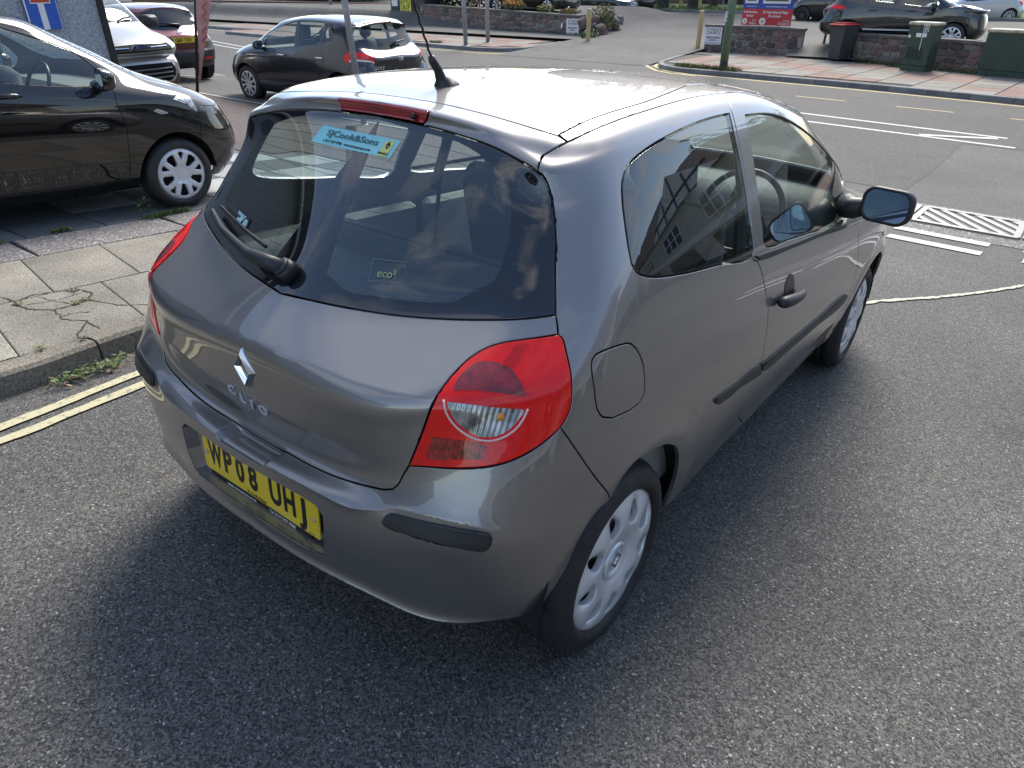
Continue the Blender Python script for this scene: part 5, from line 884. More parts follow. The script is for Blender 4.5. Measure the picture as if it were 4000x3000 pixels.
def mirror(t, S, pm, u=10.55, v=10.3, sc=1., cap=None, sides=(1, -1)):
    X, n = S.ev([u], [v])
    for sg in sides:
        c = Vector((X[0]*[sg, 1, 1]).tolist())+Vector((.14*sg*sc, -.02, .06*sc)); base = rrect(.21*sc, .15*sc, .05*sc, 5); nb = len(base); M = Matrix.Translation(c) @ Matrix.Rotation(R(-12*sg), 4, 'Z') @ Matrix.Rotation(R(-90), 4, 'X'); v_ = []; f = []
        for i in range(7):
            a = math.pi/2*i/6; s_ = max(math.cos(a)**.6, .03); v_ += [(x*s_, y*s_, -.02+.10*sc*math.sin(a)) for x, y in base]
        f = [(a*nb+i, a*nb+(i+1) % nb, (a+1)*nb+(i+1) % nb, (a+1)*nb+i) for a in range(6) for i in range(nb)]; 
        o = MB().add(v_, f, M).tube([Vector((X[0]*[sg, 1, 1]).tolist())-Vector((.03*sg, 0, 0)), c+Vector((-.04*sg, .02, -.05*sc))], [.045, .03], 8).build('door_mirror', pm, t, True)
        MB().add([(x*.9, y*.88, -.021) for x, y in base], [tuple(range(nb))], M).build('mirror_glass', MATS['mirror_blue'], o)
def handles(t, S, ys, z, m, ln=.2, sides=(1, -1)):
    for y in ys:
        for sg in sides:
            pts = []
            for q in (-.5, -.25, .25, .5):
                w_ = S.solve([(y+q*ln, z)], (1, 2), 6, 12, 3, 11)[0]; X, n = S.ev([w_[0]], [w_[1]]); pts.append(Vector(((X[0]+n[0]*(.012 if abs(q) == .5 else .03))*[sg, 1, 1]).tolist()))
            MB().tube(pts, [.012, .016, .016, .012], 8).build('door_handle', m, t, True)
def wplate(t, body, p, M, col, w=.52, h=.111):
    o = MB().prism(rrect(w, h, .008), -.004, .002, M).build('number_plate', col, t); text('plate_letter', body, .105, INK, o, M @ Matrix.Translation((0, 0, .003)), .0006, .003, .82); return o
def ground_matrix(x, y, z, h, slope=False):
    Mh = Matrix.Translation((x, y, z)) @ Matrix.Rotation(h, 4, 'Z')
    return Mh if not slope else Mh @ Matrix.Translation((-x, -y, -z)) @ Matrix.Identity(4)
# --- black five-door hatchback on the forecourt, parallel to the grey car
BLKP = paint('black_paint', (.0025, .0026, .003), 0, .5); BLKP.node_tree.nodes['Principled BSDF'].inputs['Specular IOR Level'].default_value = .1
Mh = SLOPE @ Matrix.Translation((-4.36-.80, 1.715-2.385, .066))
i10, S1, uv1, tr1 = make_car('parked_hatchback', 'black five-door hatchback with silver wheel covers parked on the forecourt slabs at left', warp(1.66, 2.385, .58, .80, 1.50, 1.0, .21, cowl=.02), BLKP, Mh, 2.385, .288, .207, 'y5', W=1.66, wx=.0, k=6, wrot=-.55,
    extra=[('side_repeater', 'side', [(2.22, .79), (2.25, .805), (2.33, .775), (2.34, .765), (2.27, .762)], MATS['lamp_glass']), ('headlight', 'side', [(2.40, .865), (2.47, .895), (2.58, .875), (2.72, .79), (2.82, .67), (2.76, .668), (2.64, .755), (2.52, .82)], CLR)], hl=[(13.6, 8.8), (14.0, 8.9), (14.3, 8.4), (13.9, 8.0)], arch=1.17)
mirror(i10, S1, BLKP, 10.45, 10.35); handles(i10, S1, (.15, 1.22), .93, BLKP, .2)
pp = MB().bbox((.02, -.15, 0), (.34, .15, .004), .001, frame((.66, 1.25, 1.22), (0, -1, 0), (-.35, 0, 1))).build('price_sheet', mat('sheet_white', (.62, .62, .58), .6), i10)
for k in range(5): MB().box((.05+.055*k, -.12, .0045), (.075+.055*k, .10, .006), frame((.66, 1.25, 1.22), (0, -1, 0), (-.35, 0, 1))).build('sheet_stripe', mat('stripe_grey', (.2, .2, .2), .6), pp)
# --- dark blue-grey hatchback with red and clear tail lamps
GOLFP = paint('slate_blue_paint', (.016, .021, .030), .5, .35)
gl, S2, uv2, tr2 = make_car('parked_hatchback', 'dark slate-blue five-door hatchback with silver alloy wheels behind the leaning post', warp(1.78, 2.578, .72, .87, 1.48, .98, .2, tail=-.14, cowl=.05), GOLFP, ground_matrix(-8.77, 8.02, -.375, 1.596), 2.578, .316, .225, 's10', W=1.78, k=6,
    extra=[('lamp_white', 'uv', [(2.7, 7.35), (5.55, 7.35), (5.55, 7.8), (2.65, 7.8)], mat('lamp_white', (.62, .60, .60), .15, .2, 1.)), ('lamp_core', 'uv', [(3.2, 8.1), (4.2, 8.1), (4.2, 8.9), (3.2, 8.9)], mat('lamp_core_red', (.85, .05, .04), .2, coat=1.))],
    lampr=[(2.55, 7.35), (5.75, 7.3), (6.0, 8.2), (5.9, 9.0), (5.4, 9.45), (3.2, 9.3), (2.55, 8.7)], arch=1.14, detail=True)
mirror(gl, S2, GOLFP, 10.3, 10.3, .95); handles(gl, S2, (.42, 1.45), .86, CHROME, .2)
def on(S, u, v, off=.004, side=1):
    X, n = S.ev([u], [v]); return Vector(((X[0]+n[0]*off)*[side, 1, 1]).tolist()), Vector((n[0]*[side, 1, 1]).tolist())
p, n = on(S2, 0, 8.6, .008); em2 = frame(p, (1, 0, 0), (0, -n.z, -n.y) if n.y < 0 else (0, 0, 1)); e_ = MB().lathe([(.060, -.004), (.060, .004), (.050, .005), (.050, -.004)], 28, em2).build('emblem', CHROME, gl, True)
for a in (((-.030, .040), (0, -.012)), ((0, -.012), (.030, .040)), ((-.044, .018), (-.018, -.040)), ((-.018, -.040), (0, -.004)), ((0, -.004), (.018, -.040)), ((.018, -.040), (.044, .018))):
    MB().tube([em2 @ Vector((*a[0], .003)), em2 @ Vector((*a[1], .003))], .005, 5).build('emblem_stroke', CHROME, gl)
p, n = on(S2, 2.1, 6.9, .004, -1); text('model_letters', 'GOLF', .070, CHROME, gl, frame(p, (1, -.18, 0), (0, 0, 1)), .002, .002, 1.25)
p, n = on(S2, 0, 10.6, .03); MB().tube([p, p+Vector((.12, -.0, .03)), p+Vector((.34, .03, .05))], [.026, .016, .008], 8).build('rear_wiper', BLACK, gl, True)
xx = np.linspace(-.56, .56, 15); sp = MB(); v = []
for x in xx:
    w_ = on(S2, abs(x)*5.2/.56*.6, 14.6, .0)[0]; yb = w_.y; z = w_.z
    for dy, dz in ((.10, .012), (-.10, -.012), (-.10, -.035), (.02, -.04)): v.append((x, yb+dy, z+dz))
sp.add(v, [(k*4+j, k*4+(j+1) % 4, k*4+4+(j+1) % 4, k*4+4+j) for k in range(14) for j in range(4)]+[(0, 1, 2, 3), (59, 58, 57, 56)]); spo = sp.build('spoiler', GOLFP, gl, True); MB().box((-.16, on(S2, 0, 14.6)[0].y-.104, on(S2, 0, 14.6)[0].z-.030), (.16, on(S2, 0, 14.6)[0].y-.10, on(S2, 0, 14.6)[0].z-.014)).build('brake_light', MATS['dark_red_lens'], spo)
# --- dark red crossover, rear view
REDP = paint('dark_red_paint', (.115, .008, .014), .5, .35)
DGL = glass('privacy_glass', (.12, .13, .13))
jk, S3, uv3, tr3 = make_car('parked_crossover', 'dark red crossover with black lower bumper and plate GJ60 TZO seen from behind', warp(1.765, 2.53, .78, .82, 1.57, 1.06, .27, tail=-.05), REDP, ground_matrix(-15.22, 7.78, -.38, 1.555), 2.53, .336, .235, 's5', W=1.765, k=5, lower={'rear_bumper': BLACK}, glassm=DGL, arch=1.15,
    extra=[('reflector', 'rear', [(.42, .47), (.62, .47), (.62, .52), (.42, .52)], REDL)], lampr=[(3.5, 8.0), (5.6, 7.8), (5.9, 8.8), (5.5, 10.0), (4.6, 10.1), (4.0, 9.2)])
p, n = on(S3, 0, 8.1, .006); wplate(jk, 'GJ60 TZO', 0, frame(p+Vector((0, -.004, 0)), (1, 0, 0), (0, -.05, 1)), YEL)
q = on(S3, 0, 8.1, .006)[0]; MB().box((-.26, q.y-.008, q.z-.055), (-.225, q.y-.004, q.z+.055)).build('plate_band', mat('band_euro', (.03, .16, .5), .4), jk)
p, n = on(S3, 0, 9.55, .008); MB().lathe([(.065, -.004), (.065, .004), (.050, .005), (.050, -.004)], 24, frame(p, (1, 0, 0), (0, .3, 1))).box((-.075, -.010, 0), (.075, .010, .008), frame(p, (1, 0, 0), (0, .3, 1))).build('emblem', CHROME, jk)
p, n = on(S3, .4, 10.7, .03); MB().tube([p, p+Vector((-.16, .02, .02)), p+Vector((-.42, .05, .05))], [.03, .02, .008], 8).build('rear_wiper', BLACK, jk, True)
mirror(jk, S3, BLACK, 10.4, 10.3)
# --- silver van, nose towards us
VBLK = mat('grille_black', (.010, .010, .011), .8, spec=.15)
SILV = paint('silver_paint', (.40, .39, .37), .75, .38)
vn, S4, uv4, tr4 = make_car('parked_van', 'silver van with black grille parked nose out beside the pebbledash wall', warp(1.99, 2.933, 1.1, .98, 1.98, 1.22, .25, cowl=.22, hood=-.02), SILV, ground_matrix(-15.67, 5.25, -.36, -1.538), 2.933, .33, .22, 's5', W=1.99, k=6, arch=1.17,
    extra=[('grille', 'front', [(0, .93), (.62, .93), (.66, .98), (.64, 1.04), (0, 1.05)], VBLK), ('lower_grille', 'front', [(0, .42), (.50, .42), (.62, .50), (.66, .62), (.60, .72), (0, .73)], VBLK), ('skid', 'front', [(0, .24), (.62, .25), (.78, .34), (.80, .50), (.70, .52), (.60, .40), (0, .38)], mat('van_grey', (.07, .07, .072), .6))],
    hl=[(13.0, 9.2), (13.8, 9.2), (14.35, 8.9), (14.3, 8.0), (13.9, 7.5), (13.3, 7.8)])
def fr(S, x, z, off):
    w_ = S.solve([(abs(x), z)], (0, 2), 12.2, 16, 0, 11.2)[0]; return on(S, w_[0], w_[1], off, 1 if x >= 0 else -1)
p, n = fr(S4, 0, .985, .012); ovm = frame(p, (-1, 0, 0), (0, 0, 1)); ov = MB().add([(.155*math.cos(a), .062*math.sin(a), .004*k) for k in (0, 1) for a in np.linspace(0, 6.283, 33)[:-1]], [tuple(range(32, 64))]+[(i, (i+1) % 32, 32+(i+1) % 32, 32+i) for i in range(32)], ovm).build('badge', CHROME, vn)
MB().add([(.135*math.cos(a), .047*math.sin(a), .006) for a in np.linspace(0, 6.283, 33)[:-1]], [tuple(range(32))], ovm).build('badge_face', mat('badge_blue', (.012, .035, .14), .2, coat=1.), ov)
text('badge_script', 'Ford', .072, CHROME, ov, ovm @ Matrix.Translation((0, .0, .008)), .001, .0012, 1.35, shear=.35)
for sg in (1, -1):
    pts = [fr(S4, sg*x, .985, .012)[0] for x in (.19, .35, .55)]; MB().tube(pts, .016, 6).build('grille_bar', CHROME, vn)
    for z in (.50, .57, .64): MB().tube([fr(S4, sg*x, z, .010)[0] for x in (.0, .2, .4, .56)], .012, 5).build('grille_bar', mat('bar_grey', (.16, .16, .165), .5), vn)
pw = [on(S4, 14.4, 11.25, .02)[0], on(S4, 15.2, 11.45, .03)[0], on(S4, 15.9, 11.4, .03, 1)[0]]
MB().tube(pw, .016, 6).build('wiper', BLACK, vn); pw = [on(S4, 15.0, 11.3, .02, -1)[0], on(S4, 14.2, 11.5, .03, -1)[0], on(S4, 13.2, 11.6, .03, -1)[0]]; MB().tube(pw, .016, 6).build('wiper', BLACK, vn)
mirror(vn, S4, BLACK, 10.5, 10.8, 1.5)
# --- church car park
DKP = paint('near_black_paint', (.004, .0045, .005), .2, .4); NAVP = paint('charcoal_paint', (.014, .017, .024), .5, .35); WHP = paint('pearl_white_paint', (.62, .64, .68), .25, .35); YLP = paint('yellow_paint', (.62, .46, .02), .1, .35)
CARG = 'cars in the church car park'
zq = lambda x, y: float(zl(x, y))
jg, S5, _, _ = make_car('parked_saloon', 'black saloon with seven-spoke silver wheels behind the tall flower wall', warp(1.88, 2.91, 1.0, .95, 1.46, .96, .17, tail=.25), DKP, ground_matrix(-19.73, 29.76, .13, 1.596), 2.91, .34, .255, 's7', CARG, W=1.88, k=4, arch=1.12)
MB().tube([(-.62, -.98, .30), (-.62, -1.04, .30)], .05, 12).build('exhaust_tip', CHROME, jg, True); MB().box((-.90, .6, .245), (-.885, 2.4, .275)).build('sill_trim', mat('sill_chrome', (.4, .41, .42), .25, .8), jg)
g2, S6, _, _ = make_car('parked_hatchback', 'black car with white front plate parked behind the black saloon', warp(1.8, 2.6, .75, .85, 1.5), DKP, ground_matrix(-27.6, 37.9, zq(-24, 38), -1.75), 2.6, .32, .23, 's5', CARG, W=1.8, k=3, detail=False)
p, n = fr(S6, 0, .50, .02); wplate(g2, 'WF14 JLG', 0, frame(p, (-1, 0, 0), (0, 0, 1)), WH)
for z in (.72, .30): MB().tube([fr(S6, x, z, .02)[0] for x in (-.55, -.2, .2, .55)], .025, 6).build('bumper_trim', CHROME, g2)
mc, S7, _, _ = make_car('parked_saloon', 'black saloon with chrome star grille facing the car park entrance', warp(1.85, 2.874, 1.0, .84, 1.47, .97, .16, cowl=-.12), DKP, ground_matrix(-22.37, 35.25, -.235, -1.544), 2.874, .335, .245, 's5', CARG, W=1.85, k=5, arch=1.12,
    extra=[('grille', 'front', [(0, .52), (.40, .52), (.47, .60), (.44, .74), (0, .76)], SATIN), ('air_intake', 'front', [(0, .27), (.42, .27), (.44, .34), (0, .36)], SATIN), ('air_intake', 'front', [(.55, .28), (.78, .33), (.76, .42), (.58, .36)], SATIN)])
for z in (.58, .65, .71): MB().tube([fr(S7, x, z, .015)[0] for x in (-.42, -.2, 0, .2, .42)], .014, 6).build('grille_bar', CHROME, mc)
p, n = fr(S7, 0, .64, .03); MB().lathe([(.095, 0), (.095, .015), (.08, .018), (.08, 0)], 24, frame(p, (-1, 0, 0), (0, 0, 1))).tube([p, p+Vector((0, 0, .085))], .012, 5).tube([p, p+Vector((.074, 0, -.042))], .012, 5).tube([p, p+Vector((-.074, 0, -.042))], .012, 5).build('emblem', CHROME, mc)
p, n = fr(S7, 0, .42, .03); wplate(mc, 'WK66 BXO', 0, frame(p, (-1, 0, 0), (0, 0, 1)), WH); MB().tube([fr(S7, x, .235, .02)[0] for x in (-.75, -.4, 0, .4, .75)], .018, 6).build('splitter', CHROME, mc)
tk, S8, _, _ = make_car('parked_off_roader', 'black off-roader with yellow rear plate and tow ball beside the black saloon', warp(1.9, 2.75, .85, .8, 1.75, 1.05, .32, tail=-.2), DKP, ground_matrix(-20.75, 39.6, zq(-21, 39.6), -1.75+math.pi), 2.75, .38, .24, 's5', CARG, W=1.9, k=3, detail=False)
p, n = on(S8, 0, 7.7, .02); wplate(tk, 'MK12 RZE', 0, frame(p, (1, 0, 0), (0, 0, 1)), YEL); MB().tube([(0, -.85, .42), (0, -1.0, .42), (0, -1.02, .50)], .03, 8).build('tow_ball', SATIN, tk)
rr_, S9, _, _ = make_car('parked_off_roader', 'large dark blue-grey off-roader behind the long low stone wall', warp(1.98, 2.923, .97, .95, 1.80, 1.16, .30, tail=-.22, cowl=.10, hood=.15), NAVP, ground_matrix(-5.5, 25.95, -.31, -1.39), 2.923, .385, .285, 'y5', CARG, W=1.98, k=6, arch=1.10,
    lampr=[(3.9, 8.6), (5.7, 8.6), (6.2, 9.2), (5.6, 9.7), (4.0, 9.6)])
handles(rr_, S9, (.62, 1.70), 1.06, NAVP, .24); mirror(rr_, S9, BLACK, 10.3, 10.4, 1.25)
for sg in (1, -1): MB().box((sg*.985-.012, .45, .52), (sg*.985+.012, 2.45, .56)).build('side_trim', mat('trim_silver', (.5, .51, .52), .3, .6), rr_); MB().add([(sg*1.0, 2.05, .95), (sg*1.0, 2.30, .95), (sg*1.0, 2.36, 1.04), (sg*1.0, 2.12, 1.04)], [(0, 1, 2, 3)]).build('wing_vent', SATIN, rr_)
sv2, S10, _, _ = make_car('parked_off_roader', 'dark off-roader with black wheels behind the noticeboard, nose to the left', warp(1.95, 2.75, .85, .85, 1.68, 1.12, .28), DKP, ground_matrix(-7.83, 37.78, -.3, 1.42), 2.75, .37, .275, 's10', CARG, W=1.95, k=4, arch=1.12, capcol=(.03, .03, .033))
mirror(sv2, S10, BLACK, 10.3, 10.3, 1.2)
bm, S11, _, _ = make_car('parked_hatchback', 'white hatchback with silver multispoke wheels at the right edge behind the off-roader', warp(1.8, 2.69, .78, .85, 1.45, .97, .2), WHP, ground_matrix(-3.2, 43.5, -.33, 2.1), 2.69, .33, .245, 's12', CARG, W=1.8, k=4, arch=1.12)
make_car('parked_hatchback', 'dark red car parked in front of the brick hall', warp(1.75, 2.5, .7, .8, 1.5), REDP, ground_matrix(-23.5, 53.2, .1, -1.57), 2.5, .3, .2, 's5', CARG, W=1.75, k=3, detail=False)
make_car('parked_hatchback', 'yellow car half hidden by the green lamp column', warp(1.75, 2.5, .7, .8, 1.5), YLP, ground_matrix(-14.4, 51, .1, -2.6), 2.5, .3, .2, 's5', CARG, W=1.75, k=3, detail=False)

# ---------------------------------------------------------------- road markings
WPAINT = worn('white_road_paint', (.52, .51, .48), (.13, .12, .115), .41)
YPAINT = worn('yellow_road_paint', (.45, .36, .11), (.16, .14, .09), .40)
YPALE = worn('pale_yellow_paint', (.50, .46, .29), (.16, .15, .11), .42)
def line(pts, w, m, off=.008, **k): return struct(ribbon('road_line', pts, w, off, m, **k))
line([(-34, 18.9), (-26, 16.9), (-18, 15.9), (-10, 15.2), (-3.04, 14.56), (-.4, 14.2), (.55, 14.1)], .11, WPAINT)
line([(-34, 18.2), (-25.6, 16.3), (-18, 15.1), (-10, 14.35), (-2.6, 13.66), (-.27, 13.38), (.75, 13.25)], .11, WPAINT)
line([(-.75, 13.52), (-.1, 13.74), (.42, 13.95)], .15, WPAINT, .012)
for a, b in (((-4.07, 16.91), (-2.91, 16.8)), ((-1.81, 16.68), (-.69, 16.56)), ((.35, 16.42), (1.5, 16.3)), ((-6.4, 17.15), (-5.2, 17.0))): line([a, b], .07, YPAINT)
line([(-10.55, 24.3), (-10.2, 22.0), (-9.7, 20.6), (-8.9, 19.75), (-8.0, 19.3), (-6.26, 19.13), (-4.38, 19.0), (-2.87, 18.83), (-.54, 18.48), (.4, 18.3), (3, 17.8)], .11, YPAINT)
line([(-10.8, 24.2), (-10.45, 22.0), (-9.95, 20.5), (-9.1, 19.55), (-8.4, 19.18), (-7.6, 19.05)], .09, YPAINT)
line([(-40, 22.4), (-24, 21.1), (-19.26, 20.74), (-16.95, 20.7), (-15.75, 21.1), (-15.3, 22.0), (-15.45, 24.3), (-15.6, 26.2)], .11, YPAINT)
line([(-16.9, 20.45), (-15.5, 20.85), (-15.05, 22.0), (-15.2, 24.2), (-15.4, 26.2)], .09, YPAINT)
for x0 in (.36, 1.45, 2.55, -.75, -1.85):
    line([(x0-.02, 6.40), (x0+.80, 6.36)], .16, WPAINT); line([(x0, 5.98), (x0+.78, 5.95)], .16, WPAINT)
line([(-1.66, -6), (-1.68, -2), (-1.70, -.69), (-1.79, 0), (-1.86, 2), (-1.95, 4.5), (-2.4, 6.2), (-3.6, 7.3)], .055, YPALE, rough=.12, step=.06)
line([(-1.55, -6), (-1.57, -2), (-1.59, -.64), (-1.67, 0), (-1.75, 2), (-1.85, 4.5), (-2.3, 6.1), (-3.5, 7.2)], .055, YPALE, rough=.12, step=.06)
line([(.50, 3.1), (.60, 3.55), (.72, 3.85), (.92, 4.12), (1.05, 4.3), (1.28, 4.68), (1.55, 5.2), (2.0, 6.0)], .035, worn('spilt_paint', (.50, .47, .36), (.16, .15, .13), .44, 40), rough=.5, step=.03)
# cast-iron channel drain across the mouth of the side street
IRON = mat('drain_iron', (.27, .26, .24), .5, .35, noise=(30, .3), bump=(200, .2, .002))
CHIP = asphalt('drain_surround', .06, .26, 60.)
struct(ribbon('drain_bed', [(-2.5, 7.2), (3.2, 7.2)], 1.5, .004, CHIP))
dr = thing('channel_drain', 'pale iron channel drain with slanting bars set across the side street', 'drain', (0, 0, 0))
for k in range(5):
    x0 = -1.62+k*1.0; m = MB(); Y0, Y1 = 6.86, 7.72
    zz = lambda x, y: float(zg(x, y))
    def bar(a, b, w, h=.018):
        d = Vector((b[0]-a[0], b[1]-a[1], 0)).normalized(); n = Vector((-d.y, d.x, 0))*w/2; q = []
        for p in (a, b):
            for s_ in (1, -1): q.append((p[0]+s_*n.x, p[1]+s_*n.y, zz(*p)+.006))
        q += [(x, y, z+h) for x, y, z in q]
        m.add(q, [(4, 5, 7, 6), (0, 1, 5, 4), (1, 3, 7, 5), (3, 2, 6, 7), (2, 0, 4, 6)])
    bar((x0+.02, Y0), (x0+.96, Y0), .06); bar((x0+.02, Y1), (x0+.96, Y1), .06); bar((x0+.03, Y0), (x0+.03, Y1), .06); bar((x0+.95, Y0), (x0+.95, Y1), .06)
    for j in range(-6, 12):
        xs, xe = x0+j*.085, x0+j*.085+.55; xa, xb = max(xs, x0+.03), min(xe, x0+.95); H_ = Y1-Y0
        ya, yb = Y1-(xa-xs)/.55*H_, Y1-(xb-xs)/.55*H_
        if ya-yb > .05 and j % 2 == 0: bar((xa, ya), (xb, yb), .062, .012)
    o = m.build('grate', IRON, dr)
    q = MB(); q.add([(x0, 6.8, zz(x0, 6.8)+.007), (x0+.98, 6.8, zz(x0+.98, 6.8)+.007), (x0+.98, 7.78, zz(x0+.98, 7.78)+.007), (x0, 7.78, zz(x0, 7.78)+.007)], [(0, 1, 2, 3)]); q.build('grate_pit', mat('drain_dirt', (.14, .13, .12), .9), dr)

# ---------------------------------------------------------------- near pavement on the left
CONC = concrete('pavement_concrete', (.225, .208, .172), .34, 130, .5)
KERBM = concrete('kerb_concrete', (.22, .198, .158), .35, 90, .4)
GRAN = asphalt('exposed_aggregate', .11, .26, 95., (1.05, .97, .95), patch=.08)
SLABD = concrete('slab_dark', (.12, .127, .13), .25, 150, .2); SLABL = concrete('slab_pale', (.36, .37, .375), .15, 150, .15)
DIRT = mat('joint_dirt', (.11, .10, .078), .95)
def zp(x, y): return zg(x, y)+.115-.02*np.clip(-2-x, 0, 3)
KX = lambda y: -2.02-.055*max(0, y-.2) if y < 3.5 else -2.2-.055*(y-3.5)*3-.12*(y-3.5)**2      # kerb line bends into the main road
pav = struct(sheet('pavement', np.linspace(-30, -2.06, 110), np.linspace(-14, 8.6, 93), -.03, DIRT, zf=zp, mask=lambda x, y: x < np.where(y < 3.5, -2.05, -2.2-.13*(y-3.5)**2)-.05))
rn = random.Random(3)
def slab(name, quad, m, parent, th=.05, gap=.0035, zf=zp, lift=0., tilt=.004):
    c = np.mean(quad, 0); q = []
    dz = [rn.uniform(-tilt, tilt) for _ in range(4)]
    for (x, y) in quad:
        d = c-np.array([x, y]); d = d/np.linalg.norm(d)*gap*1.4; q.append((x+d[0], y+d[1]))
    top = []; 
    for (x, y), z in zip(q, dz): top.append((x, y, float(zf(x, y))+z*.5+lift))
    cc_ = Vector((c[0], c[1], 0)); inn = [(x+(c[0]-x)*.02, y+(c[1]-y)*.02, z+.003) for x, y, z in top]
    v = inn+top+[(x, y, z-th) for x, y, z in top]
    f = [(0, 1, 2, 3)]+[(4+i, 4+(i+1) % 4, (i+1) % 4, i) for i in range(4)]+[(8+i, 8+(i+1) % 4, 4+(i+1) % 4, 4+i) for i in range(4)]
    return MB().add(v, f).build(name, m, parent)
ry = lambda x, y: (x, y+.28*(-2.1-x)*.55)     # joints run slightly askew to the kerb
for col, (xa, xb) in enumerate(((-2.12, -2.92), (-2.92, -3.72))):
    y = -2.6+col*.3
    while y < 4.6:
        h = rn.choice((.50, .56, .62)); 
        slab('paving_slab', [ry(xb, y), ry(xa, y), ry(xa, y+h), ry(xb, y+h)], CONC, pav); y += h
for i in range(7):
    y = -2.9+i*1.07; slab('aggregate_slab', [(-4.21, y+.02), (-3.73, y), (-3.73, y+1.06), (-4.21, y+1.06)], GRAN, pav)
for i in range(10):
    for j in range(12):
        x, y = -4.225-i*.545, -2.35+j*.555
        pale = (i+j) % 2 == 1 if not (i == 0 and y < 0) else False
        if i == 0 and abs(y-.75) > .3: pale = False
        if x-.5 < -7.9 and y < 3.1: continue
        slab('forecourt_slab', [(x-.54, y), (x, y), (x, y+.55), (x-.54, y+.55)], SLABL if pale else SLABD, pav, gap=.003)
# kerb stones
def kerb(pts, m, parent, h=.12, w=.13, L_=.9, zf=zg, name='kerb_stone', top=None):
    P = densify(pts, .05, False); s = np.concatenate([[0], np.cumsum(np.linalg.norm(np.diff(P, axis=0), axis=1))])
    k = 0
    while k*L_ < s[-1]-.1:
        a, b = k*L_+.006, min((k+1)*L_-.006, s[-1]); n = 4; t = np.linspace(a, b, n)
        C_ = np.stack([np.interp(t, s, P[:, 0]), np.interp(t, s, P[:, 1])], 1); d = np.gradient(C_, axis=0); d /= np.linalg.norm(d, axis=1, keepdims=True); nn = np.stack([-d[:, 1], d[:, 0]], 1)
        v = []; dz = rn.uniform(-.004, .004)
        for i in range(n):
            x, y = C_[i]; ix, iy = C_[i]+nn[i]*w; z = float(zf(x, y)); zt = z+h+dz
            v += [(x, y, z-.05), (x+nn[i][0]*.003, y+nn[i][1]*.003, zt-.018), (x+nn[i][0]*.018, y+nn[i][1]*.018, zt), (ix, iy, zt+.001), (ix, iy, z-.05)]
        f = [(i*5+j, (i+1)*5+j, (i+1)*5+j+1, i*5+j+1) for i in range(n-1) for j in range(4)]+[(0, 1, 2, 3, 4), tuple((n-1)*5+j for j in (4, 3, 2, 1, 0))]
        MB().add(v, f).build(name, m, parent); k += 1
kerb([(-1.95, -5.5), (-1.96, -2), (-1.98, -.4), (-2.06, .1), (-2.11, 2), (-2.2, 3.5), (-2.5, 5.1), (-3.3, 6.5), (-4.6, 7.6), (-8, 8.5)], KERBM, pav, .115)
# cracked patch of old concrete
CRK = mat('crack_dark', (.035, .032, .028), .95)
def crack(pts, w=.008): 
    P = []; 
    for i in range(len(pts)-1):
        a, b = np.array(pts[i]), np.array(pts[i+1]); 
        for k in range(5): P.append(a+(b-a)*k/5+np.array([rn.uniform(-.008, .008), rn.uniform(-.008, .008)]))
    P.append(np.array(pts[-1])); struct(ribbon('pavement_crack', P, w, .0055, CRK, zf=zp, step=.03, rough=.6))
ringc = [(-2.90, -.14), (-2.95, -.03), (-2.92, .08), (-2.84, .19), (-2.74, .20), (-2.66, .14), (-2.61, .03), (-2.62, -.06), (-2.70, -.13), (-2.81, -.16), (-2.90, -.14)]
crack(ringc, .010); crack([(-3.2, -.25), (-3.05, -.17), (-2.90, -.14)]); crack([(-2.66, .14), (-2.45, .20), (-2.20, .42)]); crack([(-2.62, -.06), (-2.45, -.08), (-2.33, -.02), (-2.18, -.02)]); crack([(-2.48, -.09), (-2.50, -.02), (-2.45, .06)], .006)
crack([(-2.90, -.03), (-2.75, .0), (-2.66, .04)], .005); crack([(-2.80, .17), (-2.77, .05), (-2.80, -.12)], .005); crack([(-2.33, -.02), (-2.16, -.14), (-2.10, -.12)], .009)
# red tarmac apron and the grey forecourt beyond
REDT = asphalt('red_tarmac', .045, .12, 110., (1.18, .92, .86), patch=.08)
struct(sheet('red_apron', np.linspace(-13.5, -4.5, 40), np.linspace(3.3, 6.75, 20), .012, REDT, zf=zp, mask=lambda x, y: (y > 3.6+.1*(x+8)) & ((x < -6.0) | (y > 4.2)) & (y < 7.0)))
struct(sheet('forecourt', np.linspace(-24, -4.4, 70), np.linspace(6.6, 9.4, 16), .012, asphalt('forecourt_tarmac', .055, .125, 110., (1.02, .98, .92), patch=.10), zf=zp, mask=lambda x, y: (y > 6.6) & (y < 9.6+.02*x)))
struct(sheet('forecourt', np.linspace(-30, -13.4, 50), np.linspace(3, 9.4, 24), .010, MATS['forecourt_tarmac'], zf=zp))
line([(-13.6, 6.72), (-11.3, 6.70), (-10.2, 6.70), (-5.5, 6.72)], .07, WPAINT, .02, zf=zp); line([(-16.1, 8.0), (-15.9, 9.3)], .06, WPAINT, .02, zf=zp); line([(-15.8, 9.4), (-17.3, 9.5)], .06, WPAINT, .02, zf=zp)

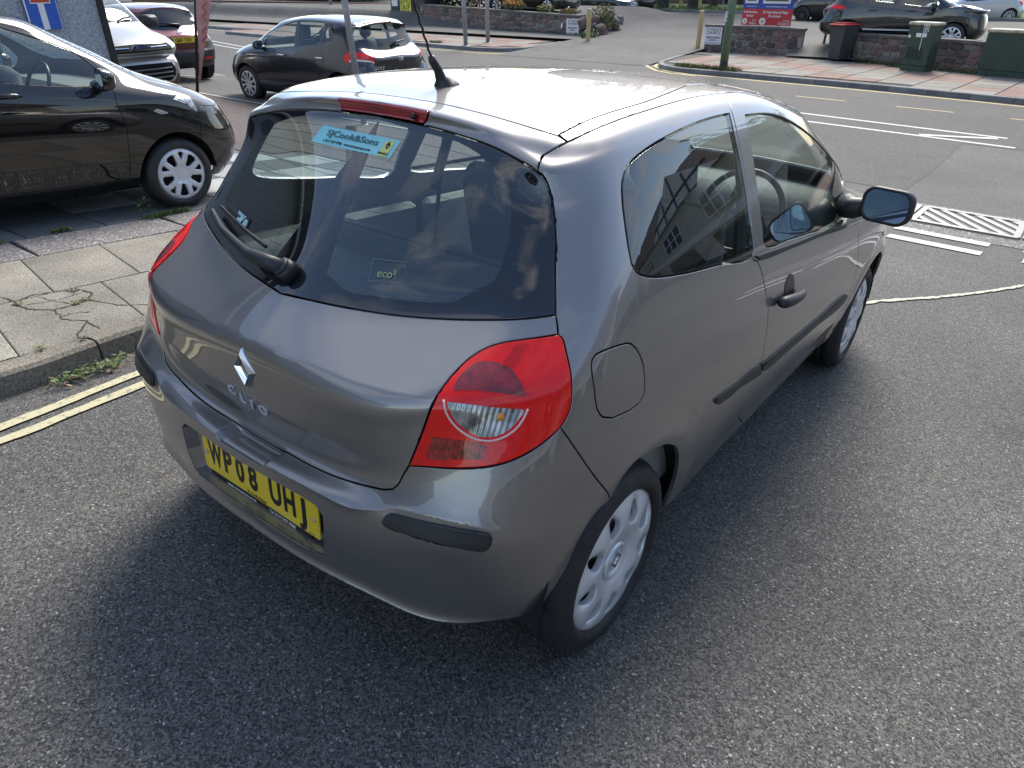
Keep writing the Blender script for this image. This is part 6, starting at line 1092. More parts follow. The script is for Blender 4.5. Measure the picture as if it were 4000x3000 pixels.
# ---------------------------------------------------------------- weeds
LEAFA = mat('weed_green', (.075, .125, .028), .6, noise=(20, .4)); LEAFB = mat('weed_olive', (.12, .13, .035), .65, noise=(20, .4)); LEAFD = mat('dry_leaf', (.26, .17, .10), .8, noise=(30, .4))
def tuft(m, x, y, z, r, h, n, rr, blade=.004, leafy=False):
    for _ in range(n):
        a, d = rr.uniform(0, 6.283), r*math.sqrt(rr.random()); bx, by = x+d*math.cos(a), y+d*math.sin(a)
        a2 = rr.uniform(0, 6.283); lean = rr.uniform(.15, .9)*h; hh = h*rr.uniform(.4, 1.1)
        if leafy:
            s_ = rr.uniform(.5, 1.2)*blade*4; c_ = Vector((bx+lean*math.cos(a2)*.6, by+lean*math.sin(a2)*.6, z+hh)); u = Vector((math.cos(a2), math.sin(a2), rr.uniform(-.5, .5))).normalized(); w_ = Vector((-math.sin(a2), math.cos(a2), rr.uniform(-.4, .4))).normalized()
            m.add([c_-u*s_, c_-w_*s_*.55, c_+u*s_, c_+w_*s_*.55], [(0, 1, 2, 3)])
        else:
            px, py = -math.sin(a2)*blade, math.cos(a2)*blade
            m.add([(bx-px, by-py, z), (bx+px, by+py, z), (bx+lean*.5*math.cos(a2)+px*.6, by+lean*.5*math.sin(a2)+py*.6, z+hh*.65), (bx+lean*math.cos(a2), by+lean*math.sin(a2), z+hh)], [(0, 1, 2, 3)])
def weed(label, pts, zf, r, h, n, m=LEAFA, leafy=False, blade=.004, seed=1, name='weed', litter=0):
    rr = random.Random(seed); mb = MB()
    for x, y in pts: tuft(mb, x, y, float(zf(x, y)), r, h, n, rr, blade, leafy)
    o = mb.build(name, m); tag(o, label, 'weeds', kind='stuff')
    if litter:
        lb = MB()
        for k in range(litter):
            x, y = rr.choice(pts); x += rr.uniform(-1.4*r, 1.4*r); y += rr.uniform(-1.6*r, 1.6*r); z = float(zf(x, y))+rr.uniform(.006, .03); a = rr.uniform(0, 6.28); s_ = rr.uniform(.010, .024)
            u = Vector((math.cos(a), math.sin(a), rr.uniform(-.5, .5)))*s_; w_ = Vector((-math.sin(a), math.cos(a), rr.uniform(-.5, .5)))*s_*.5; c_ = Vector((x, y, z)); lb.add([c_-u, c_-w_, c_+u, c_+w_], [(0, 1, 2, 3)])
        tag(lb.build('dry_leaves', LEAFD), 'brown dead leaves caught in the weeds at the kerb foot', 'leaves', kind='stuff')
weed('low green weeds with dead leaves at the foot of the near kerb', [(-1.93-.002*i, -.36+.035*i) for i in range(10)], lambda x, y: zg(x, y), .05, .045, 13, leafy=True, blade=.0042, seed=4, litter=40)
weed('short grass between the aggregate strip and a dark slab near the black hatchback tyre', [(-4.2-.004*i, 1.30+.03*i) for i in range(12)], zp, .05, .045, 60, blade=.0025, seed=5)
weed('small upright seedling beside the black hatchback tyre', [(-4.30, 1.32), (-4.31, 1.34)], zp, .02, .13, 16, leafy=True, blade=.006, seed=6)
weed('grass patch at the joint of two dark slabs on the left edge', [(-4.2, .02+.03*i) for i in range(8)], zp, .05, .04, 60, blade=.0025, seed=7)
weed('wilted weeds at the corner of the pale slab', [(-4.24, .62+.02*i) for i in range(6)], zp, .03, .03, 18, LEAFB, True, .004, 8)
weed('tiny weeds in the cracks of the broken pavement patch', [(-2.66, .12), (-2.63, .06), (-2.86, .15), (-2.84, -.15), (-2.12, -.14), (-2.13, -.32)], zp, .03, .018, 20, LEAFB, True, .003, 9)
weed('weeds along the kerb edge beside the green lamp column', [(-8.6+.11*i, 20.0-.012*i) for i in range(18)], lambda x, y: -.66+0*x, .16, .13, 40, LEAFB, blade=.012, seed=10)
weed('weeds at the foot of the long low stone wall', [(-4.6+.33*i, 24.55-.15*i) for i in range(12)], lambda x, y: -.66+0*x, .15, .14, 26, LEAFA, blade=.012, seed=11)
weed('weeds at the foot of the left stone wall', [(-26+.45*i, 27.75-.04*i) for i in range(22)], lambda x, y: -.66+0*x, .14, .22, 16, LEAFA, True, .018, seed=12)
weed('grass tuft by the kerb behind the dark five-door hatchback', [(-20.6+.12*i, 22.0) for i in range(5)], lambda x, y: -.66+0*x, .14, .1, 40, LEAFA, blade=.012, seed=13)

# ---------------------------------------------------------------- far pavements
FARR = concrete('paving_red', (.24, .15, .12), .18, 40, .2); FARG = concrete('paving_grey', (.22, .20, .17), .2, 40, .2); FARK = concrete('kerb_granite', (.20, .20, .205), .25, 60, .3)
def flat(z): return lambda x, y: np.asarray(x)*0+z
ZP = -.66
kr = [(-10.3, 25), (-10.05, 22.5), (-9.75, 20.9), (-9.3, 20.1), (-8.6, 19.65), (-7.83, 19.53), (-6.5, 19.45), (-4.39, 19.29), (-2.98, 19.15), (-.54, 18.78), (.5, 18.58), (4, 17.9), (9, 16.9)]
kl = [(-44, 23.2), (-34, 22.5), (-24, 21.75), (-20.53, 21.45), (-17.56, 21.25), (-16.6, 21.5), (-16.1, 22.2), (-16.2, 24), (-16.6, 26), (-16.9, 27.3)]
def pave(name, K, back, u0, u1, ang, org):
    """paved footway between a kerb and a wall, flags laid in alternating red and grey bands"""
    base = MB(); poly = K+back; base.add([(x, y, ZP-.02) for x, y in poly], [tuple(range(len(poly)))]); o = struct(base.build(name, DIRT))
    P = np.array(poly); c, s_ = math.cos(ang), math.sin(ang)
    for i in range(u0, u1):
        for j in range(0, 12):
            w, h = .93, .62
            q = [(org[0]+c*a-s_*b, org[1]+s_*a+c*b) for a, b in ((i*w, j*h), ((i+1)*w, j*h), ((i+1)*w, (j+1)*h), (i*w, (j+1)*h))]
            ctr = np.mean(q, 0)[None]
            if not inpoly(ctr, P)[0] or min(np.linalg.norm(P-ctr, axis=1)) < .2: continue
            ins = inpoly(np.array(q), P)
            if ins.sum() < 4: continue
            red = ((i//2+(j//3)*1+u0) % 2 == 0) if j > 0 else (i % 4 < 2)
            if rn.random() < .1: red = not red
            slab('flagstone', q, FARR if red else FARG, o, .03, .012, flat(ZP), 0, .006)
    return o
pr = pave('pavement', kr, [(9, 22), (-1.1, 23.4), (-4.93, 25.0), (-6.83, 25.5), (-10.2, 25.1)], -12, 11, -.075, (-1.2, 18.98)); kerb(kr, FARK, pr, .125, .15, .92, flat(-.78))
pl_ = pave('pavement', kl, [(-16.9, 27.1), (-26.7, 28.0), (-44, 29.3)], -22, 4, -.055, (-18.2, 21.35)); kerb(kl, FARK, pl_, .125, .15, .92, flat(-.78))

# ---------------------------------------------------------------- church car park
LOT = asphalt('car_park_tarmac', .04, .13, 60., (1.0, .97, .92), patch=.22)
struct(sheet('car_park', np.linspace(-60, 30, 91), np.unique(np.concatenate([np.linspace(20.5, 30, 39), np.linspace(30, 66, 50)])), .004, LOT, zf=zl, mask=lambda x, y: (y > 25.4) | ((x > -15.9) & (x < -10.4)) | ((y > 24.4) & (x > -7.3) & (x < -4.4))))
GRASSM = mat('verge_grass', (.065, .11, .022), .9, noise=(3, .4), bump=(40, .6, .05))
vg = struct(sheet('grass_verge', np.linspace(-34, 6, 60), np.linspace(41.8, 50, 16), .12, GRASSM, zf=zl))
rr = random.Random(5); gb = MB()
for k in range(2600):
    x, y = rr.uniform(-26, -6), 41.9+rr.random()**1.5*6; tuft(gb, x, y, float(zl(x, y))+.12, .05, .16, 2, rr, .012)
tag(gb.build('grass_blades', mat('grass_blade', (.085, .14, .03), .7)), 'bright grass verge under the trees beyond the car park', 'grass', kind='stuff')
vk = struct(MB().build('verge_kerbs', FARK)); kerb([(-34, 41.7), (6, 41.7)], FARK, vk, .13, .15, .95, zl)
# ---------------------------------------------------------------- rubble stone walls
STN = [concrete('stone_%s' % n, c, .3, 30, .3) for n, c in (('brown', (.155, .115, .10)), ('red', (.19, .12, .105)), ('grey', (.20, .18, .165)), ('dark', (.10, .082, .078)))]
MORT = concrete('mortar', (.26, .225, .195), .3, 60, .3); COPE = concrete('coping', (.125, .11, .10), .3, 40, .3)
def rock_mesh(rr, i):
    v = []; n = 8
    for k, (sc, z) in enumerate(((1, 0), (1, .55), (.82, .92), (.45, 1.0))):
        for j in range(n):
            a = 2*math.pi*j/n+.15*rr.uniform(-1, 1); sq = 1/max(abs(math.cos(a)), abs(math.sin(a)))
            r_q = .5*(sq**.62)*sc*rr.uniform(.88, 1.06); v.append((r_q*math.cos(a), r_q*math.sin(a), z*rr.uniform(.9, 1.05)))
    f = [(k*n+j, k*n+(j+1) % n, (k+1)*n+(j+1) % n, (k+1)*n+j) for k in range(3) for j in range(n)]+[tuple(range(3*n, 4*n))]
    me = bpy.data.meshes.new('stone'); me.from_pydata(v, [], f); me.update(); return me
rr = random.Random(21); ROCKS = []
for i in range(16):
    me = rock_mesh(rr, i); me.materials.append(STN[(0, 0, 1, 2, 3, 0, 1, 3)[i % 8]]); ROCKS.append(me)
def stone_wall(label, A, B, z0, zA, zB, th, seed, sw=.33, sh=.19):
    rr = random.Random(seed); A, B = Vector((*A, 0)), Vector((*B, 0)); L_ = (B-A).length; d = (B-A).normalized(); nrm = Vector((d.y, -d.x, 0))   # nrm faces the road
    t = thing('stone_wall', label, 'wall', (A+B)/2+Vector((0, 0, z0))); inv = Matrix.Translation(-((A+B)/2+Vector((0, 0, z0))))
    m = MB(); q = []
    for p, zt in ((A, zA), (B, zB)): q += [(p.x, p.y, z0-.1), (p.x, p.y, zt-.09), (p.x-nrm.x*th, p.y-nrm.y*th, zt-.09), (p.x-nrm.x*th, p.y-nrm.y*th, z0-.1)]
    m.add(q, [(0, 4, 5, 1), (3, 2, 6, 7), (0, 1, 2, 3), (7, 6, 5, 4), (1, 5, 6, 2)], inv).build('wall_core', MORT, t)
    # coping slabs
    k = 0; s_ = -.04
    while s_ < L_:
        e = min(s_+rr.uniform(.8, 1.2), L_+.04); v = []
        for u in (s_+.006, e-.006):
            zt = zA+(zB-zA)*min(max(u/L_, 0), 1)+rr.uniform(-.006, .006); p = A+d*u
            for o_, z in ((.055, zt-.085), (.06, zt-.02), (.045, zt), (-th-.045, zt), (-th-.06, zt-.02), (-th-.055, zt-.085)): v.append((p.x+nrm.x*o_, p.y+nrm.y*o_, z))
        MB().add(v, [(i, i+6, (i+1) % 6+6, (i+1) % 6) for i in range(6)]+[(5, 4, 3, 2, 1, 0), (6, 7, 8, 9, 10, 11)], inv).build('coping_stone', COPE, t); s_ = e
    hgt = max(zA, zB)-.09-z0; rows = max(3, round(hgt/sh)); n_ = 0
    for r_i in range(rows):
        s_ = rr.uniform(-.15, 0)
        while s_ < L_-.05 and n_ < 290:
            w = sw*rr.uniform(.55, 1.35); u = s_+w/2; s_ += w
            if u < .06 or u > L_-.06: continue
            zt = (zA+(zB-zA)*u/L_)-.09; hh = (zt-z0)/rows; zc = z0+hh*(r_i+.5)+rr.uniform(-.02, .02)
            p = A+d*u; sx = min(w, 2*u, 2*(L_-u))*.97; sy = min(hh*rr.uniform(.85, 1.12), 2*(zt-zc), 2*(zc-z0)+.04); 
            o = bpy.data.objects.new('stone', rr.choice(ROCKS)); COL.objects.link(o); o.parent = t
            M = Matrix(((d.x, 0, nrm.x, p.x), (d.y, 0, nrm.y, p.y), (0, 1, 0, zc), (0, 0, 0, 1)))
            o.matrix_local = inv @ M @ Matrix.Rotation(rr.uniform(-.18, .18), 4, 'Z') @ Matrix.Diagonal((sx, sy, rr.uniform(.025, .05), 1)); n_ += 1
    return t
stone_wall('short rubble stone wall with dark coping below the blue and red noticeboard', (-10.12, 25.10), (-6.80, 25.44), ZP, .20, .16, .30, 31)
stone_wall('long low rubble wall behind the green street cabinets', (-4.98, 24.92), (2.6, 21.6), ZP, .13, .14, .28, 32)
stone_wall('tall rubble wall topped with orange flowers left of the car park entrance', (-27.0, 28.03), (-16.75, 27.08), ZP, .46, .24, .35, 33, .42, .21)
# loose rocks at the end of the left wall
rr = random.Random(8)
for i in range(26):
    x, y = -16.5+rr.uniform(-.25, .9), 27.5+rr.uniform(-.5, 1.9); hgt = max(0, .5-.5*(x+16.2))
    o = link('rock', rr.choice(ROCKS)); s_ = rr.uniform(.26, .46); o.location = (x, y, float(zl(x, y))-.05+rr.uniform(0, .8)*hgt); o.rotation_euler = (rr.uniform(-.5, .5), rr.uniform(-.5, .5), rr.uniform(0, 6)); o.scale = (s_, s_*.8, s_*.75)
    tag(o, 'loose rubble stone in the heap at the end of the left wall', 'rock', 'rocks heaped at the wall end')

# ---------------------------------------------------------------- street furniture
GALV = mat('galvanised', (.36, .38, .40), .5, .5, noise=(12, .15)); TIMB = mat('timber_post', (.50, .37, .17), .8, noise=(14, .25), bump=(60, .3, .003)); DGREEN = mat('cabinet_green', (.030, .055, .038), .5, noise=(6, .25)); LAMPG = mat('lamp_green', (.135, .20, .135), .45, noise=(8, .12))
def pole(label, base, top, r0, r1, m, name='sign_post', group=None, foot=None):
    b, t = Vector(base), Vector(top); o = thing(name, label, 'post', b, group=group)
    MB().tube([b-b, t-b], [r0, r1], 16).build('shaft', m, o, True)
    MB().lathe([(r0*1.02, 0), (r0*1.7, .004), (r0*1.7, .012), (r0*1.05, .02)], 16).build('collar', m, o, True); return o
pole('leaning grey metal post in front of the dark five-door hatchback', (-7.5, 6.52, float(zp(-7.5, 6.5))), (-7.52, 6.25, 3.4), .046, .046, GALV)
pole('left of the two grey posts on the pavement before the left stone wall', (-18.55, 21.75, ZP), (-18.6, 21.7, 2.6), .085, .085, GALV)
pole('right of the two grey posts on the pavement before the left stone wall', (-18.78, 23.4, ZP), (-18.8, 23.4, 2.6), .085, .085, GALV)
pole('thin grey post against the far brick wall left of the dark hatchback', (-46.2, 29.0, -.5), (-46.5, 29.0, 2.5), .12, .12, GALV)
pole('thin grey post showing above the dark hatchback roof', (-36.5, 30.2, -.5), (-36.7, 30.2, 2.5), .10, .10, GALV)
pole('slim dark post between the noticeboard and the large dark off-roader', (-6.35, 26.4, float(zl(-6.35, 26.4))), (-6.25, 26.4, 2.6), .04, .04, mat('post_grey', (.10, .11, .115), .5))
def timber(label, x, y, z, h, w):
    o = thing('timber_post', label, 'post', (x, y, z)); m = MB(); m.bbox((-w/2, -w/2, 0), (w/2, w/2, h), .012); m.build('shaft', TIMB, o)
    MB().bbox((-w/2-.004, -w/2-.004, h-.02), (w/2+.004, w/2+.004, h+.012), .008).build('post_cap', mat('timber_end', (.62, .55, .38), .8), o); return o
timber('yellow timber post beside the right church sign', -10.38, 25.15, -.68, 1.30, .13)
timber('yellow timber post beside the left church sign', -15.19, 25.34, -.66, 1.22, .14)
lc = thing('lamp_column', 'green lamp column with black foot and white number plate 58', 'lamp post', (-7.25, 20.1, ZP))
MB().tube([(0, 0, .20), (0, 0, 3.5)], [.115, .11], 20).build('shaft', LAMPG, lc, True)
MB().tube([(0, 0, 0), (0, 0, .20)], [.118, .117], 20).build('foot', mat('lamp_foot', (.02, .02, .02), .6, noise=(20, .9)), lc, True)
dv_ = Vector((1.49+7.25, -1.32-20.1, 0)).normalized(); pf = frame(Vector((-.08, 0, 1.36))+dv_*.116, (-dv_.y, dv_.x, 0), (0, 0, 1))
np_ = MB().prism(rrect(.135, .25, .02), -.004, .004, pf).build('number_plate', WH, lc)
text('number_digit', '5', .12, INK, np_, pf @ Matrix.Translation((0, .055, .005)), .0005, .002); text('number_digit', '8', .12, INK, np_, pf @ Matrix.Translation((0, -.055, .005)), .0005, .002)
PLUM = mat('sign_maroon', (.20, .03, .07), .5); SIGNW = mat('sign_white', (.70, .70, .72), .4)
def church_sign(label, A, B, z0, z1, torn=False):
    A, B = Vector((*A, 0)), Vector((*B, 0)); d = (B-A).normalized(); n = Vector((d.y, -d.x, 0)); w = (B-A).length; h = z1-z0
    M = frame((A+B)/2+Vector((0, 0, (z0+z1)/2))+n*.075, d, (0, 0, 1)); o = thing('church_sign', label, 'sign', mtx=M); I = Matrix.Identity(4)
    MB().prism(rrect(w, h, .012), -.03, 0).build('sign_board', SIGNW, o)
    T_ = lambda b, y, s_, off=.001, xs=1.: text('sign_print', b, s_, PLUM, o, Matrix.Translation((0, y*h, .003)), .001, off, xs)
    T_("ST PAUL'S", .36, .125, .0015, .92); T_('CHURCH', .17, .125, .0015, .95); T_('PERMIT PARKING', -.10, .075, .003, .85); T_('ONLY', -.245, .075, .003)
    MB().box((-.24, -.255*h-.004, 0), (-.10, -.255*h+.004, .003)).box((.10, -.255*h-.004, 0), (.24, -.255*h+.004, .003)).build('sign_rule', PLUM, o)
    T_('EXCEPT CHURCH & HALL EVENTS', -.42, .034, .001); return o
church_sign('white church parking sign on the short wall right of the entrance', (-10.11, 25.09), (-9.51, 25.15), -.43, .12)
church_sign('white church parking sign on the tall wall left of the entrance', (-17.39, 27.13), (-16.71, 27.07), -.48, .11)
tag(link('torn_notice', MB().prism([(-.05, -.1), (.03, -.09), (.05, .08), (.0, .12), (-.06, .02)], 0, .01, frame((-17.62, 27.05, -.18), (1, -.09, 0), (0, 0, 1))).mesh('torn_notice'), WH), 'scrap of white paper on the tall wall left of the church sign', 'paper')
# noticeboard: two hinged panels
NB = frame((-8.46, 26.35, 0), (1, .09, 0), (0, 0, 1)); nb = thing('noticeboard', 'blue over red church noticeboard standing behind the short stone wall', 'noticeboard', mtx=NB)
NBL = mat('board_blue', (.035, .075, .36), .4); NRD = mat('board_red', (.52, .035, .045), .4)
for x0, x1, big in ((-.87, -.30, 0), (-.295, .86, 1)):
    MB().bbox((x0, .68, -.03), (x1, 2.0, 0), .008).build('blue_panel', NBL, nb); rp = MB().bbox((x0, .16, -.03), (x1, .675, 0), .008).build('red_panel', NRD, nb)
    cx = (x0+x1)/2; w = x1-x0
    cs_ = MB(); fx0, fx1 = x0+.09*w, x1-.10*w; cs_.bbox((fx0, .84, 0), (fx1, 1.9, .05), .01); c_ = cs_.build('display_case', SIGNW, nb)
    MB().box((fx0+.07, .92, .051), (fx1-.07, 1.85, .053)).build('case_pane', mat('case_dark', (.10, .085, .07), .2), c_)
    text('board_print', 'www.stpaulspaignton.org.uk', .062 if big else .045, WH, nb, Matrix.Translation((cx, .755, .003)), .001, .0008, 1.05 if big else .72)
    sc_ = 1. if big else .62
    text('board_print', 'St. Pauls Second Steps', .112*(1 if big else .82), WH, rp, Matrix.Translation((cx, .575, .003)), .001, .003, .86 if big else .58, shear=.1)
    text('board_print', 'Pre School', .112*(1 if big else .82), WH, rp, Matrix.Translation((cx-.02, .455, .003)), .001, .003, .86 if big else .62, shear=.1)
    text('board_print', '07929 222236', .05, WH, rp, Matrix.Translation((x1-.04, .315, .003)), .001, .001, .8*sc_, 'RIGHT'); text('board_print', 'www.stpaulspaignton.org.uk', .045, WH, rp, Matrix.Translation((x1-.04, .255, .003)), .001, .001, .8*sc_, 'RIGHT'); text('board_print', 'secondsteps@stpauls.org.uk', .045, WH, rp, Matrix.Translation((x1-.04, .205, .003)), .001, .001, .8*sc_, 'RIGHT')
    MB().lathe([(.115*sc_**.5, 0), (.115*sc_**.5, .004), (.001, .005)], 28, Matrix.Translation((x0+.14*w if big else x0+.2*w, .285, 0))).build('board_roundel', SIGNW, rp)
    MB().add([(-.045, -.03, 0), (.03, -.045, 0), (.06, .01, 0), (.02, .045, 0), (-.04, .03, 0)], [(0, 1, 2, 3, 4)], Matrix.Translation((x0+.14*w if big else x0+.2*w, .285, .006)) @ Matrix.Scale(sc_**.5, 4)).build('board_leaf', mat('leaf_gold', (.55, .33, .07), .5), rp)
for x in (-.6, .45): MB().box((x-.05, -.5, -.12), (x+.05, 1.9, -.031)).build('leg', SIGNW, nb)
# wheelie bin
wb = thing('wheelie_bin', 'dark grey wheelie bin with red lid on the far pavement', 'bin', (-5.30, 24.62, ZP), R(-25))
BIN = mat('bin_grey', (.045, .048, .052), .5, noise=(8, .2)); m = MB(); v = []
for z, hw, hd, oy in ((.05, .205, .24, .0), (.9, .275, .33, 0), (.96, .285, .345, 0), (1.0, .29, .35, 0)): v += [(-hw, -hd+oy, z), (hw, -hd+oy, z), (hw, hd+oy, z), (-hw, hd+oy, z)]
m.add(v, [(3, 2, 1, 0)]+[(k*4+i, k*4+(i+1) % 4, k*4+4+(i+1) % 4, k*4+4+i) for k in range(3) for i in range(4)]+[(12, 13, 14, 15)]); m.build('bin_body', BIN, wb)
m = MB(); m.bbox((-.31, -.37, 1.005), (.31, .37, 1.05), .02); m.bbox((-.24, -.28, 1.045), (.24, .28, 1.085), .03); m.bbox((-.27, -.44, 1.01), (.27, -.36, 1.04), .01); m.build('lid', mat('bin_red', (.42, .03, .035), .4), wb)
for s_ in (-1, 1): MB().lathe([(.10, -.025), (.10, .025), (.06, .03), (.001, .03)], 20, Matrix.Translation((.20*s_+.05*s_, .22, .10)) @ Matrix.Rotation(R(90*s_), 4, 'Y')).build('bin_wheel', SATIN, wb, True)
MB().bbox((-.216, -.26, .55), (-.211, -.18, .86), .001).build('bin_label', WH, wb)
# cabinets
def cabinet(label, x, y, w, d, h, rz, lid=True):
    o = thing('street_cabinet', label, 'cabinet', (x, y, ZP), rz)
    m = MB(); m.box((-w/2+.01, -d/2+.01, 0), (w/2-.01, d/2-.01, .14)); m.build('plinth', DGREEN, o)
    MB().bbox((-w/2, -d/2, .145), (w/2, d/2, h-.08), .012).build('cabinet_body', DGREEN, o)
    MB().bbox((-w/2-.03, -d/2-.03, h-.08), (w/2+.03, d/2+.03, h), .02).build('cabinet_lid', mat('cabinet_lid', (.40, .39, .28), .6, noise=(9, .35)), o)
    return o
cb = cabinet('tall narrow green street cabinet with white paint drips and stickers', -2.72, 23.0, .74, .42, 1.24, R(-20))
for c_ in range(4):
    for k in range(13): MB().box((-.27+.12*c_, -.222, .30+.025*k), (-.18+.12*c_, -.209, .309+.025*k)).build('vent_slot', SATIN, cb)
MB().box((-.005, -.2125, .15), (0, -.2095, 1.15)).build('door_seam', SATIN, cb); MB().bbox((.33, -.245, .55), (.42, -.19, .68), .01).build('lock_box', DGREEN, cb)
for x, z, w, h, a in ((-.30, .88, .07, .07, .5), (-.04, .92, .15, .10, 0), (.12, .92, .13, .09, 0)): MB().box((-w/2, -h/2, 0), (w/2, h/2, .003), frame((x, -.213, z), (math.cos(a), 0, math.sin(a)), (-math.sin(a), 0, math.cos(a)))).build('sticker', WH, cb)
DRIP = mat('paint_drip', (.72, .74, .72), .4)
for x, z0, z1 in ((.06, .80, 1.16), (.105, .88, 1.16), (.145, .95, 1.16), (.19, 1.0, 1.16), (.065, .55, .80)): MB().bbox((x, -.218, z0), (x+.018, -.209, z1), .003).build('paint_drip', DRIP, cb)
for x, z0 in ((.06, 1.15), (.105, 1.15), (.145, 1.15), (.19, 1.15)): MB().box((x, -.244, z0), (x+.02, -.2, 1.243)).build('paint_drip', DRIP, cb)
cabinet('wide green street cabinet with pale top at the right edge of the photo', -.42, 23.0, 1.5, .50, 1.13, R(-6))
# ---------------------------------------------------------------- planting
def clump(m, c, rx, ry_, rz_, n, s_, rr, flat_=.0):
    for _ in range(n):
        a, b = rr.uniform(0, 6.283), math.acos(rr.uniform(-1, 1)); q = rr.random()**.45
        p = Vector((c[0]+rx*q*math.sin(b)*math.cos(a), c[1]+ry_*q*math.sin(b)*math.sin(a), c[2]+rz_*q*math.cos(b)))
        u = Vector((rr.gauss(0, 1), rr.gauss(0, 1), rr.gauss(0, .7))).normalized(); w_ = u.orthogonal().normalized(); w_ = (w_*math.cos(a)+u.cross(w_)*math.sin(a)); k = s_*rr.uniform(.6, 1.4)
        m.add([p-u*k, p-w_*k*.5, p+u*k, p+w_*k*.5], [(0, 1, 2, 3)])
LEAF1 = mat('leaf_mid', (.055, .10, .025), .6, noise=(2, .5)); LEAF2 = mat('leaf_dark', (.028, .055, .016), .6, noise=(2, .5)); ORNG = mat('petal_orange', (.62, .27, .05), .6, noise=(6, .3)); LEAF3 = mat('leaf_olive', (.11, .12, .04), .65, noise=(3, .4))
def plant(label, parts, name='flower_clump', cat='plant', group=None, seed=1):
    rr = random.Random(seed); c0 = Vector(parts[0][1]); o = thing(name, label, cat, c0, group=group)
    for nm, c, rad, n, s_, m_ in parts:
        m = MB(); clump(m, Vector(c)-c0, *rad, n, s_, rr); m.build(nm, m_, o)
    return o
plant('bushy clump of orange flowers on the tall wall beside a wooden tripod', [('foliage', (-21.0, 28.0, .50), (.75, .3, .22), 500, .05, LEAF3), ('petals', (-20.9, 27.9, .66), (.65, .3, .18), 240, .045, ORNG)], seed=1)
plant('smaller yellow-green clump of flowers on the tall wall', [('foliage', (-19.0, 27.8, .42), (.5, .25, .2), 340, .05, LEAF1), ('petals', (-19.0, 27.75, .5), (.45, .25, .16), 90, .04, mat('petal_yellow', (.55, .42, .06), .6))], seed=2)
plant('low trailing flowers at the right end of the tall wall', [('foliage', (-17.6, 27.6, .36), (.6, .25, .12), 300, .045, LEAF3), ('petals', (-17.6, 27.55, .4), (.5, .25, .1), 60, .04, ORNG)], seed=3)
plant('rounded shrub behind the left timber post at the wall end', [('foliage', (-16.3, 28.3, .15), (.55, .6, .55), 900, .05, LEAF3), ('blooms', (-16.3, 28.2, .35), (.5, .5, .4), 110, .035, ORNG)], 'shrub', seed=4)
plant('dark green creeper at the foot of the left timber post', [('foliage', (-15.75, 26.4, -.45), (.4, .5, .28), 420, .05, LEAF1)], 'creeper', seed=5)
plant('dark evergreen bush at the back of the tall stone wall', [('foliage', (-26.2, 29.6, 1.0), (3.0, .8, .95), 3200, .09, LEAF2)], 'evergreen_bush', 'bush', seed=6)
plant('leafy hedge growing over the far brick wall', [('foliage', (-41, 32.5, .75), (7.5, 1.2, .55), 5200, .11, LEAF1)], 'hedge', 'hedge', seed=7)
for k, (x, y) in enumerate(((-23.6, 28.3), (-21.9, 28.1))):
    o = thing('wooden_tripod', ('left', 'right')[k]+' rustic wooden tripod standing on the flower bed behind the tall wall', 'plant support', (x, y, .25))
    for a in (0, 2.1, 4.2): MB().tube([(.32*math.cos(a+.4), .32*math.sin(a+.4), -.1), (0, 0, 1.25)], .035, 8).build('leg', mat('rough_wood', (.20, .10, .06), .85, noise=(10, .3)), o)
# ---------------------------------------------------------------- trees by the verge
BARK = mat('bark', (.055, .048, .04), .95, noise=(6, .5), bump=(14, .9, .03))
def tree(label, x, y, z, r, h, crown, nleaf, seed, m=LEAF2, bare=.3):
    rr = random.Random(seed); o = thing('tree', label, 'tree', (x, y, z)); tm = MB(); lm = MB()
    tm.tube([(0, 0, -.1), (0, 0, .15), (.03, .02, 1.2), (.08, -.02, h*.42)], [r*1.6, r*1.12, r, r*.8], 12)
    tips = []
    def grow(p, d, l, rad, lev):
        pts = [p]; q = p
        for i in range(4):
            d = (d+Vector((rr.gauss(0, .18), rr.gauss(0, .18), rr.gauss(.02, .14)))).normalized(); q = q+d*l/4; pts.append(q)
        tm.tube(pts, [rad*(1-.13*i) for i in range(5)], 6 if lev < 2 else 4, lev > 2)
        if lev >= 4: tips.append(q); return
        if lev >= 3: tips.append(pts[2])
        for k in range(3 if lev < 3 else 2):
            a = rr.uniform(0, 6.283); w_ = d.orthogonal().normalized(); w_ = w_*math.cos(a)+d.cross(w_)*math.sin(a)
            grow(pts[rr.choice((2, 3, 4))], (d*rr.uniform(.5, 1)+w_*rr.uniform(.5, .95)).normalized(), l*rr.uniform(.58, .78), rad*.55, lev+1)
    for k in range(5):
        a = k*1.257+rr.uniform(-.3, .3); grow(Vector((.06, 0, h*(.30+.03*k))), Vector((math.cos(a)*.8, math.sin(a)*.8, .75)).normalized(), crown*.62, r*.5, 1)
    tm.build('trunk', BARK, o, True)
    for p in tips:
        if rr.random() < bare: clump(lm, p, .55, .55, .4, max(3, int(nleaf/len(tips)/bare)), .085, rr)
    lm.build('crown', m, o); return o
tree('thick dark trunk of the left churchyard tree behind the black saloon', -21.5, 44.0, float(zl(-21.5, 44)), .36, 11., 7.5, 6000, 2)
tree('thick dark trunk of the right churchyard tree beside a yellow post', -19.3, 43.6, float(zl(-19.3, 43.6)), .30, 11.5, 7.5, 6000, 3)
tree('slim tree furthest back near the brick hall', -19.9, 48.0, float(zl(-19.9, 48)), .24, 8., 5., 5000, 4)
tree('second slim tree in front of the brick hall', -17.6, 48.3, float(zl(-17.6, 48.3)), .24, 8., 5., 5000, 5)
tree('broad leafy tree beyond the right end of the church car park', 9, 38, float(zl(9, 38)), .35, 9., 6., 14000, 6, LEAF1, .9)
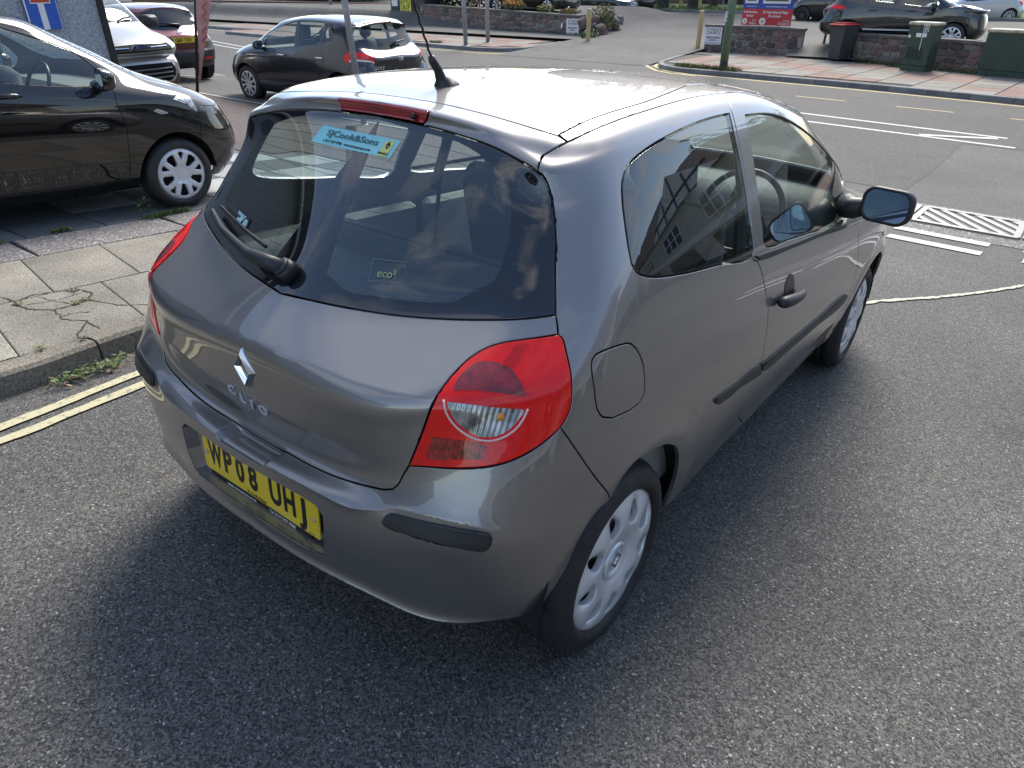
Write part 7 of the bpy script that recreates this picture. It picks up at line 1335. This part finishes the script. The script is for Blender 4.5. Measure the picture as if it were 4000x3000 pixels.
for k, (x, y, s_) in enumerate(((-20.9, 45.3, 'left'), (-18.75, 43.4, 'right'))): timber(s_+' yellow post among the churchyard trees', x, y, float(zl(x, y)), 2.6, .16)
st = thing('bird_table', 'white topped stand between the churchyard trees', 'stand', (-17.0, 43.2, float(zl(-17, 43.2)))); 
for s_ in (-.22, .22): MB().box((s_-.02, -.02, 0), (s_+.02, .02, 1.3)).build('leg', GALV, st)
MB().bbox((-.30, -.1, .75), (.30, .1, 1.15), .02).build('panel', WH, st)
# brick hall far behind
BRK = mat('brick_far', (.20, .11, .085), .9); n = BRK.node_tree.nodes; l = BRK.node_tree.links; bt = n.new('ShaderNodeTexBrick'); bt.inputs['Color1'].default_value = (.23, .12, .09, 1); bt.inputs['Color2'].default_value = (.16, .085, .068, 1); bt.inputs['Mortar'].default_value = (.22, .19, .17, 1); bt.inputs['Scale'].default_value = 4.4; bt.inputs['Mortar Size'].default_value = .012
tcc = n.new('ShaderNodeTexCoord'); mp_ = n.new('ShaderNodeMapping'); mp_.inputs['Rotation'].default_value = (R(90), 0, 0); l.new(tcc.outputs['Object'], mp_.inputs[0]); l.new(mp_.outputs[0], bt.inputs['Vector']); l.new(bt.outputs['Color'], n['Principled BSDF'].inputs['Base Color'])
hall = thing('brick_hall', 'red brick church hall behind the trees', 'building', (-16, 56, -.1))
m = MB(); m.box((-22, 0, 0), (10, 8, 4.5)); m.build('wall', BRK, hall)
for k in range(8): MB().box((-21+k*4, -.35, 0), (-20.2+k*4, .01, 4.2)).build('buttress', BRK, hall)
m = MB(); m.add([(-22.4, -.5, 4.4), (10.4, -.5, 4.4), (10.4, 8.5, 4.4), (-22.4, 8.5, 4.4), (-22.4, 4, 8.2), (10.4, 4, 8.2)], [(0, 1, 5, 4), (2, 3, 4, 5), (0, 4, 3), (1, 2, 5)]); m.build('roof', mat('slate', (.06, .062, .07), .6, noise=(4, .3)), hall)
for k in range(7):
    w = MB().box((-18.6+k*4, -.02, .9), (-17.0+k*4, .02, 2.9)).build('window', mat('pane_dark', (.03, .035, .04), .05, coat=1.), hall); MB().box((-18.7+k*4, -.06, .82), (-16.9+k*4, .0, .9)).build('sill', WH, w)
# far left: brick wall, booth, street name
wl = thing('brick_wall', 'old brown brick wall across the road at the far left', 'wall', (0, 0, 0))
A_, B_2 = Vector((-56, 28.0, 0)), Vector((-29.6, 31.9, 0)); d_ = (B_2-A_).normalized(); bm_ = frame(A_, d_, (-d_.y, d_.x, 0)); L_ = (B_2-A_).length
MB().box((0, 0, -.9), (L_, .35, .24), bm_).build('wall_face', BRK, wl)
for k in range(int(L_/.9)): MB().bbox((k*.9, -.04, .24), (k*.9+.89, .39, .30), .01, bm_).build('coping_brick', BRK, wl)
lw = struct(MB().add([(-62, 25.6, -.66), (-40, 28.0, -.66), (-30, 28.8, -.66), (-29.5, 32, -.66), (-60, 28.2, -.66)], [(0, 1, 2, 3, 4)]).build('far_footway', FARG)); kerb([(-62, 25.6), (-40, 28.0), (-30, 28.8)], FARK, lw, .12, .15, 1.8, flat(-.78))
isl = struct(MB().prism([(-34, 21.6), (-33, 20.8), (-26, 20.3), (-24, 21.4), (-25, 22.2), (-33, 22.6)], -.8, -.665).build('traffic_island', FARR)); kerb([(-33.9, 22.6), (-34.2, 21.6), (-33.4, 20.75), (-26, 20.2), (-24, 21.3)], FARK, isl, .125, .15, .9, flat(-.78))
line([(-46, 22.5), (-38.5, 21.7)], .14, WPAINT); line([(-43, 20.6), (-36, 19.3)], .12, WPAINT); line([(-43, 20.0), (-35, 18.7)], .12, WPAINT)
sn = thing('street_name_sign', 'low white street name board reading AVENUE with a small blue T sign', 'sign', mtx=frame(A_+d_*9.3+Vector((0, 0, -.03))+Vector((d_.y, -d_.x, 0))*.35, d_, (0, 0, 1)))
MB().prism(rrect(2.2, .30, .03), -.02, 0).build('name_board', WH, sn); text('name_print', 'AVENUE', .24, INK, sn, Matrix.Translation((-.02, 0, .004)), .001, .004, 1.25)
bb = MB().prism(rrect(.52, .36, .04), -.02, 0, Matrix.Translation((1.45, 0, .012))).build('t_panel', mat('sign_blue', (.02, .10, .45), .4), sn); MB().box((1.42, -.15, .014), (1.48, .05, .018)).build('t_stem', WH, bb); MB().box((1.34, .05, .014), (1.56, .12, .018)).build('t_bar', mat('sign_red', (.55, .06, .03), .4), bb)
for x in (-.7, .7): MB().box((x-.04, -.6, -.06), (x+.04, .1, -.021)).build('leg', GALV, sn)
cw = thing('garage', 'cream rendered garage above the far brick wall', 'building', (-39.5, 34.5, 0), R(6)); MB().box((-3.2, 0, -.8), (3.2, 5, 3.)).build('wall', mat('cream_render', (.52, .47, .38), .9, noise=(3, .15)), cw); MB().box((-1.6, -.04, -.6), (1.6, .0, 1.9)).build('garage_door', mat('cream_door', (.58, .54, .46), .6), cw); MB().box((-3.4, -.2, 3.), (3.4, 5.2, 3.2)).build('roof', mat('flat_roof', (.10, .10, .10), .8), cw)
bo = thing('bottle_bank', 'black bottle collection booth with yellow notice at the end of the stone wall', 'booth', (-28.2, 28.3, ZP), R(-4))
DK = mat('booth_black', (.028, .03, .033), .55, noise=(5, .2)); MB().bbox((-1.35, 0, .05), (1.35, 1.4, 2.3), .04).build('booth_body', DK, bo); MB().bbox((-1.40, -.03, 2.3), (1.40, 1.45, 2.4), .03).build('booth_roof', DK, bo)
yb = MB().bbox((-.52, -.03, .55), (.32, -.002, 1.75), .004).build('yellow_notice', mat('notice_yellow', (.78, .72, .06), .4), bo)
for k, wd_ in enumerate(('WATER', 'BOTTLE', 'DROP', 'ZONE')): text('notice_print', wd_, .27, INK, yb, frame((-.10, -.033, 1.37-.22*k), (1, 0, 0), (0, 0, 1)), .001, .006, .80 if len(wd_) > 4 else .9)
wn = MB().box((-1.2, -.02, .98), (-.74, -.002, 1.75)).build('white_notice', WH, bo); MB().box((-1.16, -.024, 1.25), (-.78, -.021, 1.42)).build('notice_band', mat('band_blue', (.15, .35, .6), .5), wn); MB().box((-1.16, -.024, 1.43), (-.78, -.021, 1.55)).build('notice_band', mat('band_red', (.6, .12, .12), .5), wn)
MB().lathe([(.26, 0), (.25, .03), (.18, .035), (.17, 0), (.001, 0)], 24, frame((.98, -.002, 1.66), (1, 0, 0), (0, 0, 1))).build('porthole', mat('port_black', (.01, .01, .01), .2, coat=1.), bo)
# banner flag
bf = thing('feather_banner', 'faded red feather banner on a dark pole left of the dark hatchback', 'banner', (-12.27, 6.55, float(zp(-12.27, 6.55))))
MB().tube([(0, 0, 0), (.19, .14, 1.2), (.52, .38, 3.2)], [.030, .026, .02], 10).build('pole', SATIN, bf, True)
fl_d = Vector((.81, .59, 0)).normalized(); m = MB(); v = []
for k in range(14):
    z = .22+k*.21; w_ = .03+.26*min(1, (k/8)**.8)
    for s_ in (0, .5, 1):
        p = Vector((.162*z, .118*z, z))+fl_d*(.03+w_*s_)+Vector((0, .02*math.sin(k*.8+s_*3), 0)); v.append(tuple(p))
m.add(v, [(k*3+i, k*3+i+1, k*3+i+4, k*3+i+3) for k in range(13) for i in range(2)])
FLM = mat('banner_cloth', (.50, .30, .30), .8, noise=(6, .12)); sailo = m.build('sail', FLM, bf, True)
for k in range(4):      # faded handwriting-like red lettering running up the cloth
    pts = []
    for i in range(14):
        z = .85+.42*k+.026*i; pts.append(Vector((.162*z, .118*z, z))+fl_d*(.17+.035*math.sin(i*1.1+k))+Vector((fl_d.y, -fl_d.x, 0))*.035)
    MB().tube(pts, .011, 5).build('banner_script', mat('banner_red', (.62, .10, .07), .6), sailo)

# ---------------------------------------------------------------- dealership building on the left (pebbledash front)
PEB = mat('pebbledash', (.40, .42, .45), .95, noise=(34, .3, 3), bump=(46, 1.0, .03)); 
db = thing('dealership_building', 'grey pebbledash building with black corner trim behind the black hatchback', 'building', (-8, 3.13, 0))
MB().box((-7, -30, -.5), (0, 0, 5.6)).build('wall', PEB, db)
MB().box((.0, -.035, -.5), (.04, .03, 5.6)).build('corner_trim', SATIN, db)
MB().box((-7.3, -30.3, 5.6), (.45, .3, 5.75)).box((-7, -30, 5.75), (.2, .1, 6.4)).build('roof', mat('roof_dark', (.035, .03, .03), .8), db)
MB().tube([(.50, -30.3, 5.62), (.50, .3, 5.62)], .07, 10).build('gutter', WH, db)
for k in range(5):
    w = MB().box((-.01, -7.5-k*4.6, .5), (.03, -4.3-k*4.6, 2.6)).build('shop_window', mat('pane_dark', (.03, .035, .04), .05, coat=1.), db); MB().box((0, -7.6-k*4.6, .38), (.07, -4.2-k*4.6, .5)).build('sill', WH, w)
    MB().box((-.01, -7.3-k*4.6, 3.5), (.03, -5.2-k*4.6, 4.9)).build('window', MATS['pane_dark'], db)
rs = thing('road_sign', 'blue no through road sign with white T and red bar on the pebbledash wall', 'sign', mtx=frame((-7.955, 2.475, 1.52), (0, 1, 0), (0, 0, 1)))
MB().prism(rrect(.34, .66, .02), -.02, 0).build('sign_plate', mat('sign_blue', (.02, .10, .45), .4), rs); MB().prism(rrect(.326, .646, .02), -.02, .001).build('sign_face', MATS['sign_blue'], rs)
MB().prism([(-.17, -.33), (-.155, -.33), (-.155, .33), (-.17, .33)], -.001, .003).prism([(.158, -.33), (.163, -.33), (.163, .33), (.158, .33)], -.001, .003).build('sign_border', WH, rs)
MB().box((-.035, -.33, .001), (.030, .06, .004)).build('t_stem', WH, rs); MB().box((-.105, -.075, .0015), (.105, -.005, .0052)).build('t_bar_edge', WH, rs); MB().box((-.095, -.065, .002), (.095, -.012, .006)).build('t_bar', mat('sign_red', (.55, .06, .03), .4), rs)
# ---------------------------------------------------------------- houses outside the frame that the paintwork and windows mirror
CREAM = mat('cream_wall', (.55, .50, .41), .9, noise=(2, .1)); TILE = mat('roof_tile', (.075, .05, .045), .8, noise=(3, .3)); DARKW = mat('dark_wood', (.03, .025, .022), .7)
def house(label, x, y, w, d, h, rz, gable=False, wall=CREAM):
    o = thing('shop_house', label, 'building', (x, y, -.7), rz)
    MB().box((0, 0, 0), (w, d, h)).build('wall', wall, o)
    m = MB(); m.add([(-.4, -.5, h), (w+.4, -.5, h), (w+.4, d+.5, h), (-.4, d+.5, h), (-.4, d/2, h+2.6), (w+.4, d/2, h+2.6)], [(0, 1, 5, 4), (2, 3, 4, 5), (0, 4, 3), (1, 2, 5), (3, 2, 1, 0)]); m.build('roof', TILE, o)
    n = max(2, int(w/3.2))
    for k in range(n):
        x0 = (k+.5)*w/n
        q = MB().box((x0-.9, -.03, h*.58), (x0+.9, .0, h*.86)).build('window', MATS['pane_dark'], o)
        for s_ in (-.9, -.3, .3, .9): MB().box((x0+s_-.05, -.07, h*.58), (x0+s_+.05, -.031, h*.86)).build('mullion', WH, q)
        for zz_ in (.58, .72, .86): MB().box((x0-.95, -.07, h*zz_-.04), (x0+.95, -.031, h*zz_+.04)).build('mullion', WH, q)
        s = MB().box((x0-1.25, -.03, .4), (x0+1.25, .0, h*.40)).build('shop_window', MATS['pane_dark'], o); MB().box((x0-1.35, -.06, .2), (x0+1.35, -.001, .4)).build('sill', DARKW, s)
    MB().box((.1, -.08, h*.43), (w-.1, -.002, h*.52)).build('shop_fascia', WH, o)
    if gable:
        g = MB(); g.add([(w*.3, -.6, h-.1), (w*.75, -.6, h-.1), (w*.525, -.6, h+2.3), (w*.3, d/2, h-.1), (w*.75, d/2, h-.1), (w*.525, d/2, h+2.3)], [(0, 1, 2), (1, 4, 5, 2), (3, 0, 2, 5)]); gg_ = g.build('gable', WH, o)
        for t in (.15, .32, .5, .68, .85): MB().box((w*(.3+.45*t)-.07, -.66, h-.1), (w*(.3+.45*t)+.07, -.605, h+2.3*(1-abs(2*t-1))-.15)).build('timber', DARKW, gg_)
        MB().box((w*.33, -.66, h+.5), (w*.72, -.605, h+.66)).build('timber', DARKW, gg_)
    return o
house('cream shop terrace with half-timbered gable across the main road', 5.5, 28.0, 15, 9, 5.2, R(-14), True)
house('cream corner shop on the far side of the main road', 21.5, 23.5, 14, 9, 5.2, R(-14))
house('pale rendered houses facing the side street', 10.5, 7, 24, 9, 4.2, R(-90))
